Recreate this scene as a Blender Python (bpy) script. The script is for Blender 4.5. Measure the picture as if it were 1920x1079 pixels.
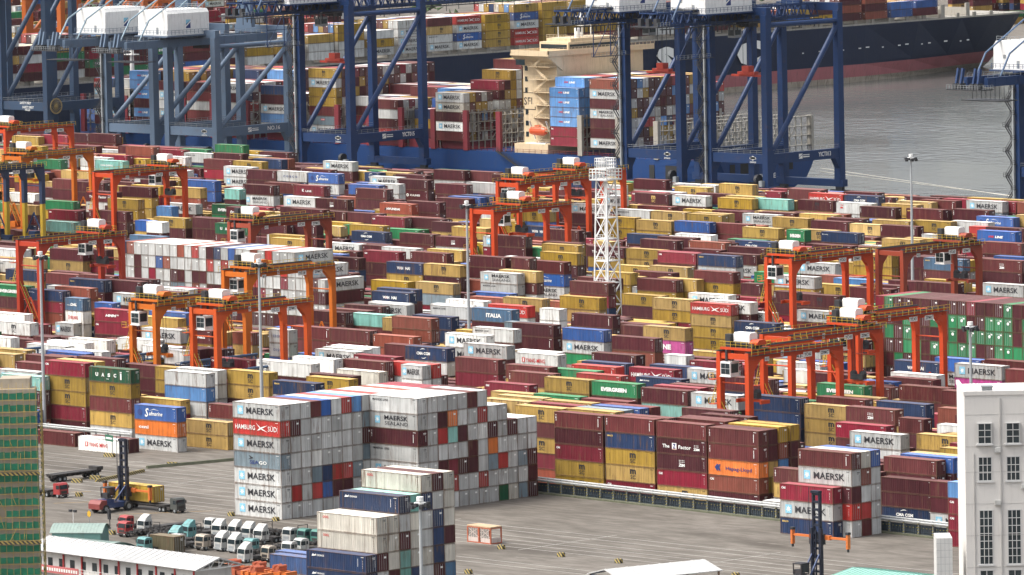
import bpy, bmesh, math, random
from mathutils import Vector, Matrix, Euler
R_ = random.Random(11)
rad = math.radians
for o in list(bpy.data.objects): bpy.data.objects.remove(o)
SC = bpy.context.scene
COL = SC.collection
# ------------------------------------------------------------------ camera
cam = bpy.data.cameras.new('camera'); camo = bpy.data.objects.new('camera', cam); COL.objects.link(camo)
yaw, pit, rol = rad(-44.93193), rad(5.170089), rad(-1.1353517)
fw = Vector((math.sin(yaw)*math.cos(pit), math.cos(yaw)*math.cos(pit), -math.sin(pit)))
rt = Vector((math.cos(yaw), -math.sin(yaw), 0)); up = rt.cross(fw)
r2 = rt*math.cos(rol)+up*math.sin(rol); u2 = up*math.cos(rol)-rt*math.sin(rol)
camo.matrix_world = Matrix(((r2.x,u2.x,-fw.x,844.6226),(r2.y,u2.y,-fw.y,-788.6045),(r2.z,u2.z,-fw.z,144.7461),(0,0,0,1)))
cam.sensor_width = 36; cam.lens = 12407.28/1920*36; cam.clip_start = 5; cam.clip_end = 9000
SC.camera = camo
SC.render.resolution_x, SC.render.resolution_y = 1024, 575
# ------------------------------------------------------------------ light: overcast day
HAZE = 0.000006
SUN_EL, SUN_AZ = 58, 215      # azimuth clockwise from +Y
w = bpy.data.worlds.new('World'); SC.world = w; w.use_nodes = True
nt = w.node_tree; bg = nt.nodes['Background']
sky = nt.nodes.new('ShaderNodeTexSky'); sky.sky_type = 'NISHITA'; sky.sun_disc = False
sky.sun_elevation = rad(SUN_EL); sky.sun_rotation = rad(SUN_AZ); sky.air_density = 1.0; sky.dust_density = 6.0; sky.ozone_density = 1.0
oc = nt.nodes.new('ShaderNodeHueSaturation'); oc.inputs['Saturation'].default_value = .35      # cloud cover greys the sky
nt.links.new(sky.outputs[0], oc.inputs['Color']); nt.links.new(oc.outputs[0], bg.inputs[0]); bg.inputs[1].default_value = 0.14
sl = bpy.data.lights.new('sun', 'SUN'); sl.energy = 1.3; sl.angle = rad(22); sl.color = (1, .95, .88)
so = bpy.data.objects.new('sun', sl); COL.objects.link(so)
sd = Vector((math.sin(rad(SUN_AZ))*math.cos(rad(SUN_EL)), math.cos(rad(SUN_AZ))*math.cos(rad(SUN_EL)), math.sin(rad(SUN_EL))))
so.rotation_euler = sd.to_track_quat('Z', 'Y').to_euler(); so.location = (0, 0, 600)
SC.view_settings.view_transform = 'Standard'; SC.view_settings.look = 'None'; SC.view_settings.exposure = 1.06; SC.view_settings.gamma = 1
SC.cycles.max_bounces = 5; SC.cycles.diffuse_bounces = 2; SC.cycles.glossy_bounces = 2
# ------------------------------------------------------------------ materials
MATS = {}
def mat(name, col, rough=.55, metal=0.0, var=.12, scale=.6, dirt=0.0, bump=0.0, spec=.5):
    """painted or mineral surface with soft mottling and optional grime"""
    if name in MATS: return MATS[name]
    m = bpy.data.materials.new(name); m.use_nodes = True; t = m.node_tree; N = t.nodes; L = t.links
    b = N['Principled BSDF']; b.inputs['Roughness'].default_value = rough; b.inputs['Metallic'].default_value = metal
    b.inputs['Specular IOR Level'].default_value = spec
    tc = N.new('ShaderNodeTexCoord'); n = N.new('ShaderNodeTexNoise'); n.inputs['Scale'].default_value = scale; n.inputs['Detail'].default_value = 6
    L.new(tc.outputs['Object'], n.inputs['Vector'])
    mx = N.new('ShaderNodeMix'); mx.data_type = 'RGBA'; mx.blend_type = 'MIX'
    c = Vector(col[:3]); lo = c*(1-var); hi = c*(1+var)
    mx.inputs[6].default_value = (*lo, 1); mx.inputs[7].default_value = (*hi, 1)
    L.new(n.outputs['Fac'], mx.inputs[0]); out = mx.outputs[2]
    if dirt > 0:
        mp = N.new('ShaderNodeMapping'); mp.inputs['Scale'].default_value = (1.6, 1.6, .22)
        n2 = N.new('ShaderNodeTexNoise'); n2.inputs['Scale'].default_value = 1.1; n2.inputs['Detail'].default_value = 8
        L.new(tc.outputs['Object'], mp.inputs[0]); L.new(mp.outputs[0], n2.inputs['Vector'])
        cr = N.new('ShaderNodeValToRGB'); cr.color_ramp.elements[0].position = .52; cr.color_ramp.elements[1].position = .75
        cr.color_ramp.elements[1].color = (dirt, dirt, dirt, 1); L.new(n2.outputs['Fac'], cr.inputs[0])
        m2 = N.new('ShaderNodeMix'); m2.data_type = 'RGBA'; m2.inputs[7].default_value = (.10, .075, .055, 1)
        L.new(cr.outputs[0], m2.inputs[0]); L.new(out, m2.inputs[6]); out = m2.outputs[2]
    L.new(out, b.inputs['Base Color'])
    if bump > 0:
        bn = N.new('ShaderNodeBump'); bn.inputs['Strength'].default_value = bump; bn.inputs['Distance'].default_value = .1
        L.new(n.outputs['Fac'], bn.inputs['Height']); L.new(bn.outputs[0], b.inputs['Normal'])
    MATS[name] = m; return m
def paint_mat(name, attr, edge=0.0):
    """weathered container paint; colour per object (attr False) or per face (attr True)"""
    m = bpy.data.materials.new(name); m.use_nodes = True; t = m.node_tree; N = t.nodes; L = t.links
    b = N['Principled BSDF']; b.inputs['Roughness'].default_value = .55; b.inputs['Specular IOR Level'].default_value = .22
    if attr:
        a = N.new('ShaderNodeAttribute'); a.attribute_name = 'paint'; base = a.outputs['Color']; rnd = a.outputs['Alpha']
    else:
        a = N.new('ShaderNodeObjectInfo'); base = a.outputs['Color']; rnd = a.outputs['Random']
    g = N.new('ShaderNodeNewGeometry'); mp = N.new('ShaderNodeMapping'); mp.inputs['Scale'].default_value = (1.1, 1.1, .16)
    L.new(g.outputs['Position'], mp.inputs[0])
    n = N.new('ShaderNodeTexNoise'); n.inputs['Scale'].default_value = 1.4; n.inputs['Detail'].default_value = 7; n.inputs['Roughness'].default_value = .65
    L.new(mp.outputs[0], n.inputs['Vector'])
    n1 = N.new('ShaderNodeTexNoise'); n1.inputs['Scale'].default_value = .35; n1.inputs['Detail'].default_value = 4
    L.new(g.outputs['Position'], n1.inputs['Vector'])
    # broad fading
    hs = N.new('ShaderNodeHueSaturation'); L.new(base, hs.inputs['Color'])
    mr = N.new('ShaderNodeMapRange'); mr.inputs['To Min'].default_value = .72; mr.inputs['To Max'].default_value = 1.32; L.new(n1.outputs['Fac'], mr.inputs['Value'])
    L.new(mr.outputs[0], hs.inputs['Value'])
    # pressed panels soil unevenly
    mq = N.new('ShaderNodeMapping'); mq.inputs['Scale'].default_value = (1.5, 1.5, .07); nq = N.new('ShaderNodeTexNoise'); nq.inputs['Scale'].default_value = 1.2; nq.inputs['Detail'].default_value = 5
    L.new(g.outputs['Position'], mq.inputs[0]); L.new(mq.outputs[0], nq.inputs['Vector'])
    vq = N.new('ShaderNodeMapRange'); vq.inputs['From Min'].default_value = .3; vq.inputs['From Max'].default_value = .7; vq.inputs['To Min'].default_value = .8; vq.inputs['To Max'].default_value = 1.18; L.new(nq.outputs['Fac'], vq.inputs['Value'])
    vm = N.new('ShaderNodeMath'); vm.operation = 'MULTIPLY'; L.new(mr.outputs[0], vm.inputs[0]); L.new(vq.outputs[0], vm.inputs[1]); L.new(vm.outputs[0], hs.inputs['Value'])
    # rust streaks, more on some boxes than on others
    cr = N.new('ShaderNodeValToRGB'); cr.color_ramp.elements[0].position = .53; cr.color_ramp.elements[1].position = .76
    cr.color_ramp.elements[0].color = (edge*.55, edge*.55, edge*.55, 1)
    if edge: cr.color_ramp.elements[0].position = .42; cr.color_ramp.elements[1].position = .62
    cr.color_ramp.elements[1].color = (.75, .75, .75, 1); L.new(n.outputs['Fac'], cr.inputs[0])
    mx = N.new('ShaderNodeMix'); mx.data_type = 'RGBA'; mx.inputs[7].default_value = (.13, .075, .045, 1)
    rv = N.new('ShaderNodeMapRange'); rv.inputs['To Min'].default_value = .25 if not edge else .8; rv.inputs['To Max'].default_value = 1.7 if not edge else 1.2; L.new(rnd, rv.inputs['Value'])
    rm = N.new('ShaderNodeMath'); rm.operation = 'MULTIPLY'; rm.use_clamp = True; L.new(cr.outputs[0], rm.inputs[0]); L.new(rv.outputs[0], rm.inputs[1])
    L.new(rm.outputs[0], mx.inputs[0]); L.new(hs.outputs[0], mx.inputs[6])
    # upward faces: raised value, slightly lower saturation, thin beige dust
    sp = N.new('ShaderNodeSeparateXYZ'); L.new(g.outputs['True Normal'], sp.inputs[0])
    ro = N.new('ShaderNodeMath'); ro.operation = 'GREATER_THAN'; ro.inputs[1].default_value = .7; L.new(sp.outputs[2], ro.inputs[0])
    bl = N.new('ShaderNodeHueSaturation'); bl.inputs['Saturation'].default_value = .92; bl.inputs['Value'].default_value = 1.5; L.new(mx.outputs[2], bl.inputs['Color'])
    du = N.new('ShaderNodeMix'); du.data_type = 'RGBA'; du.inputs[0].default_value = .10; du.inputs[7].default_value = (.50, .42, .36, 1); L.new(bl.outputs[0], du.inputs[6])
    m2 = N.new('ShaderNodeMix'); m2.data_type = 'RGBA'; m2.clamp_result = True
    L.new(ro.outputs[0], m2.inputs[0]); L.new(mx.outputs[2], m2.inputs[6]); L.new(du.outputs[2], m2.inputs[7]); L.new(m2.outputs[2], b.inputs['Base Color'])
    rg = N.new('ShaderNodeMapRange'); rg.inputs['To Min'].default_value = .55; rg.inputs['To Max'].default_value = .9; L.new(ro.outputs[0], rg.inputs['Value']); L.new(rg.outputs[0], b.inputs['Roughness'])
    return m
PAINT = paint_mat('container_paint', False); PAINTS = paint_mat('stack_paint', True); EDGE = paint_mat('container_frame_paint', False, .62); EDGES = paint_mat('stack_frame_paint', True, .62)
CC = dict(m=(.068,.0135,.0185), b=(.108,.023,.024), c=(.23,.055,.032), r=(.195,.012,.028), R=(.36,.024,.020), y=(.325,.200,.020), t=(.385,.245,.062),
          g=(.44,.445,.43), w=(.70,.70,.66), k=(.50,.47,.40), n=(.018,.036,.090), u=(.022,.085,.290), l=(.075,.215,.46), e=(.020,.185,.070),
          d=(.014,.085,.040), a=(.16,.37,.32), p=(.46,.045,.24), s=(.145,.195,.225), o=(.62,.16,.025), N=(.06,.13,.22))
LETTER = [mat('lettering_black', (.02,.02,.025)), mat('lettering_white', (.75,.75,.72)), mat('lettering_red', (.5,.03,.03)), mat('lettering_light_blue', (.22,.50,.66)),
          mat('lettering_dark_blue', (.02,.04,.16)), mat('lettering_orange', (.7,.25,.05)), mat('lettering_tan', (.55,.38,.12))]
# ------------------------------------------------------------------ mesh helpers
class MB:
    def __init__(s): s.v = []; s.f = []; s.m = []
    def add(s, vs, fs, mi=0):
        k = len(s.v); s.v += [tuple(p) for p in vs]; s.f += [tuple(i+k for i in f) for f in fs]; s.m += [mi]*len(fs); return s
    def box(s, x0, x1, y0, y1, z0, z1, mi=0):
        return s.add([(x0,y0,z0),(x1,y0,z0),(x1,y1,z0),(x0,y1,z0),(x0,y0,z1),(x1,y0,z1),(x1,y1,z1),(x0,y1,z1)],
                     [(0,3,2,1),(4,5,6,7),(0,1,5,4),(1,2,6,5),(2,3,7,6),(3,0,4,7)], mi)
    def bar(s, p, q, a=.1, b=None, mi=0):
        p = Vector(p); q = Vector(q); d = (q-p)
        if d.length < 1e-6: return s
        d.normalize(); h = Vector((0,0,1)) if abs(d.z) < .95 else Vector((0,1,0))
        u = d.cross(h).normalized()*(a/2); v = d.cross(u).normalized()*((b or a)/2)
        return s.add([p-u-v,p+u-v,p+u+v,p-u+v,q-u-v,q+u-v,q+u+v,q-u+v], [(0,3,2,1),(4,5,6,7),(0,1,5,4),(1,2,6,5),(2,3,7,6),(3,0,4,7)], mi)
    def tube(s, p, q, r, n=10, mi=0, r2=None):
        p = Vector(p); q = Vector(q); d = (q-p).normalized(); h = Vector((0,0,1)) if abs(d.z) < .95 else Vector((0,1,0))
        u = d.cross(h).normalized(); v = d.cross(u).normalized(); r2 = r if r2 is None else r2; vs = []
        for c, rr in ((p, r), (q, r2)):
            for i in range(n):
                a = 2*math.pi*i/n; vs.append(c+u*math.cos(a)*rr+v*math.sin(a)*rr)
        fs = [(i,(i+1)%n,n+(i+1)%n,n+i) for i in range(n)]+[tuple(range(n-1,-1,-1)), tuple(range(n,2*n))]
        return s.add(vs, fs, mi)
    def prism(s, poly, axis, a, b, mi=0):
        """2D polygon extruded along axis x|y|z from a to b"""
        n = len(poly)
        def P(p, t): return {'x':(t,p[0],p[1]),'y':(p[0],t,p[1]),'z':(p[0],p[1],t)}[axis]
        vs = [P(p,a) for p in poly]+[P(p,b) for p in poly]
        return s.add(vs, [tuple(range(n)), tuple(range(2*n-1,n-1,-1))]+[(i,n+i,n+(i+1)%n,(i+1)%n) for i in range(n)], mi)
    def rail(s, p, q, h=1.1, step=1.6, t=.06, mi=0):
        p = Vector(p); q = Vector(q); L = (q-p).length; n = max(1, int(L/step)); z = Vector((0,0,h))
        s.bar(p+z, q+z, t, t, mi); s.bar(p+z*.5, q+z*.5, t*.8, t*.8, mi)
        for i in range(n+1):
            a = p+(q-p)*(i/n); s.bar(a, a+z, t, t, mi)
        return s
    def lad(s, p, q, width, n, t=.08, mi=0):
        p = Vector(p); q = Vector(q); d = (q-p); u = d.cross(Vector((0,0,1)));
        u = (u.normalized() if u.length > 1e-4 else Vector((1,0,0)))*width/2
        s.bar(p-u, q-u, t, t, mi); s.bar(p+u, q+u, t, t, mi)
        for i in range(n):
            a = p+d*((i+.5)/n); s.bar(a-u, a+u, t*.7, t*.7, mi)
        return s
    def mesh(s, name, mats):
        me = bpy.data.meshes.new(name); me.from_pydata(s.v, [], s.f)
        for m in (mats if isinstance(mats, (list, tuple)) else [mats]): me.materials.append(m)
        if any(s.m): me.polygons.foreach_set('material_index', s.m)
        bm = bmesh.new(); bm.from_mesh(me); bmesh.ops.recalc_face_normals(bm, faces=bm.faces); bm.to_mesh(me); bm.free()
        return me
    def build(s, name, mats, parent=None, loc=(0,0,0)):
        if not s.v: return None
        return put(name, s.mesh(name, mats), parent, loc)
def put(name, me, parent=None, loc=(0,0,0), rot=0, sc=None, col=None):
    o = bpy.data.objects.new(name, me); COL.objects.link(o); o.location = loc; o.rotation_euler = (0,0,rot)
    if sc: o.scale = sc
    if col: o.color = (*col, 1)
    if parent is not None: o.parent = parent
    return o
def tag(o, label=None, cat=None, group=None, kind=None):
    if label: o['label'] = label
    if cat: o['category'] = cat
    if group: o['group'] = group
    if kind: o['kind'] = kind
    return o
def thing(name, label, cat, loc=(0,0,0), rz=0, group=None, sc=None):
    o = bpy.data.objects.new(name, None); COL.objects.link(o); o.location = loc; o.rotation_euler = (0,0,rz); o.empty_display_size = 1
    if sc: o.scale = sc
    return tag(o, label, cat, group)
def dup(root, loc, rz=0, label=None, group=None, swap=None):
    r = root.copy(); COL.objects.link(r); r.location = loc; r.rotation_euler = (0,0,rz)
    if label: r['label'] = label
    if group: r['group'] = group
    for ch in list(root.children):
        c = ch.copy(); COL.objects.link(c); c.parent = r
        for g in ch.children:
            d = g.copy(); COL.objects.link(d); d.parent = c
    return r
# ------------------------------------------------------------------ lettering
_tx = {}
def glyphs(s, bold=.02, shear=0.0):
    """flat outline of a word, scaled to height 1 and width 1: (verts, faces, aspect)"""
    k = (s, bold, shear)
    if k in _tx: return _tx[k]
    cu = bpy.data.curves.new('word', 'FONT'); cu.body = s; cu.offset = bold; cu.resolution_u = 2; cu.shear = shear
    ob = bpy.data.objects.new('word', cu); COL.objects.link(ob)
    me = bpy.data.meshes.new_from_object(ob)
    vs = [(v.co.x, v.co.y) for v in me.vertices]; fs = [tuple(p.vertices) for p in me.polygons]
    COL.objects.unlink(ob); bpy.data.objects.remove(ob); bpy.data.curves.remove(cu); bpy.data.meshes.remove(me)
    x0 = min(v[0] for v in vs); x1 = max(v[0] for v in vs); y0 = min(v[1] for v in vs); y1 = max(v[1] for v in vs)
    vs = [((a-x0)/(x1-x0), (b-y0)/(y1-y0)) for a, b in vs]
    _tx[k] = (vs, fs, (x1-x0)/(y1-y0)); return _tx[k]
class Logo:
    """flat artwork on a panel: u along, v up"""
    def __init__(s): s.v = []; s.f = []; s.m = []
    def raw(s, vs, fs, mi, d=0):
        k = len(s.v); s.v += [(a, b, d) for a, b in vs]; s.f += [tuple(i+k for i in f) for f in fs]; s.m += [mi]*len(fs); return s
    def txt(s, word, u0, u1, v0, v1, mi, bold=.02, shear=0.0):
        vs, fs, _ = glyphs(word, bold, shear); return s.raw([(u0+(u1-u0)*a, v0+(v1-v0)*b) for a, b in vs], fs, mi, .006)
    def rect(s, u0, u1, v0, v1, mi): return s.raw([(u0,v0),(u1,v0),(u1,v1),(u0,v1)], [(0,1,2,3)], mi)
    def poly(s, pts, mi, d=.006): return s.raw(pts, [tuple(range(len(pts)))], mi, d)
    def disc(s, u, v, r, mi, n=16, d=.003): return s.raw([(u+r*math.cos(2*math.pi*i/n), v+r*math.sin(2*math.pi*i/n)) for i in range(n)], [tuple(range(n))], mi, d)
    def arc(s, u, v, r, a0, a1, t, mi, n=10, asp=1.0):
        pts = []
        for i in range(n+1):
            a = rad(a0+(a1-a0)*i/n); pts.append((u+r*asp*math.cos(a), v+r*math.sin(a)))
        for i in range(n, -1, -1):
            a = rad(a0+(a1-a0)*i/n); q = r-t*math.sin(math.pi*i/n)-.01; pts.append((u+q*asp*math.cos(a), v+q*math.sin(a)))
        vs = pts; fs = [(i, i+1, 2*n-i, 2*n+1-i) for i in range(n)]; return s.raw(vs, fs, mi, .006)
    def star(s, u, v, r, mi, n=7):
        pts = [(u, v)]
        for i in range(2*n):
            a = math.pi/2+math.pi*i/n; q = r if i % 2 == 0 else r*.36; pts.append((u+q*math.cos(a), v+q*math.sin(a)))
        return s.raw(pts, [(0, 1+i, 1+(i+1) % (2*n)) for i in range(2*n)], mi, .006)
def logo(code, L=12.19, mark=1):
    """lettering for one container side, panel L by 2.9"""
    q = Logo(); K = L/12.19
    def T(word, a, b, v0, v1, mi, bold=.02, shear=0.0): q.txt(word, a*L, b*L, v0, v1, mi, bold, shear)
    if code in ('MK', 'MS'):
        sc = .72 if code == 'MK' else .62; cv = 1.5
        q.rect(.165*L-sc*K**.5, .165*L+sc*K**.5, cv-sc*1.05, cv+sc*1.05, 3); q.star(.165*L, cv, sc*.9, 1)
        if code == 'MK': T('MAERSK', .29, .87, .92, 2.12, 0, .014)
        else: T('MAERSK', .31, .80, 1.55, 2.4, 0, .018); T('SEALAND', .32, .80, .62, 1.28, 0, .0)
    elif code == 'ML': T('MAERSK LINE', .07, .40, 2.0, 2.4, 0, .01)
    elif code in ('M', 'MO', 'MY'):
        mi = {'M':0,'MO':0,'MY':6}[code]; T('m', .495, .615, 1.45, 2.35, mi, .035); T('SC', .50, .61, .55, 1.25, mi, .012)
        if code == 'M': T('IIIIIIII', .075, .09, .7, 2.1, 0, -.01)
    elif code == 'HS':
        T('HAMBURG', .05, .47, 1.0, 1.85, 1, .005); T('S\u00dcD', .74, .93, .95, 2.05, 1, .005)
        q.poly([(.49*L,2.35),(.56*L,1.75),(.62*L,1.35),(.74*L,.75),(.62*L,1.1),(.55*L,1.6)], 1); q.poly([(.51*L,.95),(.58*L,1.55),(.74*L,2.05),(.63*L,1.45),(.56*L,1.05)], 1)
    elif code == 'EV': T('EVERGREEN', .21, .77, 1.0, 1.85, 1, .06)
    elif code == 'UA': 
        for i, c in enumerate('UASC'): T(c, .16+.145*i, .225+.145*i, 1.1, 1.85, 1, .05)
        q.rect(.75*L, .785*L, .7, 2.0, 1); q.rect(.745*L, .79*L, 2.12, 2.3, 1); q.rect(.42*L, .48*L, .62, .72, 1)
    elif code == 'CM':
        T('CMA CGM', .28, .60, 1.2, 1.85, 1, .045); q.arc(.43*L, 1.5, 1.1, 55, 140, .16, 1); q.arc(.44*L, 1.5, 1.1, 235, 320, .16, 1)
    elif code == 'SF':
        q.disc(.13*L, 1.45, .62, 4); q.rect(.10*L,.155*L,1.5,1.85,2); q.rect(.10*L,.155*L,1.12,1.45,1)
        T('S', .25, .34, .6, 2.35, 1, .02, .25); T('afmarine', .345, .66, .95, 1.75, 1, .015, .3); q.poly([(.36*L,1.85),(.46*L,2.3),(.6*L,1.95),(.46*L,2.18)],1)
    elif code == 'YM':
        q.rect(.17*L, .235*L, 1.0, 1.95, 2); T('I', .19, .215, 1.1, 1.85, 1, .0); T('YANG MING', .255, .70, 1.0, 1.85, 2, .012)
    elif code == 'WH': T('WAN', .30, .47, 1.1, 1.85, 1, .03); T('HAI', .53, .66, 1.1, 1.85, 1, .03); T('A', .365, .41, 1.15, 1.7, 2, .0)
    elif code == 'OO': T('OOCL', .10, .20, 2.0, 2.4, 2, .03)
    elif code == 'ON': T('ONE', .34, .66, .9, 2.1, 1, .05)
    elif code == 'HY': T('HYUNDAI', .22, .63, 1.05, 1.7, 1, .05); q.poly([(.14*L,1.05),(.19*L,1.6),(.215*L,1.6),(.20*L,1.05)], 0)
    elif code == 'HM': T('HMM', .30, .60, 1.15, 1.75, 1, .06, .25); q.rect(.61*L,.66*L,1.5,1.6,1); q.rect(.61*L,.66*L,1.66,1.75,1)
    elif code == 'CO': 
        for i, c in enumerate('COSCO'): T(c, .22+.1*i, .28+.1*i, 1.15, 1.75, 4, .03)
    elif code == 'KL': T('K', .30, .37, 1.1, 1.9, 1, .04); T('LINE', .41, .60, 1.1, 1.6, 1, .03)
    elif code == 'CU': T('CULINES', .42, .74, 1.15, 1.7, 1, .03); q.disc(.34*L, 1.45, .45, 1); q.disc(.34*L, 1.45, .2, 0, d=.009)
    elif code == 'IT': T('ITALIA', .36, .74, 1.0, 1.9, 1, .05)
    elif code == 'TS': q.disc(.24*L, 1.45, .75, 1); T('TS', .205, .275, 1.15, 1.75, 0, .0); T('T.S. LINES', .36, .84, 1.15, 1.7, 1, .04)
    elif code == 'ZF':
        T('The', .12, .26, 1.1, 1.75, 1, .025); q.rect(.31*L,.40*L,.85,2.05,1); T('Z', .325, .385, 1.0, 1.9, 4, .06); q.rect(.315*L,.395*L,.87,.98,5)
        T('Factor', .44, .69, 1.05, 1.75, 1, .02); T('ZIM', .74, .86, .95, 1.4, 1, .05)
        for i in range(3):
            for j in range(2): q.disc((.76+.035*i)*L, 1.65+.25*j, .09, 1, 6)
    elif code == 'ZM':
        T('ZIM', .44, .56, .75, 1.3, 1, .05)
        for i in range(4):
            for j in range(2): q.disc((.455+.03*i)*L, 1.6+.3*j, .1, 1, 6)
    elif code == 'HL':
        T('Hapag-Lloyd', .35, .86, .85, 1.75, 4, .012)
        for d in (0, .55): q.poly([(.13*L+d,1.45),(.17*L+d,2.05),(.20*L+d,2.05),(.18*L+d,1.45),(.20*L+d,.85),(.17*L+d,.85)], 4)
    elif code == 'NY': T('NYK', .30, .45, 1.2, 1.7, 2, .05, .2); T('LINE', .47, .68, 1.15, 1.75, 1, .05, .2)
    elif code == 'CA': T('CAI', .035, .11, 2.0, 2.42, 1, .05)
    elif code == 'CC': T('C', .04, .06, 2.0, 2.4, 1, .03)
    elif code == 'CN': T('ccni', .10, .33, 1.25, 1.85, 1, .03)
    elif code == 'SG':
        T('SEA', .34, .53, .75, 1.4, 4, .02); T('GO', .54, .70, .75, 1.4, 1, .02); q.poly([(.31*L,2.35),(.42*L,1.85),(.31*L,1.5),(.36*L,1.88)], 0)
    elif code == 'DA': T('S.', .04, .07, 2.0, 2.35, 1, .04); T('Leasing', .08, .19, 2.0, 2.25, 1, .01)
    elif code == 'DL': T('DAL', .30, .66, 1.1, 1.75, 1, .05, .25); q.rect(.12*L,.28*L,1.2,1.28,1)
    elif code == 'CS': T('CHINA SHIPPING', .20, .64, 1.2, 1.75, 1, .03)
    elif code == 'TX':
        for i, c in enumerate('TEX'): T(c, .028, .05, 2.1-.42*i, 2.42-.42*i, 1, .03)
        q.rect(.9*L, .91*L, .7, 2.2, 1)
    elif code == 'NA': T('SEACO', .04, .16, 2.1, 2.42, 6, .05)
    elif code == 'GO': q.poly([(.09*L,1.95),(.11*L,2.35),(.145*L,2.2),(.165*L,2.4),(.16*L,2.05)], 1); T('CRONOS', .175, .30, 2.0, 2.3, 1, .02); q.rect(.86*L,.865*L,1.0,2.3,1)
    elif code == 'HJ': q.rect(.42*L,.56*L,1.55,2.05,2); T('HANJIN', .43, .55, 1.65, 1.95, 1, .02)
    elif code == 'ZI': T('ZIM', .12, .2, 2.0, 2.3, 2, .02); q.rect(.12*L,.19*L,1.3,1.7,2)
    elif code == 'GC': q.disc(1.22, 1.75, .34, 1); T('EVERGREEN', .6/L, 1.85/L, 2.3, 2.42, 1, .0); return q
    if code != 'TX':                                   # small identification marks every box carries
        for k in range(5): q.rect(.94*L, .94*L+.07, .8+.27*k, .93+.27*k, mark)
    q.rect(L-1.2, L-.5, 2.52, 2.6, mark)
    return q
# ------------------------------------------------------------------ container list: x|y|z|height|turned|paint|lettering|doors|source|label, then x|y|base|height|turned|size|paint and lettering from the bottom up
# ------------------------------------------------------------------ ground, quay, water
def ground_mat():
    m = bpy.data.materials.new('stained_concrete'); m.use_nodes = True; t = m.node_tree; N = t.nodes; L = t.links; b = N['Principled BSDF']; b.inputs['Roughness'].default_value = .85
    b.inputs['Specular IOR Level'].default_value = .25
    g = N.new('ShaderNodeNewGeometry')
    def noise(sc, det, sx=1, sy=1):
        mp = N.new('ShaderNodeMapping'); mp.inputs['Scale'].default_value = (sx, sy, 1); n = N.new('ShaderNodeTexNoise'); n.inputs['Scale'].default_value = sc; n.inputs['Detail'].default_value = det; n.inputs['Roughness'].default_value = .65
        L.new(g.outputs['Position'], mp.inputs[0]); L.new(mp.outputs[0], n.inputs['Vector']); return n.outputs['Fac']
    def ramp(f, p0, c0, p1, c1):
        r = N.new('ShaderNodeValToRGB'); r.color_ramp.elements[0].position = p0; r.color_ramp.elements[0].color = (*c0, 1); r.color_ramp.elements[1].position = p1; r.color_ramp.elements[1].color = (*c1, 1); L.new(f, r.inputs[0]); return r.outputs[0]
    def mix(a, c, f, typ='MIX'):
        x = N.new('ShaderNodeMix'); x.data_type = 'RGBA'; x.blend_type = typ
        for s, v in ((0, f), (6, a), (7, c)):
            if isinstance(v, (int, float)): x.inputs[s].default_value = v
            elif isinstance(v, tuple): x.inputs[s].default_value = (*v, 1)
            else: L.new(v, x.inputs[s])
        return x.outputs[2]
    base = ramp(noise(.035, 8), .35, (.120,.107,.091), .68, (.186,.168,.146))
    base = mix(base, ramp(noise(.5, 6, .25, 1), .38, (.7,.69,.68), .62, (1.08,1.08,1.08)), 1.0, 'MULTIPLY')
    stain = ramp(noise(.055, 9, .45, 1.0), .53, (0,0,0), .66, (1,1,1)); base = mix(base, (.074,.064,.053), stain)
    tyre = ramp(noise(.6, 5, .03, .9), .60, (0,0,0), .78, (.5,.5,.5)); base = mix(base, (.075,.068,.062), tyre)
    pale = ramp(noise(.16, 5, .5, 2.2), .62, (0,0,0), .72, (.6,.6,.6)); base = mix(base, (.26,.24,.21), pale)
    br = N.new('ShaderNodeTexBrick'); br.offset = 0; br.inputs['Scale'].default_value = 1; br.inputs['Brick Width'].default_value = 5; br.inputs['Row Height'].default_value = 5; br.inputs['Mortar Size'].default_value = .06; br.inputs['Mortar Smooth'].default_value = .4
    L.new(g.outputs['Position'], br.inputs['Vector']); base = mix(base, (.075,.066,.056), N_scale(N, L, br.outputs['Fac'], .8))
    L.new(base, b.inputs['Base Color']); return m
def N_scale(N, L, s, k):
    x = N.new('ShaderNodeMath'); x.operation = 'MULTIPLY'; x.inputs[1].default_value = k; L.new(s, x.inputs[0]); return x.outputs[0]
CONC = ground_mat()
QX0, QX1, QY = -860, 700, 603
gm = MB(); gm.add([(QX0,-700,0),(QX1,-700,0),(QX1,QY,0),(QX0,QY,0)], [(0,1,2,3)]); gm.add([(QX0,QY,-6),(QX1,QY,-6),(QX1,QY,0),(QX0,QY,0)], [(0,1,2,3)])
gm.add([(QX0,-700,-6),(QX0,QY,-6),(QX0,QY,0),(QX0,-700,0)], [(0,1,2,3)])
tag(gm.build('ground', CONC), kind='structure')
fg = MB(); fg.add([(-2600,500,.02),(-881,500,.02),(-881,1300,.02),(-1500,3200,.02),(-2600,3200,.02)], [(0,1,2,3,4)]); fg.add([(-881,500,-6),(-881,1300,-6),(-881,1300,.02),(-881,500,.02)], [(0,1,2,3)])
tag(fg.build('far_quay', CONC), kind='structure')
wm = bpy.data.materials.new('harbour_water'); wm.use_nodes = True; t = wm.node_tree; b = t.nodes['Principled BSDF']; b.inputs['Base Color'].default_value = (.125,.132,.127,1); b.inputs['Roughness'].default_value = .10
b.inputs['IOR'].default_value = 1.33
g = t.nodes.new('ShaderNodeNewGeometry'); mp = t.nodes.new('ShaderNodeMapping'); mp.inputs['Scale'].default_value = (1, 1, 1); mp.inputs['Rotation'].default_value = (0, 0, rad(25))
n1 = t.nodes.new('ShaderNodeTexNoise'); n1.inputs['Scale'].default_value = .22; n1.inputs['Detail'].default_value = 5; n1.inputs['Distortion'].default_value = .4
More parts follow.
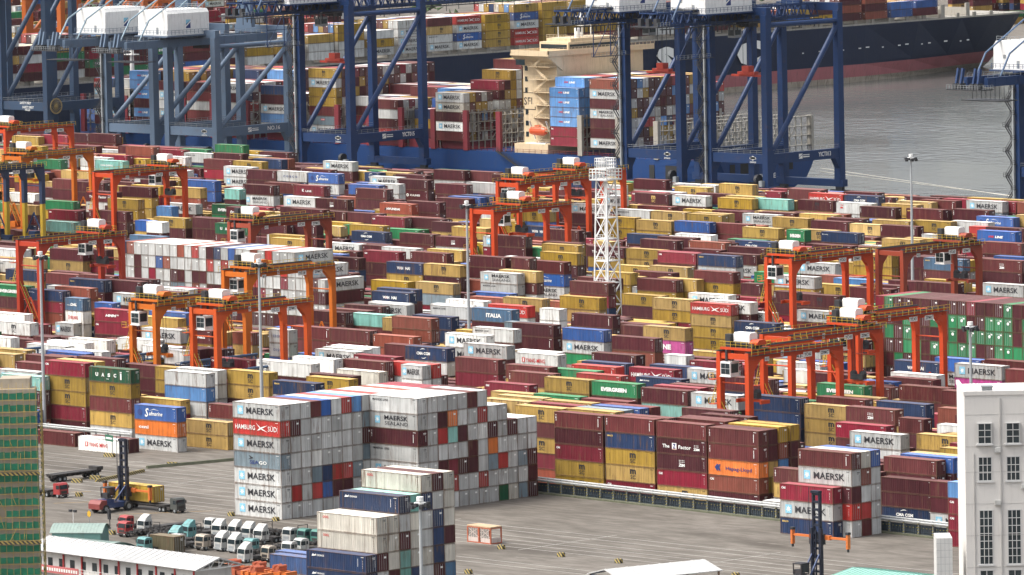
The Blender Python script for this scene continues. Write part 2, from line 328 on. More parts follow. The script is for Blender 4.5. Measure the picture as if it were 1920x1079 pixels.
n2 = t.nodes.new('ShaderNodeTexNoise'); n2.inputs['Scale'].default_value = .012; n2.inputs['Detail'].default_value = 3
t.links.new(g.outputs['Position'], mp.inputs[0]); t.links.new(mp.outputs[0], n1.inputs['Vector']); t.links.new(g.outputs['Position'], n2.inputs['Vector'])
bn = t.nodes.new('ShaderNodeBump'); bn.inputs['Distance'].default_value = 1.0
cr = t.nodes.new('ShaderNodeMapRange'); cr.inputs['From Min'].default_value = .38; cr.inputs['From Max'].default_value = .62; cr.inputs['To Min'].default_value = .06; cr.inputs['To Max'].default_value = .5
t.links.new(n2.outputs['Fac'], cr.inputs['Value']); t.links.new(cr.outputs[0], bn.inputs['Strength']); t.links.new(n1.outputs['Fac'], bn.inputs['Height']); t.links.new(bn.outputs[0], b.inputs['Normal'])
wb = MB(); wb.add([(-4500,-700,-3),(2500,-700,-3),(2500,5000,-3),(-4500,5000,-3)], [(0,1,2,3)]); tag(wb.build('water', wm), kind='structure')
# painted lines on the apron
WHITE_LINE = mat('worn_white_line', (.33,.32,.29), .8, var=.45, scale=1.5); YEL_LINE = mat('worn_yellow_line', (.40,.25,.08), .8, var=.3, scale=1.5)
lm = MB()
for Y in (-2,1.5,4.8,8.5,13.5,17.5): lm.box(-150, 160, Y, Y+.22, .004, .008)
for Y in (-16,-19.5,-30,-33.5): lm.box(50, 200, Y, Y+.22, .004, .008)
for x0 in (-120,-88,-56,-24): lm.box(x0, x0+.2, 20, 46, .004, .008)
for x0 in (24,62,100): lm.box(x0, x0+.2, -4, 20, .004, .0085)
for Y in (22,26,31,36,40,44): lm.box(-190, -12, Y, Y+.2, .004, .008)
for i, (x, y) in enumerate([(-70,-6),(-52,-8),(-30,-12),(96,-34),(104,-30),(112,-26)]): lm.bar((x, y, .006), (x+10, y+14, .006), .25, .004, 1)
tag(lm.build('road_markings', [WHITE_LINE, YEL_LINE]), kind='structure')
SOLO = [
(85.52, 61.8, 0, 2.56, 0, 0, 10, 10, 0, 0, 'navy blue container with arc around white lettering under a maroon one'),
(85.52, 61.8, 2.56, 2.56, 0, 0, 0, 0, 1, 0, 'maroon container under a maroon one left of the white factory building'),
(85.52, 61.8, 5.12, 2.56, 0, 0, 0, 0, 0, 0, 'maroon container on a maroon one left of the white factory building'),
(62.85, 59, 5.31, 2.66, 0, 0, 1, 34, 1, 0, 'faded maroon container with vertical corner letters on a tan yellow one'),
(34.64, 59, 0, 2.88, 0, 0, 6, 4, 0, 0, 'tan yellow container with black stacked letters under a crimson one beyond the roadside fence rail'),
(34.64, 59, 2.88, 2.88, 0, 0, 3, 27, 0, 0, 'crimson container with white corner letters under a maroon one beyond the roadside fence rail'),
(34.64, 59, 5.76, 2.88, 0, 0, 0, 24, 0, 0, 'maroon container with dotted emblem under a maroon one beyond the roadside fence rail'),
(34.64, 59, 8.63, 2.88, 0, 0, 0, 23, 0, 0, 'maroon container with white slogan under a faded maroon one beyond the roadside fence rail'),
(34.64, 59, 11.51, 2.88, 0, 0, 1, 0, 0, 0, 'faded maroon container on a maroon one beyond the roadside fence rail'),
(-99.45, 67.4, 0, 2.7, 0, 0, 6, 4, 0, 0, 'tan yellow container with black stacked letters under a tan yellow one beyond the parked lorries'),
(-99.45, 67.4, 2.7, 2.7, 0, 0, 6, 4, 1, 0, 'tan yellow container with black stacked letters on a tan yellow one beyond the parked lorries'),
(-6.46, 64.6, 11.35, 2.84, 0, 0, 6, 4, 0, 0, 'tan yellow container with black stacked letters on a faded maroon one'),
(-104.64, 59, 0, 2.9, 0, 0, 7, 1, 0, 0, 'grey container with star square under a orange one right of the scaffolded building'),
(-104.64, 59, 2.9, 2.9, 0, 0, 18, 29, 1, 0, 'orange container with small lowercase letters under a blue one right of the scaffolded building'),
(-104.64, 59, 5.8, 2.9, 0, 0, 11, 11, 0, 0, 'blue container with white script lettering on a orange one before the white reefer rows'),
(-123.94, 64.6, 0, 2.88, 0, 0, 7, 0, 1, 0, 'grey container under a tan yellow one right of the scaffolded building'),
(-123.94, 64.6, 2.88, 2.88, 0, 0, 6, 4, 0, 0, 'tan yellow container with black stacked letters under a faded maroon one'),
(-123.94, 64.6, 5.77, 2.88, 0, 0, 1, 0, 1, 0, 'faded maroon container under a mustard yellow one before the white reefer rows'),
(-123.94, 64.6, 8.65, 2.88, 0, 0, 5, 4, 0, 0, 'mustard yellow container with black stacked letters under a dark green one'),
(-123.94, 64.6, 11.53, 2.88, 0, 0, 15, 9, 0, 0, 'dark green container with spaced white letters on a mustard yellow one'),
(-140.41, 67.4, 0, 2.89, 0, 0, 0, 0, 0, 0, 'maroon container under a crimson one beyond the scaffolded building'),
(-140.41, 67.4, 2.89, 2.89, 0, 0, 3, 27, 0, 0, 'crimson container with white corner letters under a mustard yellow one beyond the scaffolded building'),
(-140.41, 67.4, 5.78, 2.89, 0, 0, 5, 4, 0, 0, 'mustard yellow container with black stacked letters under a mustard yellow one beyond the scaffolded building'),
(-140.41, 67.4, 8.68, 2.89, 0, 0, 5, 4, 1, 0, 'mustard yellow container with black stacked letters under a crimson one before the white reefer rows'),
(-140.41, 67.4, 11.57, 2.89, 0, 0, 3, 27, 0, 0, 'crimson container with white corner letters on a mustard yellow one before the white reefer rows'),
(103.01, 61.8, 8.63, 2.88, 0, 0, 12, 0, 1, 0, 'sky blue container on a tan yellow one beyond the white factory building'),
(83.71, 64.6, 8.13, 2.71, 0, 0, 1, 0, 0, 0, 'faded maroon container on a maroon one left of the white factory building'),
(85.1, 67.4, 8.35, 2.78, 0, 0, 11, 0, 0, 0, 'blue container on a maroon one left of the white factory building'),
(86.84, 75.8, 8.63, 2.88, 0, 0, 5, 4, 1, 0, 'mustard yellow container with black stacked letters atop its stack beyond the white factory building'),
(81.48, 84.6, 8.35, 2.78, 0, 0, 3, 0, 0, 0, 'crimson container atop its stack beyond the white factory building'),
(68.75, 90.2, 8.57, 2.86, 0, 0, 6, 4, 1, 0, 'tan yellow container with black stacked letters on a tan yellow one, second from the left'),
(55.32, 87.4, 8.47, 2.82, 0, 0, 7, 1, 1, 0, 'grey container with star square on a grey one left of the white factory building'),
(57.52, 108.6, 8, 2.67, 0, 0, 8, 0, 1, 0, 'white container atop its stack beyond the white factory building'),
(44.37, 95.8, 8.53, 2.84, 0, 0, 3, 27, 0, 0, 'crimson container with white corner letters on a faded maroon one, second from the left'),
(48.19, 108.6, 8.47, 2.82, 0, 1, 1, 34, 0, 0, 'short faded maroon container with vertical corner letters on a maroon one'),
(54.54, 117, 8.56, 2.85, 0, 0, 1, 0, 1, 0, 'faded maroon container atop its stack beyond the white factory building'),
(45.46, 122.6, 8.76, 2.92, 0, 0, 2, 0, 0, 0, 'rust orange container atop its stack beyond the white factory building'),
(27.75, 117, 8.49, 2.83, 0, 0, 1, 24, 0, 0, 'faded maroon container with dotted emblem atop its stack before the orange gantry cranes at right'),
(27.88, 125.4, 8.68, 2.89, 0, 0, 10, 0, 0, 0, 'navy blue container atop its stack before the big green and maroon block'),
(-95.72, 70.2, 5.58, 2.79, 0, 0, 1, 34, 0, 0, 'faded maroon container with vertical corner letters atop its stack beyond the parked lorries'),
(14.84, 119.8, 2.69, 2.69, 0, 0, 6, 4, 0, 0, 'tan yellow container with black stacked letters under a tan yellow one, second from the left'),
(14.84, 119.8, 5.38, 2.69, 0, 0, 6, 4, 0, 0, 'tan yellow container with black stacked letters under a tan yellow one, first from the left'),
(14.84, 119.8, 8.07, 2.69, 0, 0, 6, 4, 0, 0, 'tan yellow container with black stacked letters on a tan yellow one, first from the left'),
(1.65, 119.8, 5.79, 2.89, 0, 0, 10, 0, 0, 0, 'navy blue container under a navy blue one before the orange gantry cranes at right'),
(1.65, 119.8, 8.68, 2.89, 0, 0, 10, 0, 1, 0, 'navy blue container on a navy blue one before the orange gantry cranes at right'),
(-115.76, 70.2, 5.62, 2.81, 0, 0, 6, 0, 0, 0, 'tan yellow container atop its stack before the orange gantry cranes at left'),
(12.8, 125.4, 8.63, 2.88, 0, 0, 1, 0, 1, 0, 'faded maroon container atop its stack before the orange gantry cranes at right'),
(-11.56, 117, 8.64, 2.88, 0, 0, 7, 1, 0, 0, 'grey container with star square atop its stack, second from the left'),
(25.57, 146.3, 8.67, 2.89, 0, 0, 1, 0, 0, 0, 'faded maroon container on a rust orange one before the big green and maroon block'),
(-24.67, 117, 8.72, 2.91, 0, 0, 0, 34, 1, 0, 'maroon container with vertical corner letters on a teal one beyond the roadside fence rail'),
(12.53, 149.1, 8.65, 2.88, 0, 0, 1, 28, 1, 0, 'faded maroon container with tiny corner letter on a faded maroon one'),
(-11.1, 151.9, 7.68, 2.56, 0, 0, 13, 8, 0, 0, 'green container with wide white lettering atop its stack before the orange gantry cranes at right'),
(-58.55, 108.6, 8.6, 2.87, 0, 0, 3, 27, 0, 0, 'crimson container with white corner letters right of a grey one before the white lattice tower'),
(-43.24, 122.6, 8.47, 2.82, 0, 0, 13, 8, 0, 0, 'green container with wide white lettering on a maroon one beyond the roadside fence rail'),
(-95.8, 87.4, 8.54, 2.85, 0, 0, 10, 35, 0, 0, 'navy blue container with tan corner letters atop its stack before the long grey container block'),
(-56.09, 122.6, 8.48, 2.83, 0, 0, 5, 4, 0, 0, 'mustard yellow container with black stacked letters on a mustard yellow one, second from the left'),
(-27.69, 143.5, 8.46, 2.82, 0, 0, 0, 0, 1, 0, 'maroon container on a navy blue one left of the orange gantry cranes at right'),
(-95.16, 95.8, 8.6, 2.87, 0, 0, 5, 4, 0, 0, 'mustard yellow container with black stacked letters atop its stack before the long grey container block'),
(-43.43, 135.1, 8.32, 2.77, 0, 0, 10, 36, 0, 0, 'navy blue container with white horse emblem atop its stack beyond the roadside fence rail'),
(-127.24, 87.4, 5.74, 2.87, 0, 0, 12, 0, 0, 0, 'sky blue container under a grey one before the orange gantry cranes at left'),
(-127.24, 87.4, 8.61, 2.87, 0, 0, 7, 0, 0, 0, 'grey container on a sky blue one before the orange gantry cranes at left'),
(-150.57, 64.6, 5.72, 2.86, 0, 0, 0, 0, 1, 0, 'maroon container under a teal one beyond the scaffolded building'),
(-150.57, 64.6, 8.58, 2.86, 0, 0, 14, 0, 1, 0, 'teal container on a maroon one before the white reefer rows'),
(-36.35, 178, 5.66, 2.83, 0, 0, 0, 0, 1, 0, 'maroon container atop its stack before the orange gantry cranes at right'),
(-68.77, 125.4, 8.62, 2.87, 0, 0, 1, 34, 1, 0, 'faded maroon container with vertical corner letters atop its stack before the white lattice tower'),
(-118.02, 95.8, 5.72, 2.86, 0, 0, 6, 4, 0, 0, 'tan yellow container with black stacked letters under a mustard yellow one, first from the left'),
(-118.02, 95.8, 8.59, 2.86, 0, 0, 5, 4, 0, 0, 'mustard yellow container with black stacked letters on a tan yellow one, first from the left'),
(-100.05, 108.6, 8.63, 2.88, 0, 0, 9, 0, 1, 0, 'cream container atop its stack right of the orange gantry cranes at left'),
(-46.33, 180.8, 5.59, 2.8, 0, 0, 7, 0, 0, 0, 'grey container atop its stack, second from the left'),
(-42.88, 149.1, 8.61, 2.87, 0, 0, 7, 1, 0, 0, 'grey container with star square atop its stack, first from the left'),
(-53.28, 143.5, 8.72, 2.91, 0, 0, 3, 7, 0, 0, 'crimson container with white bird lettering atop its stack before the white lattice tower'),
(-96.08, 122.6, 8.59, 2.86, 0, 1, 7, 1, 1, 0, 'short grey container with star square on a white one'),
(-5.96, 186.4, 5.7, 2.85, 0, 0, 16, 15, 0, 0, 'pink container with big white letters under a grey one beyond the white factory building'),
(-5.96, 186.4, 8.55, 2.85, 0, 0, 7, 1, 0, 0, 'grey container with star square on a pink one before the big green and maroon block'),
(-76.71, 211.8, 2.77, 2.77, 0, 0, 7, 0, 0, 0, 'grey container atop its stack, first from the left'),
(-122.36, 111.4, 8.68, 2.89, 0, 0, 8, 0, 0, 0, 'white container on a maroon one right of the orange gantry cranes at left'),
(-61.51, 169.6, 7.68, 2.56, 0, 0, 3, 27, 0, 0, 'crimson container with white corner letters atop its stack'),
(-39.43, 206.2, 5.61, 2.8, 0, 0, 10, 13, 0, 0, 'navy blue container with outlined white lettering before the big green and maroon block'),
(-112.78, 122.6, 8.67, 2.89, 0, 0, 1, 0, 1, 0, 'faded maroon container right of a white one right of the orange gantry cranes at left'),
(-96.25, 137.9, 5.8, 2.9, 0, 0, 3, 0, 0, 0, 'crimson container under a faded maroon one before the white lattice tower'),
(-96.25, 137.9, 8.71, 2.9, 0, 0, 1, 0, 0, 0, 'faded maroon container on a crimson one, first from the left'),
(-124.65, 119.8, 8.75, 2.92, 0, 0, 8, 0, 1, 0, 'white container atop its stack right of the orange gantry cranes at left'),
(-68.91, 149.1, 10.51, 2.63, 0, 0, 0, 34, 0, 0, 'maroon container with vertical corner letters atop its stack before the white lattice tower'),
(-93.25, 151.9, 8.66, 2.89, 0, 0, 8, 12, 1, 0, 'white container with red lettering atop its stack before the white lattice tower'),
(-156.83, 114.2, 8.75, 2.92, 0, 1, 8, 0, 0, 0, 'short white container on a maroon one left of the orange gantry cranes at left'),
(-137.12, 137.9, 8.19, 2.73, 0, 0, 8, 1, 0, 0, 'white container with star square atop its stack right of the orange gantry cranes at left'),
(-122.14, 149.1, 8.62, 2.87, 0, 0, 10, 10, 0, 0, 'navy blue container with arc around white lettering on a grey one'),
(-173.12, 122.6, 8.26, 2.75, 0, 0, 8, 0, 1, 0, 'white container on a mustard yellow one left of the orange gantry cranes at left'),
(-96.53, 140.7, 11.34, 2.84, 0, 0, 7, 1, 1, 0, 'grey container with star square on a faded maroon one before the white lattice tower'),
(-99.33, 186.4, 8.76, 2.92, 0, 0, 0, 0, 1, 0, 'maroon container on a rust orange one before the white lattice tower'),
(-196.08, 122.6, 8.45, 2.82, 0, 0, 8, 0, 1, 0, 'white container atop its stack right of the white reefer rows'),
(-194.6, 135.1, 7.73, 2.58, 0, 0, 8, 0, 1, 0, 'white container on a maroon one right of the white reefer rows'),
(-152.86, 169.6, 7.83, 2.61, 0, 0, 2, 34, 0, 0, 'rust orange container with vertical corner letters atop its stack'),
(-134.11, 172.4, 8.64, 2.88, 0, 0, 8, 1, 0, 0, 'white container with star square on a grey one left of the white lattice tower'),
(-150.81, 137.9, 8.58, 2.86, 0, 1, 7, 18, 0, 0, 'short grey container with spaced dark letters under a grey one'),
(-150.81, 137.9, 11.44, 2.86, 0, 1, 7, 18, 1, 0, 'short grey container with spaced dark letters on a grey one'),
(-189.75, 146.3, 8.72, 2.91, 0, 0, 1, 22, 0, 0, 'faded maroon container with white disc emblem on a mustard yellow one'),
(-166.05, 169.6, 8.25, 2.75, 0, 0, 1, 0, 1, 0, 'faded maroon container right of a maroon one right of the orange gantry cranes at left'),
(-196.32, 143.5, 8.73, 2.91, 0, 0, 7, 1, 0, 0, 'grey container with star square on a mustard yellow one right of the white reefer rows'),
(-127.58, 200.6, 5.33, 2.66, 0, 0, 7, 1, 1, 0, 'grey container with star square under a blue one before the white lattice tower'),
(-127.58, 200.6, 7.99, 2.66, 0, 0, 11, 0, 1, 0, 'blue container on a grey one before the white lattice tower'),
(-137.29, 183.6, 8.76, 2.92, 0, 0, 7, 3, 1, 0, 'grey container with small dark lettering on a faded maroon one'),
(-112.07, 209, 5.61, 2.81, 0, 0, 16, 15, 0, 0, 'pink container with big white letters under a tan yellow one before the white lattice tower'),
(-112.07, 209, 8.42, 2.81, 0, 0, 6, 4, 0, 0, 'tan yellow container with black stacked letters on a pink one before the white lattice tower'),
(-142.4, 200.6, 5.47, 2.73, 0, 0, 0, 34, 0, 0, 'maroon container with vertical corner letters under a maroon one before the white lattice tower'),
(-142.4, 200.6, 8.2, 2.73, 0, 0, 0, 0, 0, 0, 'maroon container on a maroon one before the white lattice tower'),
(-177.98, 169.6, 8.19, 2.73, 0, 0, 1, 34, 1, 0, 'faded maroon container with vertical corner letters on a faded maroon one, first from the left'),
(-237.96, 137.9, 8.53, 2.84, 0, 0, 8, 4, 0, 0, 'white container with black stacked letters on a crimson one left of the white reefer rows'),
(-224.07, 143.5, 8.47, 2.82, 0, 1, 7, 1, 0, 0, 'short grey container with star square atop its stack beyond the white reefer rows'),
(-106.18, 230.6, 5.38, 2.69, 0, 0, 1, 0, 0, 0, 'faded maroon container under a navy blue one left of the orange gantry cranes at right'),
(-106.18, 230.6, 8.07, 2.69, 0, 0, 10, 10, 0, 0, 'navy blue container with arc around white lettering on a faded maroon one'),
(-179.15, 200.6, 5.17, 2.59, 0, 0, 2, 0, 1, 0, 'rust orange container under a rust orange one right of the orange gantry cranes at left'),
(-179.15, 200.6, 7.76, 2.59, 0, 0, 2, 0, 0, 0, 'rust orange container on a rust orange one right of the orange gantry cranes at left'),
(-225.81, 169.6, 7.79, 2.6, 0, 0, 6, 0, 0, 0, 'tan yellow container atop its stack left of the orange gantry cranes at left'),
(-190.04, 217.4, 5.84, 2.92, 0, 0, 10, 0, 0, 0, 'navy blue container on a navy blue one before the mid-yard red gantry crane'),
(-141.2, 217.4, 8.76, 2.92, 0, 0, 0, 34, 0, 0, 'maroon container with vertical corner letters on a maroon one before the white lattice tower'),
(-206.56, 214.6, 5.66, 2.83, 0, 0, 14, 34, 0, 0, 'teal container with vertical corner letters on a faded maroon one'),
(-205.83, 200.6, 7.69, 2.56, 0, 0, 0, 0, 1, 0, 'maroon container on a maroon one right of the orange gantry cranes at left'),
(-115.5, 260.6, 5.13, 2.56, 0, 0, 1, 0, 0, 0, 'faded maroon container under a grey one beyond the orange gantry cranes at right'),
(-115.5, 260.6, 7.69, 2.56, 0, 0, 7, 1, 0, 0, 'grey container with star square on a faded maroon one'),
(-240.86, 169.6, 5.67, 2.84, 0, 0, 3, 27, 0, 0, 'crimson container with white corner letters under a crimson one right of the white reefer rows'),
(-240.86, 169.6, 8.51, 2.84, 0, 0, 3, 17, 0, 0, 'crimson container with three slanted letters on a crimson one right of the white reefer rows'),
(-168.68, 214.6, 8.73, 2.91, 0, 0, 19, 21, 0, 0, 'steel blue container with bold white lettering on a maroon one'),
(-203.56, 236.2, 5.8, 2.9, 0, 0, 7, 3, 0, 0, 'grey container with small dark lettering atop its stack before the mid-yard red gantry crane'),
(-147.06, 260.6, 0, 2.56, 0, 0, 5, 4, 1, 0, 'mustard yellow container with black stacked letters under a mustard yellow one, first from the left'),
(-147.06, 260.6, 2.56, 2.56, 0, 0, 5, 4, 0, 0, 'mustard yellow container with black stacked letters under a tan yellow one, second from the left'),
(-147.06, 260.6, 5.12, 2.56, 0, 0, 6, 4, 1, 0, 'tan yellow container with black stacked letters under a bright red one'),
(-147.06, 260.6, 7.68, 2.56, 0, 0, 4, 7, 1, 0, 'bright red container with white bird lettering on a tan yellow one'),
(-263.32, 180.8, 8.75, 2.92, 0, 1, 19, 32, 1, 0, 'short steel blue container with slanted white lettering on a white one'),
(-161.23, 263.4, 5.16, 2.58, 0, 0, 5, 4, 0, 0, 'mustard yellow container with black stacked letters under a tan yellow one, first from the left'),
(-161.23, 263.4, 7.75, 2.58, 0, 0, 6, 4, 0, 0, 'tan yellow container with black stacked letters on a mustard yellow one, second from the left'),
(-180.65, 236.2, 8.73, 2.91, 0, 0, 6, 4, 1, 0, 'tan yellow container with black stacked letters on a maroon one'),
(-174.21, 247.4, 8.53, 2.84, 0, 0, 5, 4, 0, 0, 'mustard yellow container with black stacked letters on a tan yellow one, second from the left'),
(-130.8, 277.4, 8.72, 2.91, 0, 0, 0, 5, 1, 0, 'maroon container with dark stacked letters on a maroon one'),
(-173.33, 266.2, 7.79, 2.6, 0, 0, 5, 4, 0, 0, 'mustard yellow container with black stacked letters on a maroon one before the white lattice tower'),
(-269.49, 200.6, 8.14, 2.71, 0, 0, 7, 1, 0, 0, 'grey container with star square on a maroon one right of the white reefer rows'),
(-225.23, 239, 7.89, 2.63, 0, 0, 10, 13, 0, 0, 'navy blue container with outlined white lettering atop its stack'),
(-262.01, 203.4, 8.71, 2.9, 0, 0, 0, 0, 0, 0, 'maroon container on a maroon one left of the long grey container block'),
(-298.82, 200.6, 5.15, 2.57, 0, 0, 3, 27, 0, 0, 'crimson container with white corner letters under a navy blue one beyond the white reefer rows'),
(-298.82, 200.6, 7.72, 2.57, 0, 0, 10, 31, 1, 0, 'navy blue container with small corner lettering on a crimson one beyond the white reefer rows'),
(-292.54, 203.4, 8.25, 2.75, 0, 0, 2, 0, 0, 0, 'rust orange container on a rust orange one beyond the white reefer rows'),
(-132.9, 297, 8.6, 2.87, 0, 0, 0, 24, 0, 0, 'maroon container with dotted emblem on a faded maroon one'),
(-311.23, 200.6, 8.06, 2.69, 0, 0, 13, 8, 1, 0, 'green container with wide white lettering on a maroon one left of the white reefer rows'),
(-115.59, 321.6, 8.48, 2.83, 0, 0, 7, 1, 0, 0, 'grey container with star square atop its stack before the open water'),
(-134.92, 321.6, 7.99, 2.66, 0, 0, 0, 0, 0, 0, 'maroon container atop its stack beyond the big green and maroon block'),
(-233.18, 260.6, 7.92, 2.64, 0, 0, 6, 4, 1, 0, 'tan yellow container with black stacked letters on a slate grey one'),
(-197.7, 274.6, 8.53, 2.84, 0, 0, 1, 0, 0, 0, 'faded maroon container on a crimson one, second from the left'),
(-290.83, 217.4, 8.65, 2.88, 0, 0, 0, 34, 1, 0, 'maroon container with vertical corner letters atop its stack right of the white reefer rows'),
(-300.38, 214.6, 8.69, 2.9, 0, 0, 10, 35, 1, 0, 'navy blue container with tan corner letters on a maroon one beyond the white reefer rows'),
(-190.03, 288.6, 8.45, 2.82, 0, 0, 1, 0, 1, 0, 'faded maroon container right of a mustard yellow one right of the white lattice tower'),
(-150.36, 291.4, 10.98, 2.74, 0, 0, 7, 1, 0, 0, 'grey container with star square on a mustard yellow one before the blue ship stern'),
(-240.36, 288.6, 5.18, 2.59, 0, 0, 7, 3, 0, 0, 'grey container with small dark lettering under a grey one before the mid-yard red gantry crane'),
(-240.36, 288.6, 7.77, 2.59, 0, 0, 7, 2, 1, 0, 'grey container with star and two-line lettering on a grey one'),
(-209.57, 294.2, 8.68, 2.89, 0, 0, 5, 0, 0, 0, 'mustard yellow container on a mustard yellow one before the white lattice tower'),
(-177.6, 294.2, 7.96, 2.65, 0, 0, 5, 4, 0, 0, 'mustard yellow container with black stacked letters under a faded maroon one'),
(-177.6, 294.2, 10.61, 2.65, 0, 0, 1, 0, 0, 0, 'faded maroon container right of a tan yellow one right of the white lattice tower'),
(-341.25, 230.6, 7.94, 2.65, 0, 0, 10, 0, 1, 0, 'navy blue container left of the red gantry crane at far left'),
(-259.13, 288.6, 8.51, 2.84, 0, 0, 6, 5, 0, 0, 'tan yellow container with dark stacked letters on a maroon one'),
(-186.67, 338.4, 8.59, 2.86, 0, 0, 7, 1, 0, 0, 'grey container with star square atop its stack beyond the orange gantry cranes at right'),
(-271.7, 288.6, 8.42, 2.81, 0, 0, 10, 13, 0, 0, 'navy blue container with outlined white lettering on a mustard yellow one'),
(-241.75, 305.4, 8.76, 2.92, 0, 0, 1, 34, 0, 0, 'faded maroon container with vertical corner letters on a blue one'),
(-155.27, 367.6, 5.68, 2.84, 0, 0, 0, 0, 0, 0, 'maroon container under a faded maroon one beyond the big green and maroon block'),
(-155.27, 367.6, 8.52, 2.84, 0, 0, 1, 24, 1, 0, 'faded maroon container with dotted emblem on a maroon one before the open water'),
(-168.19, 362, 5.74, 2.87, 0, 0, 1, 34, 1, 0, 'faded maroon container with vertical corner letters under a steel blue one'),
(-168.19, 362, 8.61, 2.87, 0, 0, 19, 35, 0, 0, 'steel blue container with tan corner letters on a faded maroon one before the open water'),
(-249.87, 294.2, 10.59, 2.65, 0, 0, 0, 34, 0, 0, 'maroon container with vertical corner letters on a maroon one left of the white lattice tower'),
(-202.14, 321.6, 10.96, 2.74, 0, 0, 10, 35, 1, 0, 'navy blue container with tan corner letters on a grey one before the blue ship stern'),
(-190.22, 362, 5.7, 2.85, 0, 0, 5, 4, 1, 0, 'mustard yellow container with black stacked letters under a mustard yellow one, second from the left'),
(-190.22, 362, 8.55, 2.85, 0, 0, 5, 4, 0, 0, 'mustard yellow container with black stacked letters on a mustard yellow one, fifth from the left'),
(-266.4, 291.4, 10.9, 2.72, 0, 0, 1, 34, 0, 0, 'faded maroon container with vertical corner letters atop its stack left of the white lattice tower'),
(-217.57, 324.4, 10.74, 2.68, 0, 0, 3, 27, 0, 0, 'crimson container with white corner letters on a faded maroon one, first from the left'),
(-256.09, 324.4, 8.74, 2.91, 0, 0, 5, 4, 1, 0, 'mustard yellow container with black stacked letters on a maroon one, second from the left'),
(-296.86, 305.4, 8.63, 2.88, 0, 0, 3, 27, 0, 0, 'crimson container with white corner letters on a maroon one'),
(-369.32, 269, 5.68, 2.84, 0, 0, 6, 4, 0, 0, 'tan yellow container with black stacked letters under a maroon one beyond the white reefer rows'),
(-369.32, 269, 8.52, 2.84, 0, 0, 0, 0, 0, 0, 'maroon container on a tan yellow one before the red gantry crane at far left'),
(-255.87, 353.6, 7.71, 2.57, 0, 0, 5, 4, 0, 0, 'mustard yellow container with black stacked letters on a tan yellow one, third from the left'),
(-227.73, 359.2, 8.72, 2.91, 0, 0, 0, 0, 1, 0, 'maroon container right of a navy blue one before the blue ship stern'),
(-268.77, 353.6, 7.68, 2.56, 0, 0, 0, 23, 1, 0, 'maroon container with white slogan on a mustard yellow one beyond the white lattice tower'),
(-223.66, 385.1, 7.8, 2.6, 0, 0, 0, 0, 0, 0, 'maroon container on a grey one beyond the orange gantry cranes at right'),
(-184.65, 401.9, 8.67, 2.89, 0, 0, 1, 0, 1, 0, 'faded maroon container on a maroon one before the open water'),
(-261.89, 364.8, 8.59, 2.86, 0, 0, 0, 0, 0, 0, 'maroon container right of a maroon one right of the white lattice tower'),
(-211.73, 396.3, 8.67, 2.89, 0, 0, 6, 4, 1, 0, 'tan yellow container with black stacked letters on a maroon one before the open water'),
(-302.14, 353.6, 8.64, 2.88, 0, 0, 0, 0, 1, 0, 'maroon container right of a tan yellow one before the mid-yard red gantry crane'),
(-321.27, 353.6, 7.73, 2.58, 0, 0, 0, 24, 0, 0, 'maroon container with dotted emblem on a grey one left of the mid-yard red gantry crane'),
(-334.06, 353.6, 7.93, 2.64, 0, 0, 0, 0, 0, 0, 'maroon container right of a navy blue one left of the mid-yard red gantry crane'),
(-245.22, 411.6, 7.95, 2.65, 0, 0, 10, 31, 1, 0, 'navy blue container with small corner lettering on a faded maroon one'),
(-351.34, 353.6, 7.74, 2.58, 0, 0, 10, 10, 1, 0, 'navy blue container with arc around white lettering on a blue one'),
(-206.8, 425.6, 8.7, 2.9, 0, 0, 11, 26, 0, 0, 'blue container with red and white lettering atop its stack before the open water'),
(-496.94, 367.6, 0, 2.92, 0, 0, 1, 0, 0, 0, 'faded maroon container on the ground left of the red gantry crane at far left'),
(-283.86, 353.6, 11, 2.75, 0, 0, 0, 0, 0, 0, 'maroon container atop its stack before the mid-yard red gantry crane'),
(-271.58, 411.6, 7.96, 2.65, 0, 0, 5, 4, 0, 0, 'mustard yellow container with black stacked letters on a mustard yellow one, fourth from the left'),
(-326.93, 364.8, 8.68, 2.89, 0, 0, 6, 0, 0, 0, 'tan yellow container atop its stack left of the mid-yard red gantry crane'),
(-238.23, 425.6, 8.66, 2.89, 0, 0, 0, 34, 0, 0, 'maroon container with vertical corner letters right of a tan yellow one before the open water'),
(-366.98, 321.6, 11.13, 2.78, 0, 0, 15, 9, 0, 0, 'dark green container with spaced white letters on a faded maroon one'),
(-487.58, 370.4, 2.91, 2.91, 0, 0, 14, 0, 0, 0, 'teal container on a maroon one beyond the red gantry crane at far left'),
(-294.85, 411.6, 8.34, 2.78, 0, 0, 11, 0, 0, 0, 'blue container on a maroon one right of the white lattice tower'),
(-263.79, 428.4, 8.56, 2.85, 0, 0, 0, 0, 1, 0, 'maroon container right of a tan yellow one before the blue ship stern'),
(-240.33, 440.4, 8.67, 2.89, 0, 0, 5, 4, 1, 0, 'mustard yellow container with black stacked letters on a faded maroon one before the open water'),
(-308.06, 411.6, 8.17, 2.72, 0, 0, 6, 4, 0, 0, 'tan yellow container with black stacked letters on a mustard yellow one, first from the left'),
(-285.36, 437.6, 8.02, 2.67, 0, 0, 6, 4, 0, 0, 'tan yellow container with black stacked letters atop its stack left of the open water'),
(-376.77, 385.1, 8.03, 2.68, 0, 0, 3, 27, 1, 0, 'crimson container with white corner letters atop its stack left of the mid-yard red gantry crane'),
(-320.71, 411.6, 8.4, 2.8, 0, 0, 5, 4, 0, 0, 'mustard yellow container with black stacked letters on a mustard yellow one, third from the left'),
(-334.47, 414.4, 8.46, 2.82, 0, 0, 0, 0, 0, 0, 'maroon container on a maroon one right of the mid-yard red gantry crane'),
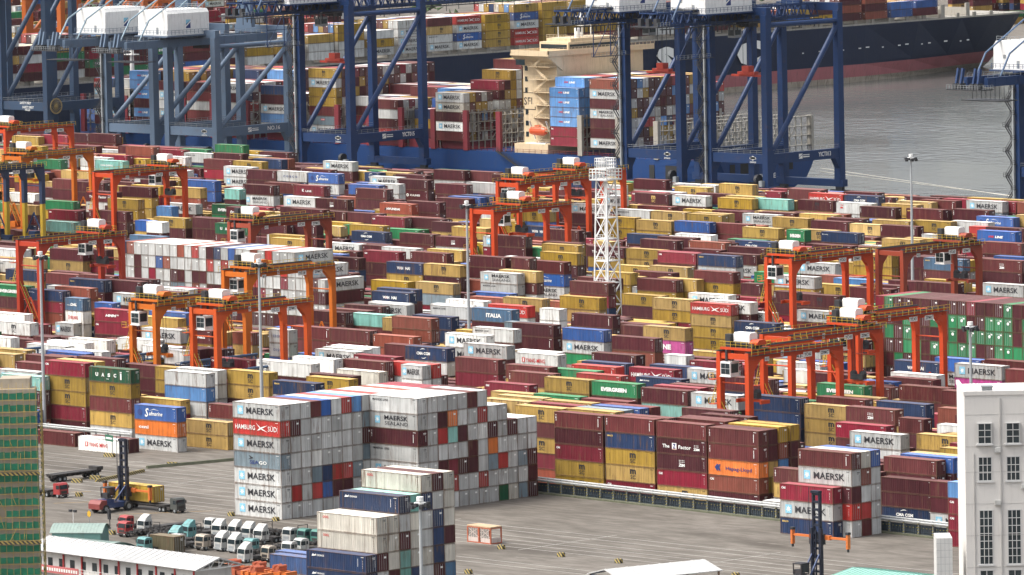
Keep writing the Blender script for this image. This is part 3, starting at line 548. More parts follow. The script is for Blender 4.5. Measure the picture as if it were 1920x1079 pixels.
(-447.99, 353.6, 5.74, 2.87, 0, 0, 0, 0, 1, 0, 'maroon container under a maroon one right of the red gantry crane at far left'),
(-447.99, 353.6, 8.6, 2.87, 0, 0, 0, 0, 0, 0, 'maroon container on a maroon one beyond the red gantry crane at far left'),
(-518.78, 399.1, 2.78, 2.78, 0, 0, 3, 27, 1, 0, 'crimson container with white corner letters atop its stack left of the ship quay at left'),
(-255.13, 472, 8.68, 2.89, 0, 0, 0, 34, 1, 0, 'maroon container with vertical corner letters right of a maroon one before the open water'),
(-406.91, 385.1, 8.64, 2.88, 0, 0, 0, 0, 0, 0, 'maroon container right of a blue one right of the long grey container block'),
(-268.18, 469.2, 8.55, 2.85, 0, 0, 0, 35, 0, 0, 'maroon container with tan corner letters atop its stack before the open water'),
(-281.58, 466.4, 8.67, 2.89, 0, 0, 0, 34, 0, 0, 'maroon container with vertical corner letters atop its stack left of the open water'),
(-519.74, 385.1, 5.3, 2.65, 0, 0, 6, 4, 0, 0, 'tan yellow container with black stacked letters on a maroon one beyond the white reefer rows'),
(-401.21, 411.6, 8.49, 2.83, 0, 0, 2, 16, 0, 0, 'rust orange container with slanted emblem lettering on a tan yellow one'),
(-396.67, 417.2, 8.73, 2.91, 0, 0, 0, 0, 0, 0, 'maroon container right of a rust orange one left of the mid-yard red gantry crane'),
(-270.56, 495.2, 8.67, 2.89, 0, 0, 7, 1, 0, 0, 'grey container with star square atop its stack right of the open water'),
(-310.61, 474.8, 8.64, 2.88, 0, 0, 0, 5, 0, 0, 'maroon container with dark stacked letters atop its stack before the blue ship stern'),
(-478.47, 385.1, 8.44, 2.81, 0, 0, 5, 4, 1, 0, 'mustard yellow container with black stacked letters on a mustard yellow one, first from the left'),
(-425.54, 411.6, 8.67, 2.89, 0, 0, 0, 24, 0, 0, 'maroon container with dotted emblem atop its stack right of the long grey container block'),
(-323.56, 472, 8.65, 2.88, 0, 0, 14, 0, 0, 0, 'teal container atop its stack before the blue ship stern'),
(-333.77, 469.2, 8.62, 2.87, 0, 0, 5, 4, 1, 0, 'mustard yellow container with black stacked letters atop its stack before the blue ship stern'),
(-350.09, 469.2, 8.66, 2.89, 0, 0, 7, 1, 0, 0, 'grey container with star square on a maroon one left of the blue ship stern'),
(-363.69, 469.2, 8.65, 2.88, 0, 0, 0, 6, 1, 0, 'maroon container with yellow stacked letters atop its stack beyond the white lattice tower'),
(-505.56, 414.4, 8.54, 2.85, 0, 0, 0, 0, 0, 0, 'maroon container on a mustard yellow one before the ship quay at left'),
(-443.23, 443.2, 8.55, 2.85, 0, 0, 1, 34, 1, 0, 'faded maroon container with vertical corner letters on a maroon one'),
(-491.97, 420, 8.57, 2.86, 0, 0, 6, 0, 0, 0, 'tan yellow container on a rust orange one before the ship quay at left'),
(-464.87, 440.4, 8.74, 2.91, 0, 0, 3, 19, 1, 0, 'crimson container with white K lettering atop its stack beyond the long grey container block'),
(-481.87, 437.6, 8.53, 2.84, 0, 0, 0, 34, 1, 0, 'maroon container with vertical corner letters on a grey one beyond the long grey container block'),
(-436.25, 466.4, 8.54, 2.85, 0, 0, 0, 0, 1, 0, 'maroon container on a maroon one left of the mid-yard red gantry crane'),
(-365.43, 503.6, 8.73, 2.91, 0, 0, 6, 4, 1, 0, 'tan yellow container with black stacked letters atop its stack right of the white lattice tower'),
(-429.78, 472, 8.72, 2.91, 0, 0, 7, 0, 1, 0, 'grey container atop its stack left of the mid-yard red gantry crane'),
(-456.84, 472, 8.63, 2.88, 0, 0, 0, 34, 0, 0, 'maroon container with vertical corner letters on a maroon one left of the cream ship bridge'),
(-399.84, 506.4, 8.55, 2.85, 0, 0, 0, 0, 0, 0, 'maroon container atop its stack beyond the white lattice tower'),
(-446.05, 498, 8.61, 2.87, 0, 0, 0, 0, 0, 0, 'maroon container on a tan yellow one beyond the mid-yard red gantry crane'),
(-495.17, 474.8, 8.65, 2.88, 0, 0, 11, 11, 0, 0, 'blue container with white script lettering on a grey one beyond the long grey container block'),
(-471.77, 500.8, 8.73, 2.91, 0, 0, 0, 0, 0, 0, 'maroon container on a grey one left of the mid-yard red gantry crane'),
(-583.58, 498, 8.71, 2.9, 0, 0, 8, 0, 0, 0, 'white container atop its stack before the ship quay at left'),
(117.68, 42.53, 0, 2.75, 0, 0, 3, 0, 0, 0, 'crimson container under a crimson one before the white factory building'),
(117.68, 42.53, 2.75, 2.75, 0, 0, 3, 27, 0, 0, 'crimson container with white corner letters under a crimson one before the white factory building'),
(117.68, 42.53, 5.5, 2.75, 0, 0, 3, 27, 0, 0, 'crimson container with white corner letters under a sky blue one before the white factory building'),
(117.68, 42.53, 8.25, 2.75, 0, 0, 12, 0, 0, 0, 'sky blue container on a crimson one before the white factory building'),
(-112.02, 50.9, 0, 2.75, 0, 0, 8, 12, 1, 0, 'white container with red lettering on the ground right of the scaffolded building'),
(-128.25, 53.6, 0, 2.75, 0, 0, 1, 0, 0, 0, 'faded maroon container on the ground beyond the scaffolded building'),
(47.18, 59, 0, 2.82, 0, 0, 0, 0, 0, 0, 'maroon container under a rust orange one right of the roadside fence rail'),
(47.18, 59, 2.82, 2.82, 0, 0, 2, 27, 0, 0, 'rust orange container with white corner letters under a orange one'),
(47.18, 59, 5.65, 2.82, 0, 0, 18, 25, 0, 0, 'orange container with dark blue lettering under a faded maroon one'),
(47.18, 59, 8.47, 2.82, 0, 0, 1, 34, 0, 0, 'faded maroon container with vertical corner letters under a faded maroon one'),
(47.18, 59, 11.3, 2.82, 0, 0, 1, 34, 0, 0, 'faded maroon container with vertical corner letters on a faded maroon one, second from the left'),
(21.91, 59, 0, 2.91, 0, 0, 3, 27, 0, 0, 'crimson container with white corner letters under a tan yellow one'),
(21.91, 59, 2.91, 2.91, 0, 0, 6, 4, 0, 0, 'tan yellow container with black stacked letters under a mustard yellow one, second from the left'),
(21.91, 59, 5.81, 2.91, 0, 0, 5, 4, 0, 0, 'mustard yellow container with black stacked letters under a navy blue one'),
(21.91, 59, 8.72, 2.91, 0, 0, 10, 35, 1, 0, 'navy blue container with tan corner letters under a faded maroon one'),
(21.91, 59, 11.63, 2.91, 0, 0, 1, 34, 0, 0, 'faded maroon container with vertical corner letters on a navy blue one'),
(9.15, 59, 0, 2.89, 0, 0, 5, 4, 0, 0, 'mustard yellow container with black stacked letters left of the roadside fence rail'),
(9.15, 59, 2.89, 2.89, 0, 0, 5, 4, 1, 0, 'mustard yellow container with black stacked letters under a crimson one before the white lattice tower'),
(9.15, 59, 5.78, 2.89, 0, 0, 3, 27, 0, 0, 'crimson container with white corner letters under a maroon one left of the roadside fence rail'),
(9.15, 59, 8.67, 2.89, 0, 0, 0, 0, 0, 0, 'maroon container under a faded maroon one beyond the roadside fence rail'),
(9.15, 59, 11.56, 2.89, 0, 0, 1, 34, 1, 0, 'faded maroon container with vertical corner letters on a maroon one beyond the roadside fence rail'),
(-12.5, 0, 0, 2.9, 0, 0, 7, 1, 0, 1, 'grey container with star square beyond the parked lorries'),
(-12.5, 0, 2.9, 2.9, 0, 0, 7, 1, 0, 1, 'grey container with star square between grey and grey ones beyond the parked lorries'),
(-12.5, 0, 5.8, 2.9, 0, 0, 7, 1, 1, 1, 'grey container with star square under a slate grey one beyond the parked lorries'),
(-12.5, 0, 8.7, 2.9, 0, 0, 17, 30, 0, 1, 'slate grey container with arrow emblem under a grey one beyond the parked lorries'),
(-12.5, 0, 11.6, 2.9, 0, 0, 7, 1, 0, 1, 'grey container with star square under a bright red one beyond the parked lorries'),
(-12.5, 0, 14.5, 2.9, 0, 0, 4, 7, 1, 1, 'bright red container with white bird lettering under a grey one beyond the parked lorries'),
(-12.5, 0, 17.4, 2.9, 0, 0, 7, 1, 0, 1, 'grey container with star square on a bright red one beyond the parked lorries'),
(-0.29, 21.8, 8.7, 2.9, 0, 0, 7, 3, 1, 1, 'grey container with small dark lettering under a maroon one right of the parked lorries'),
(-0.29, 21.8, 11.6, 2.9, 0, 0, 0, 34, 0, 1, 'maroon container with vertical corner letters under a grey one right of the parked lorries'),
(-0.29, 21.8, 14.5, 2.9, 0, 0, 7, 2, 1, 1, 'grey container with star and two-line lettering under a grey one right of the parked lorries'),
(-0.29, 21.8, 17.4, 2.9, 0, 0, 7, 3, 1, 1, 'grey container with small dark lettering on a grey one before the long grey container block'),
(83.21, 38.4, 0, 2.9, 0, 0, 10, 35, 0, 1, 'navy blue container with tan corner letters right of the roadside fence rail'),
(83.21, 38.4, 2.9, 2.9, 0, 0, 7, 1, 1, 1, 'grey container with star square under a crimson one right of the roadside fence rail'),
(83.21, 38.4, 5.8, 2.9, 0, 0, 3, 27, 0, 1, 'crimson container with white corner letters on a grey one right of the roadside fence rail'),
(85.31, 40.9, 8.7, 2.9, 0, 0, 7, 1, 0, 1, 'grey container with star square under a faded maroon one left of the white factory building'),
(85.31, 40.9, 11.6, 2.9, 0, 0, 1, 34, 1, 1, 'faded maroon container with vertical corner letters on a grey one'),
(80.68, -70.5, 5.8, 2.9, 0, 2, 10, 36, 1, 1, 'navy blue container with white horse emblem right of the parked lorries'),
(80.68, -68, 8.7, 2.9, 0, 2, 9, 14, 1, 1, 'cream container with small red lettering under a cream one right of the parked lorries'),
(80.68, -68, 11.6, 2.9, 0, 2, 9, 14, 1, 1, 'cream container with small red lettering on a cream one right of the parked lorries'),
(80.68, -65.5, 11.6, 2.9, 0, 2, 9, 0, 1, 1, 'cream container right of the parked lorries'),
(80.68, -63, 14.5, 2.9, 0, 2, 10, 36, 1, 1, 'navy blue container with white horse emblem on a grey one right of the parked lorries'),
(80.68, -60.5, 14.5, 2.9, 0, 2, 14, 0, 0, 1, 'teal container on a cream one right of the parked lorries'),
(80.68, -58, 17.4, 2.9, 0, 2, 9, 14, 1, 1, 'cream container with small red lettering on a navy blue one right of the parked lorries'),
(80.68, -53, 17.4, 2.9, 0, 2, 9, 0, 1, 1, 'cream container right of a cream one right of the parked lorries'),
(-257.5, 243.5, 14.5, 2.9, 1, 0, 7, 1, 0, 1, 'grey container with star square on a grey one beyond the orange gantry cranes at left'),
(-252.5, 243.5, 11.6, 2.9, 1, 0, 7, 1, 0, 1, 'grey container with star square on a grey one'),
(-247.5, 243.5, 5.8, 2.9, 1, 0, 0, 0, 1, 1, 'maroon container under a grey one right of the long grey container block'),
(-247.5, 243.5, 8.7, 2.9, 1, 0, 7, 1, 1, 1, 'grey container with star square on a maroon one right of the long grey container block'),
(-146.3, 59, 0, 2.75, 0, 0, 0, 0, 0, 2, 'maroon container under a blue one beyond the scaffolded building'),
(-146.3, 59, 2.75, 2.75, 0, 0, 11, 0, 0, 2, 'blue container on a maroon one beyond the scaffolded building'),
(-146, 117, 7.86, 2.62, 0, 0, 3, 27, 0, 2, 'crimson container with white corner letters atop its stack before the orange gantry cranes at left'),
(-161.92, 137.9, 10.48, 2.62, 0, 1, 2, 0, 1, 2, 'short rust orange container on a navy blue one before the long grey container block'),
(-93.64, 230.6, 2.85, 2.85, 0, 0, 7, 1, 0, 2, 'grey container with star square atop its stack left of the big green and maroon block'),
(-81.15, 230.6, 2.85, 2.85, 0, 0, 6, 4, 0, 2, 'tan yellow container with black stacked letters under a maroon one'),
(-81.15, 230.6, 5.7, 2.85, 0, 0, 0, 34, 0, 2, 'maroon container with vertical corner letters on a tan yellow one'),
(-94.33, 233.4, 5.5, 2.75, 0, 0, 11, 0, 0, 2, 'blue container atop its stack left of the orange gantry cranes at right'),
(-160.59, 291.4, 8.55, 2.85, 0, 1, 0, 0, 1, 2, 'short maroon container atop its stack left of the orange gantry cranes at right'),
(-356.01, 324.4, 11.4, 2.85, 0, 0, 0, 28, 0, 2, 'maroon container with tiny corner letter atop its stack beyond the long grey container block'),
(-327.49, 387.9, 11.4, 2.85, 0, 0, 5, 4, 1, 2, 'mustard yellow container with black stacked letters on a maroon one, first from the left'),
(-353.33, 414.4, 11.4, 2.85, 0, 0, 0, 0, 1, 2, 'maroon container atop its stack beyond the mid-yard red gantry crane'),
(-339.59, 420, 10.48, 2.62, 0, 0, 7, 1, 1, 2, 'grey container with star square atop its stack right of the mid-yard red gantry crane'),
(-529.46, 440.4, 11, 2.75, 0, 0, 0, 34, 0, 2, 'maroon container with vertical corner letters on a navy blue one'),
(-394.67, 474.8, 11.4, 2.85, 0, 0, 10, 0, 0, 2, 'navy blue container atop its stack right of the mid-yard red gantry crane'),
(-529.4, 606, 24.1, 2.9, 0, 0, 12, 26, 0, 3, 'sky blue container with red and white lettering right of the cream ship bridge'),
]
BULK = [
(99.18,59,0,2.73,0,0,[701,0,0]), (62.85,59,0,2.66,0,0,[700,604]), (33.93,64.6,0,2.89,0,0,[-1,-1,-1,-1,100]), (32.6,67.4,0,2.87,0,0,[-1,-1,-1,-1,100]), (22.71,61.8,0,2.91,0,0,[-1,-1,-1,-1,100]), (6.88,64.6,0,2.88,0,0,[-1,-1,-1,-1,600]),
(6.52,67.4,0,2.88,0,0,[-1,-1,-1,-1,1700]), (-6.46,64.6,0,2.84,0,0,[200,300,604,100]), (7.7,70.2,0,2.91,0,0,[-1,-1,-1,-1,1100]), (7.87,73,0,2.91,0,0,[-1,-1,-1,-1,100]), (-7.87,70.2,0,2.82,0,0,[-1,-1,-1,-1,300]), (-7.18,73,0,2.87,0,0,[-1,-1,-1,-1,600]),
(103.01,61.8,0,2.88,0,0,[-1,-1,600]), (83.71,64.6,0,2.71,0,0,[-1,-1,0]), (85.1,67.4,0,2.78,0,0,[-1,-1,0]), (84.49,70.2,0,2.77,0,0,[-1,-1,-1,600]), (86.84,75.8,0,2.88,0,0,[-1,-1,812]), (81.48,84.6,0,2.78,0,0,[-1,-1,200]),
(68.75,90.2,0,2.86,0,0,[-1,-1,600]), (72.91,93,0,2.86,0,0,[-1,-1,-1,500]), (55.32,87.4,0,2.82,0,0,[-1,-1,700]), (57.52,108.6,0,2.67,0,0,[-1,-1,1100]), (44.37,95.8,0,2.84,0,0,[-1,-1,100]), (48.19,108.6,0,2.82,0,1,[-1,34,0]),
(54.54,117,0,2.85,0,0,[-1,-1,28]), (16.04,90.2,0,2.92,0,0,[-1,-1,-1,0]), (6.03,95.8,0,2.91,0,0,[-1,-1,-1,0]), (45.46,122.6,0,2.92,0,0,[-1,-1,1010]), (27.75,117,0,2.83,0,0,[-1,-1,100]), (27.88,125.4,0,2.89,0,0,[-1,-1,1000]),
(-95.72,70.2,0,2.79,0,0,[0,700]), (14.84,119.8,0,2.69,0,0,[500]), (7.15,146.3,0,2.8,0,0,[-1,-1,100]), (1.65,119.8,0,2.89,0,0,[1100,1000]), (-22.57,98.6,0,2.84,0,0,[-1,-1,-1,100]), (-37.72,87.4,0,2.86,0,0,[-1,-1,-1,600]),
(-115.76,70.2,0,2.81,0,0,[-1,300]), (12.8,125.4,0,2.88,0,0,[-1,-1,34]), (-3.57,122.6,0,2.72,0,0,[-1,-1,5,504]), (-39.39,93,0,2.87,0,0,[-1,-1,-1,600]), (-4.61,149.1,0,2.86,0,0,[-1,-1,600]), (-35.31,98.6,0,2.87,0,0,[-1,-1,-1,1300]),
(-11.56,117,0,2.88,0,0,[-1,-1,0]), (-49.6,101.4,0,2.71,0,0,[-1,-1,-1,600]), (25.57,146.3,0,2.89,0,0,[-1,-1,200]), (-24.67,117,0,2.91,0,0,[-1,-1,1400]), (-26.67,122.6,0,2.88,0,0,[-1,-1,-1,300]), (12.53,149.1,0,2.88,0,0,[-1,-1,100]),
(-11.1,151.9,0,2.56,0,0,[-1,-1,0]), (-19.96,169.6,0,2.63,0,0,[-1,-1,100]), (-25.09,125.4,0,2.91,0,0,[-1,-1,-1,100]), (-23.46,172.4,0,2.6,0,0,[-1,-1,0]), (-58.55,108.6,0,2.87,0,0,[-1,-1,500]), (-43.24,122.6,0,2.82,0,0,[-1,-1,0]),
(-95.8,87.4,0,2.85,0,0,[-1,-1,700]), (-24.23,175.2,0,2.72,0,0,[-1,-1,1100]), (-56.09,122.6,0,2.83,0,0,[-1,-1,500]), (-18.86,180.8,0,2.81,0,0,[-1,-1,100]), (-27.69,143.5,0,2.82,0,0,[-1,-1,1010]), (-95.16,95.8,0,2.87,0,0,[-1,-1,0]),
(-43.43,135.1,0,2.77,0,0,[-1,-1,0]), (-127.24,87.4,0,2.87,0,0,[700,700]), (-150.57,64.6,0,2.86,0,0,[200,100]), (-100.13,101.4,0,2.83,0,0,[-1,-1,-1,0]), (-59.58,135.1,0,2.7,0,0,[-1,-1,-1,400]), (-36.35,178,0,2.83,0,0,[-1,604]),
(-22.74,186.4,0,2.88,0,0,[-1,-1,800]), (-129.91,93,0,2.86,0,0,[-1,700,700,700]), (-68.77,125.4,0,2.87,0,0,[-1,-1,604]), (-118.02,95.8,0,2.86,0,0,[-1,0]), (-157.88,70.2,0,2.86,0,0,[-1,1035,600,701]), (-100.05,108.6,0,2.88,0,0,[-1,-1,504]),
(9.52,183.6,0,2.85,0,0,[-1,0,701,100]), (-46.33,180.8,0,2.8,0,0,[-1,0]), (-42.88,149.1,0,2.87,0,0,[-1,-1,0]), (-69.13,137.9,0,2.73,0,0,[-1,-1,-1,1300]), (-53.28,143.5,0,2.91,0,0,[-1,-1,34]), (-139.35,95.8,0,2.72,0,0,[-1,34,504,504]),
(-102.14,125.4,0,2.86,0,0,[-1,-1,700,400]), (-96.08,122.6,0,2.86,0,1,[-1,-1,800]), (-66.31,140.7,0,2.91,0,0,[-1,-1,-1,434]), (-55.68,151.9,0,2.82,0,0,[-1,-1,-1,1035]), (-79.18,135.1,0,2.84,0,0,[-1,-1,600,100]), (-152.12,98.6,0,2.61,0,0,[-1,0,0,0]),
(-5.96,186.4,0,2.85,0,0,[-1,34]), (-169.25,84.6,0,2.76,0,0,[-1,-1,-1,134]), (-76.71,211.8,0,2.77,0,0,[34]), (-122.36,111.4,0,2.89,0,0,[-1,-1,0]), (-69,146.3,0,2.92,0,0,[-1,-1,-1,1000]), (-61.51,169.6,0,2.56,0,0,[-1,-1,28]),
(-39.43,206.2,0,2.8,0,0,[-1,0]), (-129.31,114.2,0,2.8,0,0,[-1,-1,-1,803]), (-10.38,200.6,0,2.67,0,0,[-1,-1,-1,100]), (-112.78,122.6,0,2.89,0,0,[-1,-1,100]), (-162.94,90.2,0,2.87,0,0,[-1,-1,-1,600]), (-35.81,214.6,0,2.82,0,0,[0,702,1100]),
(-96.25,137.9,0,2.9,0,0,[-1,500]), (-124.65,119.8,0,2.92,0,0,[-1,-1,500]), (-162.96,95.8,0,2.89,0,0,[-1,-1,-1,0]), (-187.88,90.2,0,2.89,0,0,[-1,-1,604,600]), (-176.68,98.6,0,2.7,0,0,[-1,-1,-1,100]), (-175.61,93,0,2.86,0,0,[-1,-1,-1,100]),
(-68.49,169.6,0,2.75,0,1,[-1,-1,-1,700]), (-122.74,135.1,0,2.72,0,0,[-1,-1,-1,327]), (-88.32,169.6,0,2.56,0,0,[-1,-1,-1,34]), (-68.91,149.1,0,2.63,0,0,[-1,-1,-1,604]), (-93.25,151.9,0,2.89,0,0,[-1,-1,0]), (-178.82,101.4,0,2.81,0,0,[-1,-1,-1,1100]),
(-193.83,98.6,0,2.83,0,0,[-1,-1,-1,600]), (-187.32,108.6,0,2.58,0,0,[-1,-1,-1,1100]), (-156.83,114.2,0,2.92,0,1,[-1,-1,0]), (-119.26,178,0,2.79,0,0,[-1,-1,812]), (-185.05,111.4,0,2.61,0,0,[-1,-1,-1,800]), (-137.12,137.9,0,2.73,0,0,[-1,-1,800]),
(-158.33,119.8,0,2.85,0,1,[-1,-1,200,0]), (-137.68,140.7,0,2.77,0,0,[-1,-1,-1,800]), (-122.14,149.1,0,2.87,0,0,[-1,0,700]), (-173.12,122.6,0,2.75,0,0,[-1,-1,504]), (-138.23,143.5,0,2.8,0,0,[-1,-1,-1,800]), (-199.62,114.2,0,2.63,0,0,[-1,-1,-1,800]),
(-131.13,151.9,0,2.79,0,0,[-1,-1,327,100]), (-96.53,140.7,0,2.84,0,0,[-1,-1,-1,100]), (-196.46,117,0,2.79,0,0,[-1,-1,-1,800]), (-99.33,186.4,0,2.92,0,0,[-1,300,200]), (-216.89,114.2,0,2.84,0,0,[-1,-1,-1,800]), (-196.08,122.6,0,2.82,0,0,[-1,-1,500]),
(-194.6,135.1,0,2.58,0,0,[-1,-1,28]), (-121.51,206.2,0,2.9,0,0,[-1,-1,914]), (-152.86,169.6,0,2.61,0,0,[-1,-1,200]), (-134.11,172.4,0,2.88,0,0,[-1,-1,701]), (-150.81,137.9,0,2.86,0,1,[-1,-1,1111]), (-189.75,146.3,0,2.91,0,0,[-1,-1,504]),
(-166.05,169.6,0,2.75,0,0,[-1,-1,100]), (-196.32,143.5,0,2.91,0,0,[-1,-1,504]), (-127.58,200.6,0,2.66,0,0,[-1,1300]), (-137.29,183.6,0,2.92,0,0,[-1,-1,100]), (-112.07,209,0,2.81,0,0,[-1,700]), (-142.4,200.6,0,2.73,0,0,[-1,604]),
(-177.98,169.6,0,2.73,0,0,[-1,504,134]), (-121.19,211.8,0,2.66,0,0,[-1,-1,-1,0]), (-237.96,137.9,0,2.84,0,0,[-1,-1,327]), (-123.69,214.6,0,2.68,0,0,[-1,-1,-1,0]), (-224.07,143.5,0,2.82,0,1,[-1,-1,600]), (-147.63,203.4,0,2.66,0,0,[-1,-1,-1,1737]),
(-106.18,230.6,0,2.69,0,0,[-1,504]), (-179.15,200.6,0,2.59,0,0,[-1,1010]), (-190.82,209,0,2.92,0,0,[-1,100,604]), (-225.81,169.6,0,2.6,0,0,[-1,-1,134]), (-252.59,149.1,0,2.89,0,0,[-1,-1,-1,800]), (-190.04,217.4,0,2.92,0,0,[28,1000]),
(-226.18,172.4,0,2.84,0,0,[-1,-1,300,1100]), (-141.2,217.4,0,2.92,0,0,[-1,-1,0]), (-206.56,214.6,0,2.83,0,0,[-1,100]), (-232.05,175.2,0,2.78,0,0,[-1,-1,-1,600]), (-205.83,200.6,0,2.56,0,0,[-1,-1,0]), (-115.5,260.6,0,2.56,0,0,[-1,0]),
(-240.86,169.6,0,2.84,0,0,[-1,0]), (-163.87,230.6,0,2.61,0,1,[-1,-1,800,800]), (-216.32,217.4,0,2.92,0,0,[-1,-1,100]), (-168.68,214.6,0,2.91,0,0,[-1,-1,24]), (-179.74,230.6,0,2.64,0,0,[-1,-1,700,407]), (-203.56,236.2,0,2.9,0,0,[-1,0]),
(-225.43,230.6,0,2.72,0,0,[-1,-1,0]), (-206.45,239,0,2.87,0,0,[-1,-1,703]), (-220.38,233.4,0,2.83,0,0,[-1,-1,701]), (-250.32,178,0,2.88,0,1,[-1,327,100,1100]), (-223.47,236.2,0,2.81,0,0,[-1,-1,701]), (-143.86,263.4,0,2.66,0,0,[-1,-1,28,801]),
(-210.08,247.4,0,2.92,0,0,[-1,-1,800]), (-263.32,180.8,0,2.92,0,1,[0,700,812]), (-161.23,263.4,0,2.58,0,0,[34,300]), (-180.65,236.2,0,2.91,0,0,[-1,-1,0]), (-183.5,239,0,2.82,0,0,[-1,-1,-1,604]), (-215.74,260.6,0,2.69,0,0,[-1,-1,200]),
(-174.21,247.4,0,2.84,0,0,[-1,701,600]), (-130.8,277.4,0,2.91,0,0,[-1,-1,0]), (-173.33,266.2,0,2.6,0,0,[-1,100,0]), (-269.49,200.6,0,2.71,0,0,[-1,-1,0]), (-152.91,266.2,0,2.89,0,0,[-1,-1,-1,701]), (-220.51,266.2,0,2.82,0,0,[-1,-1,1100]),
(-148.06,288.6,0,2.62,0,0,[-1,327,0,34]), (-225.23,239,0,2.63,0,0,[-1,-1,0]), (-262.01,203.4,0,2.9,0,0,[-1,-1,28]), (-298.82,200.6,0,2.57,0,0,[604,200]), (-292.54,203.4,0,2.75,0,0,[-1,28,200]), (-226.39,241.8,0,2.75,0,0,[-1,-1,34,1000]),
(-268.18,211.8,0,2.84,0,0,[-1,604,100,800]), (-132.9,297,0,2.87,0,0,[-1,-1,134]), (-311.23,200.6,0,2.69,0,0,[-1,200,0]), (-265.2,214.6,0,2.83,0,0,[-1,34,1100,307]), (-298.5,206.2,0,2.66,0,0,[-1,-1,-1,700]), (-145.61,299.8,0,2.84,0,0,[-1,-1,134,504]),
(-137.25,305.4,0,2.84,0,0,[-1,-1,-1,0]), (-115.59,321.6,0,2.83,0,0,[-1,-1,500]), (-134.92,321.6,0,2.66,0,0,[-1,-1,34]), (-233.18,260.6,0,2.64,0,0,[-1,327,1700]), (-197.7,274.6,0,2.84,0,0,[-1,1010,300]), (-145.8,324.4,0,2.56,0,0,[-1,-1,-1,0]),
(-247.89,260.6,0,2.56,0,0,[-1,-1,504,500]), (-290.83,217.4,0,2.88,0,0,[-1,-1,0]), (-137.45,327.2,0,2.67,0,0,[-1,-1,1010,504]), (-159.9,321.6,0,2.56,0,0,[-1,-1,-1,1200]), (-300.38,214.6,0,2.9,0,0,[-1,-1,0]), (-190.03,288.6,0,2.82,0,0,[-1,-1,500]),
(-301.51,230.6,0,2.61,0,0,[-1,-1,-1,0]), (-186.22,291.4,0,2.85,0,0,[-1,-1,504,600]), (-208.84,288.6,0,2.67,0,0,[200,504,504,100]), (-150.36,291.4,0,2.74,0,0,[-1,-1,-1,500]), (-166.51,324.4,0,2.6,0,0,[-1,-1,-1,234]), (-315.06,230.6,0,2.65,0,0,[-1,-1,-1,100]),
(-326.9,230.6,0,2.58,0,0,[-1,-1,1010,100]), (-240.36,288.6,0,2.59,0,0,[-1,504]), (-328.19,233.4,0,2.63,0,0,[-1,-1,-1,0]), (-201.8,299.8,0,2.88,0,0,[-1,-1,-1,35]), (-209.57,294.2,0,2.89,0,0,[-1,-1,500]), (-177.6,294.2,0,2.65,0,0,[-1,-1,701]),
(-237.01,291.4,0,2.69,0,0,[-1,701,134,600]), (-341.25,230.6,0,2.65,0,0,[-1,-1,600]), (-217.55,321.6,0,2.59,0,0,[-1,-1,34,604]), (-239.62,332.8,0,2.87,0,0,[-1,-1,504]), (-259.13,288.6,0,2.84,0,0,[-1,28,0]), (-198.86,353.6,0,2.58,0,0,[-1,-1,0,500]),
(-186.67,338.4,0,2.86,0,0,[-1,-1,0]), (-271.7,288.6,0,2.81,0,0,[-1,-1,504]), (-241.75,305.4,0,2.92,0,0,[0,702,1111]), (-155.27,367.6,0,2.84,0,0,[-1,504]), (-168.19,362,0,2.87,0,0,[-1,327]), (-235.8,294.2,0,2.68,0,1,[-1,-1,-1,0,0]),
(-263.18,321.6,0,2.57,0,1,[-1,-1,-1,0]), (-293.28,288.6,0,2.87,0,0,[-1,28,1010,0]), (-166.68,385.1,0,2.56,0,0,[-1,-1,703,1100]), (-249.87,294.2,0,2.65,0,0,[-1,-1,701,0]), (-181.64,364.8,0,2.82,0,0,[-1,0,34,34]), (-202.14,321.6,0,2.74,0,0,[-1,-1,-1,701]),
(-190.22,362,0,2.85,0,0,[-1,34]), (-225.34,353.6,0,2.64,0,0,[-1,327,701,0]), (-266.4,291.4,0,2.72,0,0,[-1,-1,-1,604]), (-217.57,324.4,0,2.68,0,0,[-1,-1,100,100]), (-256.09,324.4,0,2.91,0,0,[-1,0,0]), (-220.27,327.2,0,2.65,0,0,[-1,-1,-1,-1,327]),
(-296.86,305.4,0,2.88,0,0,[703,0,34]), (-291.69,321.6,0,2.72,0,0,[-1,-1,0,600]), (-363.91,271.8,0,2.85,0,0,[-1,100,327,0]), (-369.32,269,0,2.84,0,0,[-1,300]), (-239.74,356.4,0,2.7,0,0,[-1,-1,-1,0]), (-255.87,353.6,0,2.57,0,0,[-1,-1,604]),
(-307.42,321.6,0,2.66,0,0,[-1,-1,28,700]), (-227.73,359.2,0,2.91,0,0,[-1,-1,24]), (-268.77,353.6,0,2.56,0,0,[-1,1111,504]), (-282.73,367.6,0,2.89,0,0,[-1,0,23]), (-223.66,385.1,0,2.6,0,0,[-1,-1,700]), (-258.31,327.2,0,2.65,0,0,[-1,-1,0,0,504]),
(-184.65,401.9,0,2.89,0,0,[-1,-1,34]), (-248.53,367.6,0,2.84,0,0,[-1,-1,-1,234]), (-249.45,385.1,0,2.56,0,0,[-1,-1,-1,1010]), (-261.89,364.8,0,2.86,0,0,[-1,-1,34]), (-211.73,396.3,0,2.89,0,0,[-1,-1,0]), (-209.42,401.9,0,2.85,0,0,[-1,-1,28,604]),
(-302.14,353.6,0,2.88,0,0,[-1,-1,0]), (-261.41,370.4,0,2.92,0,0,[-1,-1,-1,0]), (-321.27,353.6,0,2.58,0,0,[-1,-1,702]), (-307.46,356.4,0,2.68,0,0,[-1,-1,327,701]), (-380.74,305.4,0,2.87,0,0,[-1,-1,-1,1900]), (-212.39,411.6,0,2.85,0,0,[-1,-1,200,700]),
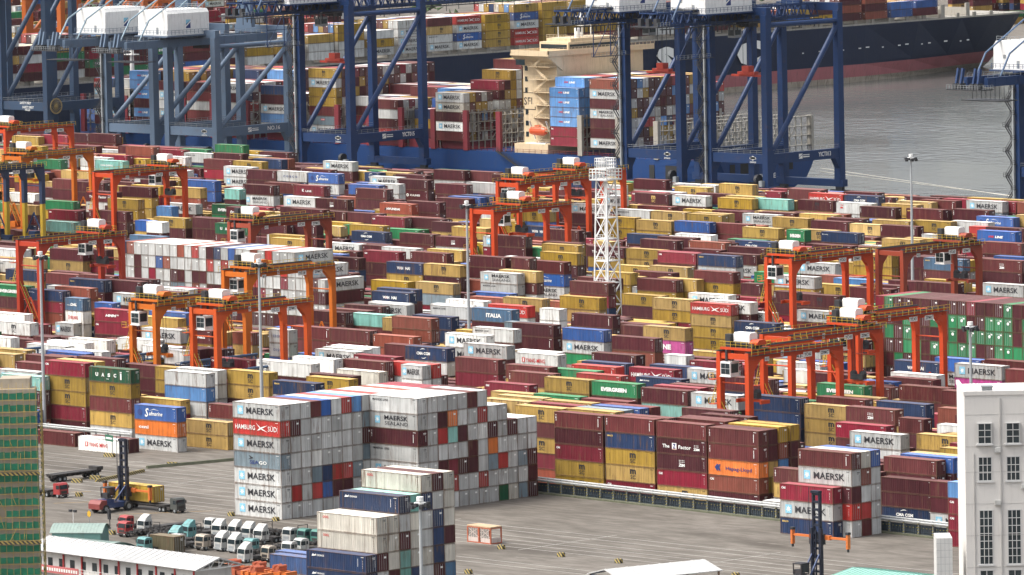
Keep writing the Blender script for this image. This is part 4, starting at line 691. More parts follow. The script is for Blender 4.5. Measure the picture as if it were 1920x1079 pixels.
(-285.9,385.1,0,2.56,0,0,[-1,-1,34,1000]), (-269.54,385.1,0,2.74,0,0,[-1,-1,-1,800]), (-334.06,353.6,0,2.64,0,0,[-1,-1,100]), (-245.22,411.6,0,2.65,0,0,[-1,-1,134]), (-351.34,353.6,0,2.58,0,0,[-1,-1,1100]), (-206.8,425.6,0,2.9,0,0,[-1,-1,24]),
(-502.38,370.4,0,2.85,0,0,[0]), (-247.86,401.9,0,2.92,0,1,[-1,-1,100,1308]), (-255.31,414.4,0,2.65,0,0,[-1,-1,0,604]), (-283.86,353.6,0,2.75,0,0,[-1,200,0,0]), (-271.58,411.6,0,2.65,0,0,[-1,-1,504]), (-214.38,437.6,0,2.81,0,0,[-1,-1,100,0]),
(-326.93,364.8,0,2.89,0,0,[-1,-1,0]), (-329.77,367.6,0,2.85,0,0,[-1,-1,-1,500]), (-222.2,440.4,0,2.71,0,0,[-1,-1,0,400]), (-322.49,385.1,0,2.66,0,0,[-1,-1,134,1013]), (-238.23,425.6,0,2.89,0,0,[-1,-1,100]), (-354.95,356.4,0,2.9,0,0,[-1,-1,1000,500]),
(-250.9,428.4,0,2.78,0,0,[-1,-1,1035,604]), (-366.98,321.6,0,2.78,0,0,[-1,-1,-1,134]), (-283.95,414.4,0,2.72,0,0,[-1,-1,100,134]), (-408.07,335.6,0,2.87,0,1,[-1,-1,0,800]), (-354.77,385.1,0,2.57,0,0,[-1,-1,604,0]), (-487.58,370.4,0,2.91,0,0,[0]),
(-294.85,411.6,0,2.78,0,0,[-1,-1,34]), (-230.5,443.2,0,2.91,0,0,[-1,-1,327,700]), (-415.51,338.4,0,2.83,0,1,[-1,-1,600,1100]), (-263.79,428.4,0,2.85,0,0,[-1,-1,504]), (-272.23,437.6,0,2.6,0,0,[-1,-1,-1,0]), (-240.33,440.4,0,2.89,0,0,[-1,-1,100]),
(-308.06,411.6,0,2.72,0,0,[-1,-1,500]), (-251.57,437.6,0,2.86,0,0,[-1,-1,-1,600]), (-410.41,353.6,0,2.79,0,0,[-1,0,0,0]), (-365.41,387.9,0,2.66,0,0,[-1,-1,0,34]), (-269.33,440.4,0,2.75,0,0,[-1,-1,-1,0]), (-425.25,353.6,0,2.68,0,0,[-1,500,0,504]),
(-413.54,356.4,0,2.75,0,0,[-1,-1,-1,0]), (-285.36,437.6,0,2.67,0,0,[-1,-1,504]), (-376.77,385.1,0,2.68,0,0,[-1,-1,28]), (-320.71,411.6,0,2.8,0,0,[-1,0,504]), (-239.87,463.6,0,2.74,0,0,[-1,-1,-1,1111]), (-229.32,466.4,0,2.88,0,0,[-1,-1,600,600]),
(-303.67,425.6,0,2.9,0,0,[-1,-1,-1,504]), (-298.29,440.4,0,2.7,0,0,[-1,-1,701,702]), (-281.33,443.2,0,2.83,0,0,[-1,-1,-1,600]), (-334.47,414.4,0,2.82,0,0,[-1,24,24]), (-447.99,353.6,0,2.87,0,0,[0,0]), (-312.66,437.6,0,2.68,0,0,[-1,-1,-1,600]),
(-295.1,443.2,0,2.81,0,0,[-1,-1,-1,0]), (-318.95,428.4,0,2.87,0,0,[-1,-1,-1,604]), (-453.59,356.4,0,2.77,0,0,[0,0,100,134]), (-311.36,443.2,0,2.73,0,0,[-1,-1,0,0]), (-518.78,399.1,0,2.78,0,0,[701]), (-331.48,428.4,0,2.86,0,0,[-1,-1,-1,703]),
(-324.35,446,0,2.63,0,0,[-1,-1,-1,500]), (-255.13,472,0,2.89,0,0,[-1,-1,701]), (-406.91,385.1,0,2.88,0,0,[-1,-1,0]), (-268.18,469.2,0,2.85,0,0,[-1,-1,0]), (-431.73,385.1,0,2.71,0,1,[-1,-1,0,20]), (-413.96,387.9,0,2.85,0,0,[-1,-1,200,0]),
(-442.78,370.4,0,2.9,0,1,[-1,-1,-1,1200]), (-281.58,466.4,0,2.89,0,0,[-1,-1,604]), (-332.47,437.6,0,2.91,0,0,[-1,-1,-1,100]), (-338.98,440.4,0,2.84,0,0,[-1,-1,-1,600]), (-519.74,385.1,0,2.65,0,0,[1000,0]), (-440.46,387.9,0,2.75,0,0,[-1,-1,1300,1508]),
(-281.54,474.8,0,2.92,0,0,[-1,-1,600,600]), (-455.64,385.1,0,2.73,0,0,[-1,-1,100,701]), (-401.21,411.6,0,2.83,0,0,[-1,-1,604]), (-294.65,472,0,2.92,0,0,[-1,-1,701,738]), (-542.44,414.4,0,2.87,0,0,[0,0]), (-523.57,401.9,0,2.56,0,0,[327,500,1300]),
(-396.67,417.2,0,2.91,0,0,[-1,-1,100]), (-289.64,489.6,0,2.75,0,0,[-1,-1,-1,600]), (-270.56,495.2,0,2.89,0,0,[-1,-1,1700]), (-310.61,474.8,0,2.88,0,0,[-1,-1,604]), (-283.84,492.4,0,2.85,0,0,[-1,-1,-1,134]), (-478.47,385.1,0,2.81,0,0,[-1,-1,500]),
(-425.54,411.6,0,2.89,0,0,[-1,-1,34]), (-323.56,472,0,2.88,0,0,[-1,-1,500]), (-406.46,437.6,0,2.68,0,0,[-1,604,0,0]), (-333.77,469.2,0,2.87,0,0,[-1,-1,0]), (-404.75,440.4,0,2.74,0,0,[-1,-1,134,1100]), (-437.92,411.6,0,2.9,0,0,[-1,-1,-1,701]),
(-336.14,474.8,0,2.89,0,0,[-1,-1,-1,600]), (-403.03,443.2,0,2.8,0,0,[-1,-1,700,1000]), (-350.09,469.2,0,2.89,0,0,[-1,-1,28]), (-310.23,492.4,0,2.89,0,0,[-1,-1,-1,1010]), (-580.63,437.6,0,2.56,0,0,[0,800]), (-363.69,469.2,0,2.88,0,0,[-1,-1,0]),
(-322.87,492.4,0,2.89,0,0,[-1,-1,-1,407]), (-349.33,477.6,0,2.88,0,0,[-1,-1,1035,0]), (-499.99,396.3,0,2.9,0,0,[24,0,703,23]), (-473.29,422.8,0,2.85,0,1,[-1,-1,0,1400]), (-338.15,500.8,0,2.87,0,0,[-1,-1,0,134]), (-505.56,414.4,0,2.85,0,0,[-1,500,500]),
(-443.23,443.2,0,2.85,0,0,[-1,604,0]), (-509.86,417.2,0,2.73,0,0,[-1,-1,-1,100]), (-491.97,420,0,2.86,0,0,[-1,-1,200]), (-508.04,420,0,2.84,0,0,[-1,-1,327,500]), (-464.87,440.4,0,2.91,0,0,[-1,-1,1035]), (-454.87,451.6,0,2.87,0,0,[-1,-1,24,1100]),
(-481.87,437.6,0,2.84,0,0,[-1,0,702]), (-436.25,466.4,0,2.85,0,0,[-1,-1,34]), (-365.43,503.6,0,2.91,0,0,[-1,-1,604]), (-459.49,463.6,0,2.71,0,0,[-1,-1,701,700]), (-429.78,472,0,2.91,0,0,[-1,-1,1100]), (-479.31,443.2,0,2.91,0,0,[-1,-1,1100,100]),
(-531.25,420,0,2.84,0,0,[-1,0,0,0]), (-505.29,437.6,0,2.92,0,0,[-1,0,1100,1100]), (-523.79,437.6,0,2.76,0,0,[-1,-1,0,0]), (-509.24,440.4,0,2.85,0,0,[-1,-1,-1,1700]), (-543.96,422.8,0,2.86,0,0,[-1,200,0,100]), (-456.84,472,0,2.88,0,0,[-1,0,20]),
(-399.84,506.4,0,2.85,0,0,[-1,-1,701]), (-470.56,474.8,0,2.88,0,0,[-1,-1,-1,701]), (-475.5,489.6,0,2.73,0,0,[-1,-1,-1,0]), (-446.05,498,0,2.87,0,0,[-1,-1,600]), (-495.17,474.8,0,2.88,0,0,[-1,1000,702]), (-507.95,474.8,0,2.9,0,0,[-1,-1,1013,718]),
(-566.72,446,0,2.88,0,0,[-1,-1,-1,604]), (-471.77,500.8,0,2.91,0,0,[-1,-1,700]), (-520.59,474.8,0,2.88,0,0,[-1,-1,0,34]), (-513.57,489.6,0,2.75,0,0,[-1,-1,-1,0]), (-536.08,480.4,0,2.88,0,0,[-1,-1,701,701]), (-548.17,495.2,0,2.92,0,0,[-1,-1,-1,504]),
(-530.07,513.6,0,2.78,0,0,[-1,604,0,701]), (-587.83,477.6,0,2.89,0,0,[-1,-1,500,1433]), (-551.9,506.4,0,2.86,0,0,[-1,-1,200,1000]), (-556.5,513.6,0,2.75,0,0,[-1,-1,200,200]), (-608.36,472,0,2.89,0,0,[-1,-1,34,1300]), (-563.68,498,0,2.87,0,0,[-1,0,327,100]),
(-583.58,498,0,2.9,0,0,[-1,-1,504]), (-607.84,489.6,0,2.76,0,0,[-1,-1,800,800]), (64.3,54.54,0,2.75,0,0,[700]), (-111.57,52.88,0,2.75,0,0,[0]), (47.13,61.6,0,2.82,0,0,[0,500,600,0,0]), (47.3,64.2,0,2.87,0,0,[-1,-1,1200,200,500]),
(47.73,66.8,0,2.89,0,0,[-1,-1,0,0,500]), (-12.5,2.5,0,2.9,0,0,[700,400,700,700,700,0,700]), (-12.5,5,0,2.9,0,0,[700,700,700,700,700,700,700]), (-12.5,7.5,0,2.9,0,0,[700,400,1700,800,700,700,100]), (-12.5,10,0,2.9,0,0,[700,1100,1000,700,700,700,1100]), (-12.5,12.5,0,2.9,0,0,[700,0,400,700,700,700,700]),
(-12.5,15,0,2.9,0,0,[700,0,400,700,700,700,400]), (-12.5,17.5,0,2.9,0,0,[-1,700,1700,700,700,700,1200]), (-12.5,20,0,2.9,0,0,[-1,700,700,1700,0,1700,700]), (-12.5,22.5,0,2.9,0,0,[-1,-1,-1,-1,-1,-1,400]), (-12.5,25,0,2.9,0,0,[-1,-1,-1,-1,-1,-1,700]), (-12.5,27.5,0,2.9,0,0,[-1,-1,-1,-1,-1,-1,800]),
(-12.5,30,0,2.9,0,0,[-1,-1,-1,-1,-1,-1,200]), (-12.5,32.5,0,2.9,0,0,[-1,-1,-1,-1,-1,-1,700]), (-12.5,35,0,2.9,0,0,[-1,-1,-1,-1,-1,-1,300]), (-12.5,37.5,0,2.9,0,0,[-1,-1,-1,-1,-1,-1,300]), (-0.29,21.8,0,2.9,0,0,[-1,-1,701]), (-0.29,24.3,0,2.9,0,0,[-1,-1,700,700,700,700,700]),
(-0.29,26.8,0,2.9,0,0,[400,0,0,700,400,0,700]), (-0.29,29.3,0,2.9,0,0,[700,400,300,700,1400,1800,700]), (-0.29,31.8,0,2.9,0,0,[700,700,0,700,0,700,700]), (-0.29,34.3,0,2.9,0,0,[700,700,0,0,700,700,100]), (-0.29,36.8,0,2.9,0,0,[700,400,700,700,800,400,700]), (-0.29,39.3,0,2.9,0,0,[700,700,1700,1800,0,700]),
(-0.29,41.8,0,2.9,0,0,[1500,700,400,700,700,700]), (-0.29,44.3,0,2.9,0,0,[900,700,700,700,0]), (-0.29,46.8,0,2.9,0,0,[1700,700,1700,700,700]), (-0.29,49.3,0,2.9,0,0,[0,0,0,700,700]), (85.31,40.9,0,2.9,0,0,[700,400,0]), (85.31,43.4,0,2.9,0,0,[100,400,700,200,900]),
(85.31,45.9,0,2.9,0,0,[700,700,700,700,1100]), (80.68,-70.5,0,2.9,0,2,[-1,1036]), (80.68,-68,0,2.9,0,2,[-1,700,0]), (80.68,-65.5,0,2.9,0,2,[-1,0,900,900]), (80.68,-63,0,2.9,0,2,[-1,1400,1400,0,700]), (80.68,-60.5,0,2.9,0,2,[-1,1000,900,900,900]),
(80.68,-58,0,2.9,0,2,[-1,700,900,700,700,1000]), (80.68,-55.5,0,2.9,0,2,[-1,0,1000,1000,1000,700,0]), (80.68,-53,0,2.9,0,2,[-1,1900,900,0,900,900]), (-315,243.5,0,2.9,1,0,[-1,-1,-1,700,700,1000]), (-312.5,243.5,0,2.9,1,0,[-1,-1,-1,700,700,200]), (-310,243.5,0,2.9,1,0,[-1,-1,-1,0,0,700]),
(-307.5,243.5,0,2.9,1,0,[-1,-1,-1,700,700,700]), (-305,243.5,0,2.9,1,0,[-1,-1,-1,300,700,700]), (-302.5,243.5,0,2.9,1,0,[-1,-1,700,700,1100,700]), (-300,243.5,0,2.9,1,0,[-1,-1,700,700,200,700]), (-297.5,243.5,0,2.9,1,0,[-1,-1,1700,0,700,700]), (-295,243.5,0,2.9,1,0,[-1,-1,1700,0,700,200]),
(-292.5,243.5,0,2.9,1,0,[-1,-1,700,700,700,700]), (-290,243.5,0,2.9,1,0,[-1,-1,200,0,700,400]), (-287.5,243.5,0,2.9,1,0,[-1,-1,700,0,700,700]), (-285,243.5,0,2.9,1,0,[-1,-1,0,700,400,0]), (-282.5,243.5,0,2.9,1,0,[0,700,0,700,700,1000]), (-280,243.5,0,2.9,1,0,[0,700,700,0,400,700]),
(-277.5,243.5,0,2.9,1,0,[0,700,700,700,700,1100]), (-275,243.5,0,2.9,1,0,[0,700,700,700,700,700]), (-272.5,243.5,0,2.9,1,0,[0,700,700,700,700,700]), (-270,243.5,0,2.9,1,0,[0,700,0,400,700,200]), (-267.5,243.5,0,2.9,1,0,[0,700,300,700,700,700]), (-265,243.5,0,2.9,1,0,[0,700,700,700,700,400]),
(-262.5,243.5,0,2.9,1,0,[0,700,0,700,700,700]), (-260,243.5,0,2.9,1,0,[0,700,700,300,400,700]), (-257.5,243.5,0,2.9,1,0,[0,700,700,700,700]), (-255,243.5,0,2.9,1,0,[0,700,700,700,700]), (-252.5,243.5,0,2.9,1,0,[0,700,700,700]), (-250,243.5,0,2.9,1,0,[-1,700,0,0]),
(-247.5,243.5,0,2.9,1,0,[-1,700]), (-71.5,236.8,0,2.9,1,0,[0,0,0,0,0,300]), (-69,236.8,0,2.9,1,0,[0,0,0,1300,0,1300]), (-66.5,236.8,0,2.9,1,0,[0,1300,0,0,0,0]), (-64,236.8,0,2.9,1,0,[-1,0,1300,1339,1339,0]), (-61.5,236.8,0,2.9,1,0,[-1,1300,1339,0,0,0]),
(-59,236.8,0,2.9,1,0,[-1,0,0,0,0,0]), (-56.5,236.8,0,2.9,1,0,[-1,0,1339,0,1339,0]), (-54,236.8,0,2.9,1,0,[-1,0,1339,0,0,0]), (-51.5,236.8,0,2.9,1,0,[-1,0,1300,1339,1339,0]), (-49,236.8,0,2.9,1,0,[-1,1300,1339,0,1339,0]), (-46.5,236.8,0,2.9,1,0,[-1,0,1300,1339,0,300]),
(-44,236.8,0,2.9,1,0,[-1,1339,0,1300,0,0]), (-41.5,236.8,0,2.9,1,0,[-1,0,0,1339,1300,0]), (-39,236.8,0,2.9,1,0,[-1,-1,1300,1339,1339,0]), (-36.5,236.8,0,2.9,1,0,[-1,-1,1339,1300,1339,1339]), (-34,236.8,0,2.9,1,0,[-1,-1,1300,0,0,0]), (-31.5,236.8,0,2.9,1,0,[-1,-1,1339,1300,1339,0]),
(-29,236.8,0,2.9,1,0,[-1,-1,-1,1339,1300,1339]), (-26.5,236.8,0,2.9,1,0,[-1,-1,-1,0,0,0]), (-24,236.8,0,2.9,1,0,[-1,-1,-1,1300,0,300]), (-21.5,236.8,0,2.9,1,0,[-1,-1,-1,1339,1300,0]), (-19,236.8,0,2.9,1,0,[-1,-1,-1,0,1339,0]), (-16.5,236.8,0,2.9,1,0,[-1,1300,1339,1339,0,1339]),
(-14,236.8,0,2.9,1,0,[0,1339,1300,1339,0,0]), (-512.8,606,9.6,2.9,0,0,[701,0,0,702,0,701,234]), (-529.4,606,9.6,2.9,0,0,[327,327,1226,1226,1226]), (-529.4,608.5,9.6,2.9,0,0,[0,0,1200,1200,1200,1200,1226]), (-529.4,611,9.6,2.9,0,0,[-1,-1,-1,-1,-1,-1,1200]), (-577.7,606,9.6,2.9,0,0,[100,801,0,901,701]),
(-577.7,621,9.6,2.9,0,0,[0,0,500,700,0,327]), (-577.7,623.5,9.6,2.9,0,0,[0,0,700,700,500,0]), (-577.7,626,9.6,2.9,0,0,[0,700,500,500,500,500,504]), (-577.7,631,9.6,2.9,0,0,[0,0,700,500,500,500,0,100]), (-592,618.5,9.6,2.9,0,0,[-1,-1,-1,1100]), (-592,621,9.6,2.9,0,0,[-1,-1,-1,-1,1200]),
(-606.4,606,9.6,2.9,0,0,[407,0,700,134]), (-633.2,606,9.6,2.9,0,0,[701,1737,100,504,504,701,504]), (-655,606,9.6,2.9,0,0,[700,1200,701,0,1000]), (-676,606,9.6,2.9,0,0,[700,0,700,0,701]), (-702.5,606,9.6,2.9,0,0,[200,702,700,701,0]), (-715.6,606,9.6,2.9,0,0,[0,1226,0,1226,1226,1226]),
(-726,606,9.6,2.9,0,0,[427,701,701,900]), (-732.6,606,9.6,2.9,0,1,[0,701,701,701,407]), (-735,608.5,9.6,2.9,0,0,[-1,-1,-1,-1,1226]), (-794.5,600,20,2.9,1,0,[0,0,701,300]), (-794.5,614.2,20,2.9,1,0,[700,0,600,0,700]), (-794.5,628.4,20,2.9,1,0,[0,300,700,0]),
(-794.5,642.6,20,2.9,1,0,[700,0,1300,500,0]), (-794.5,656.8,20,2.9,1,0,[0,1308,300,0]), (-794.5,671,20,2.9,1,0,[1300,0,0,300,0]), (-794.5,685.2,20,2.9,1,0,[0,1010,1308,0]), (-794.5,699.4,20,2.9,1,0,[1100,0,100,701,500]), (-794.5,713.6,20,2.9,1,0,[0,700,400,700]),
(-794.5,727.8,20,2.9,1,0,[700,500,700]), (-794.5,742,20,2.9,1,0,[0,504,700]), (-794.5,756.2,20,2.9,1,0,[700,700,500]), (-794.5,770.4,20,2.9,1,0,[700,700,504,500]), (-794.5,784.6,20,2.9,1,0,[701,504,700]), (-794.5,798.8,20,2.9,1,0,[701,701,702,700]),
(-794.5,813,20,2.9,1,0,[701,703,604,100]), (-794.5,827.2,20,2.9,1,0,[701,1111,701,407]), (-794.5,841.4,20,2.9,1,0,[504,504,504,504]), (-794.5,855.6,20,2.9,1,0,[407,407,701,1111,504]), (-794.5,869.8,20,2.9,1,0,[504,500,504,504,500]), (-794.5,884,20,2.9,1,0,[100,500,504,500,500]),
(-794.5,898.2,20,2.9,1,0,[300,500,604,500,700]), (-794.5,912.4,20,2.9,1,0,[0,0,500,500]), (-794.5,926.6,20,2.9,1,0,[700,500,500,0]), (-794.5,940.8,20,2.9,1,0,[100,200,504]), (-794.5,955,20,2.9,1,0,[0,700,500]), (-794.5,969.2,20,2.9,1,0,[504,0]),
(-794.5,983.4,20,2.9,1,0,[604,200]), (-794.5,997.6,20,2.9,1,0,[1100,500]), (-794.5,1011.8,20,2.9,1,0,[504,0]), (-794.5,1026,20,2.9,1,0,[0,200,0]), (-794.5,1040.2,20,2.9,1,0,[200,0,200]), (-794.5,1054.4,20,2.9,1,0,[1100,1100]),
(-794.5,1068.6,20,2.9,1,0,[0,1100]),
]
FILLER = [
(59,0,0,0,0,2.85,[-171.3,4,111.7,3]), (59,0,0,0,0,2.75,[-158.8,2]), (59,0,0,0,0,2.62,[124.2,4,136.7,3]), (61.8,0,0,0,0,2.75,[-170,14,72.5,3,128.1,24]),
(61.8,0,0,0,0,2.62,[-157.6,12]), (61.8,0,0,0,0,2.85,[59.8,2]), (64.6,0,0,0,0,2.75,[-170.7,14]), (64.6,0,0,1,0,2.85,[-158,12]),
(64.6,0,0,0,0,2.62,[108.7,23,121.2,34]), (67.4,0,0,0,0,2.85,[-74.4,34,110.3,23]), (67.4,0,0,1,0,2.85,[73,23]), (70.2,0,0,0,0,2.75,[-171.4,14,70.9,23,109.7,34,122.3,34]),
(70.2,0,0,0,0,2.62,[58.4,23]), (73,0,0,0,0,2.85,[71.2,23]), (73,0,0,0,0,2.75,[121.2,34]), (75.8,0,0,0,0,2.62,[-174.9,34]),
(75.8,0,0,0,0,2.85,[-136.2,23,-73.1,34,112.5,34]), (75.8,0,0,0,0,2.75,[-34.9,34,67,23]), (84.6,0,0,0,0,2.85,[-131.7,2,32.6,23]), (84.6,0,0,0,0,2.62,[-81.1,34,-43,34,94,23]),
(84.6,0,0,0,0,2.75,[7.6,34]), (87.4,0,0,0,0,2.75,[-192.5,24,80.4,23,92.9,23]), (87.4,0,0,0,0,2.85,[-114.7,2]), (90.2,0,0,1,0,2.75,[-197.8,25]),
(90.2,0,0,0,0,2.75,[-150.4,12,81.3,23,93.8,24]), (90.2,0,0,0,0,2.62,[-137.7,12]), (90.2,0,0,0,0,2.85,[-111.9,12,54.2,23]), (93,0,0,0,0,2.85,[23.7,23,85.5,23]),
(93,0,0,0,0,2.62,[49.3,23]), (95.8,0,0,0,0,2.62,[-201.1,34]), (95.8,0,0,1,0,2.62,[-126.8,23]), (95.8,0,0,0,0,2.85,[31.1,12]),
(95.8,0,0,0,0,2.75,[69.5,34]), (98.6,0,0,0,0,2.85,[-127,13]), (98.6,0,0,0,0,2.75,[79,24]), (101.4,0,0,0,0,2.75,[-128.6,23]),
(101.4,0,0,0,0,2.62,[1.6,34,78.5,34]), (108.6,0,0,1,0,2.75,[-111.3,23]), (108.6,0,0,0,0,2.75,[4.2,23]), (108.6,0,0,0,0,2.62,[82.8,23]),
(111.4,0,0,0,0,2.75,[-220.9,34,-147.5,23]), (111.4,0,0,0,0,2.62,[-135,23,-71.1,23]), (111.4,0,0,0,0,2.85,[-84.2,23,30.5,23]), (114.2,0,0,0,0,2.85,[-174.4,23,-79,23,48.4,23,73.4,24]),
(114.2,0,0,0,0,2.62,[-150.4,23]), (114.2,0,0,0,0,2.75,[-91.5,23,-66.4,23]), (117,0,0,1,0,2.62,[-203.6,34]), (117,0,0,0,0,2.75,[-183.9,23,-107.3,23,-94.8,23,1,12,40.3,23]),
(117,0,0,0,0,2.62,[-146,23]), (117,0,0,0,0,2.85,[-133.5,23,-82.3,23,-69.2,23,13.5,1]), (119.8,0,0,0,0,2.75,[-215.1,23,-73.2,23]), (119.8,0,0,0,0,2.62,[-189.3,23,65.5,34]),
(122.6,0,0,0,0,2.75,[-232.4,34,58,34]), (122.6,0,0,0,0,2.62,[-219.7,23,-76.6,23,70.7,25]), (122.6,0,0,1,0,2.75,[-207.2,34,-183.5,23]), (122.6,0,0,0,0,2.85,[-160.6,24]),
(125.4,0,0,0,0,2.62,[-238.8,24,0.1,34,66.2,45]), (125.4,0,0,0,0,2.75,[-187.8,23,-162.6,34]), (125.4,0,0,1,0,2.62,[-76.5,23]), (135.1,0,0,0,0,2.75,[-234.3,23,-156.7,23,-144.2,23]),
(135.1,0,0,0,0,2.85,[-209.1,23,-169.4,23,19.5,23,32,23]), (135.1,0,0,1,0,2.62,[-131.7,23]), (135.1,0,0,0,0,2.62,[-110.2,23]), (137.9,0,0,1,0,2.62,[-250.4,34,-161.9,34]),
(137.9,0,0,1,0,2.75,[-144.4,23]), (137.9,0,0,0,0,2.75,[56.7,34]), (140.7,0,0,0,0,2.85,[-228.6,23,-190.5,23,-53.8,23]), (140.7,0,0,0,0,2.75,[-216.1,23,47.5,23]),
(140.7,0,0,0,0,2.62,[-203,23,-112.7,12,9.9,23]), (143.5,0,0,0,0,2.85,[-259.3,24,-40.7,23,-2.5,23,10.6,23]), (143.5,0,0,1,0,2.62,[-233.9,34]), (143.5,0,0,1,0,2.85,[-205.2,23]),
(143.5,0,0,0,0,2.62,[-171.1,23,36,23]), (143.5,0,0,0,0,2.75,[-158.4,23,-112.6,12,-15.2,23,48.7,34]), (146.3,0,0,0,0,2.75,[-263.9,2,-177.2,23,50.6,4]), (146.3,0,0,0,0,2.85,[-238.6,23,-151.6,23,-114.1,12]),
(146.3,0,0,0,0,2.62,[-225.5,23,-213.1,23,-164.1,23,-18.1,23,38.1,23]), (149.1,0,0,0,0,2.85,[-240.1,23,37.6,23]), (149.1,0,0,0,0,2.62,[-214.9,23]), (149.1,0,0,0,0,2.75,[-189.2,24,-176.6,23,-109.6,12,25.1,24]),
(151.9,0,0,0,0,2.85,[-242.7,23,27.2,23]), (151.9,0,0,0,0,2.75,[-179.9,24,-118.6,13]), (169.6,0,0,0,0,2.62,[-290.7,3,-49,12,-36.3,12,30.9,2]), (169.6,0,0,0,0,2.85,[-277.6,23,-7.4,12]),
(169.6,0,0,0,0,2.75,[-200.6,23]), (172.4,0,0,0,0,2.85,[-291.9,25,-200.9,23,-188.3,23,-10.9,12,27.8,23]), (172.4,0,0,0,0,2.75,[-266.3,12,-240.7,13,-213.6,23]), (172.4,0,0,0,0,2.62,[-95.8,23,-70.4,34,-45.2,12]),
(172.4,0,0,1,0,2.75,[-32.7,12]), (175.2,0,0,0,0,2.75,[-267.9,12,-194.3,23,-156.1,23,-130.4,23,13.5,12]), (175.2,0,0,0,0,2.62,[-219.5,23,-42,12]), (175.2,0,0,0,0,2.85,[-206.8,23,-104.7,12,-54.5,12,-11.7,12]),
(178,0,0,0,0,2.62,[-299.6,24,-274.4,12,-142.9,23]), (178,0,0,0,0,2.85,[-243.9,23,-218.7,23,-106.7,12,1.6,12]), (178,0,0,0,0,2.75,[-206.2,23,-69.2,23,-56.5,12,14.1,12]), (178,0,0,1,0,2.85,[-44,12]),
(180.8,0,0,0,0,2.62,[-302.8,34,19.3,24]), (180.8,0,0,0,0,2.75,[-256.9,1,-244.4,23,-231.9,23,-219.4,23,-117.5,12]), (180.8,0,0,0,0,2.85,[-143.1,23,-66.3,23,6.2,12]), (180.8,0,0,1,0,2.85,[-53.2,12]),
(183.6,0,0,0,0,2.62,[-264.4,13,-47.6,23,-22.3,23]), (183.6,0,0,0,0,2.85,[-251.7,23]), (186.4,0,0,0,0,2.85,[-310.1,25,-246.8,23,-73.7,23,6.6,12]), (186.4,0,0,0,0,2.62,[-272,12,-145.1,34]),
(186.4,0,0,0,0,2.75,[-183.3,23,-61.2,12]), (200.6,0,0,0,0,2.62,[-286.3,12,-231.7,12,-102.3,12,-89.8,23,-64.8,12,-52.1,12,-39.4,12]), (200.6,0,0,0,0,2.85,[-244.4,12,2.2,25]), (200.6,0,0,0,0,2.75,[-219.2,12]),
(203.4,0,0,0,0,2.75,[-330.6,4,-318.1,34,-110.1,12]), (203.4,0,0,0,0,2.85,[-280,12,-210.2,23,-135.1,12,-122.5,23]), (203.4,0,0,1,0,2.85,[-160,23]), (203.4,0,0,0,0,2.62,[-84.3,13]),
(206.2,0,0,0,0,2.85,[-332.7,45,-145.1,13,-109,12]), (206.2,0,0,0,0,2.62,[-222.7,12,-58.1,12]), (206.2,0,0,0,0,2.75,[-83.3,1,-1.7,13]), (209,0,0,0,0,2.62,[-297.8,23,-87,1]),
(209,0,0,0,0,2.85,[-128,23]), (209,0,0,0,0,2.75,[-73.9,1,-36.4,1,-23.7,23]), (211.8,0,0,0,0,2.75,[-338.3,35]), (211.8,0,0,0,0,2.62,[-217.6,13,-38.8,1]),
(211.8,0,0,0,0,2.85,[-140.2,23]), (214.6,0,0,0,0,2.85,[-181.3,1,-143.1,23,-73,12,-23.3,23]), (214.6,0,0,0,0,2.62,[-85.5,2,-10.7,34]), (214.6,0,0,1,0,2.62,[-47.5,12]),
(217.4,0,0,0,0,2.85,[-177.5,12]), (217.4,0,0,0,0,2.75,[-116.2,12,-103.5,12,-77.8,12]), (217.4,0,0,0,0,2.62,[-90.9,12]), (230.6,0,0,0,0,2.85,[-359.4,24,-144.9,23,-93.6,1,-81.2,1]),
(230.6,0,0,1,0,2.85,[-237.7,12,-187.1,12]), (230.6,0,0,0,0,2.62,[-199.8,12]), (233.4,0,0,0,0,2.85,[-363.1,34,-195.3,12]), (233.4,0,0,1,0,2.62,[-338.1,35]),
(233.4,0,0,0,0,2.75,[-157.1,23,-144.6,23,-106.9,23,-94.3,12,-81.8,3]), (236.2,0,0,0,0,2.62,[-365.5,34]), (236.2,0,0,0,0,2.75,[-352.8,23,-142.7,23]), (236.2,0,0,0,0,2.85,[-238.8,12,-168.1,12,-155.4,23,-130,1]),
(236.2,0,0,1,0,2.85,[-79.8,23]), (239,0,0,0,0,2.85,[-356.7,24,-158.5,23]), (239,0,0,0,0,2.62,[-132.7,1,-119.6,1]), (239,0,0,1,0,2.62,[-82,23]),
(241.8,0,0,0,0,2.85,[-375.4,4,-362.8,34,-213.8,12,-175.6,12]), (241.8,0,0,0,0,2.75,[-163.1,23,-113,23]), (241.8,0,0,0,0,2.62,[-150.6,23,-87.8,23]), (244.6,0,0,0,0,2.62,[-244.7,12]),
(244.6,0,0,0,0,2.75,[-218.5,12,-180.3,12]), (244.6,0,0,0,0,2.85,[-117,23]), (244.6,0,0,1,0,2.62,[-79.1,34]), (247.4,0,0,0,0,2.75,[-366.3,34]),
(247.4,0,0,0,0,2.85,[-353.7,23,-149,12]), (247.4,0,0,0,0,2.62,[-244.7,12,-84.3,24]), (247.4,0,0,1,0,2.85,[-219.5,12]), (260.6,0,0,0,0,2.85,[-381.3,34,-103,12]),
(260.6,0,0,0,0,2.75,[-203.2,23,-190.7,23]), (260.6,0,0,0,0,2.62,[-165.3,12]), (263.4,0,0,0,0,2.75,[-396,34,-269,34,-256.5,12,-231.1,23,-105.7,23]), (263.4,0,0,0,0,2.85,[-383.5,34,-118.8,13]),
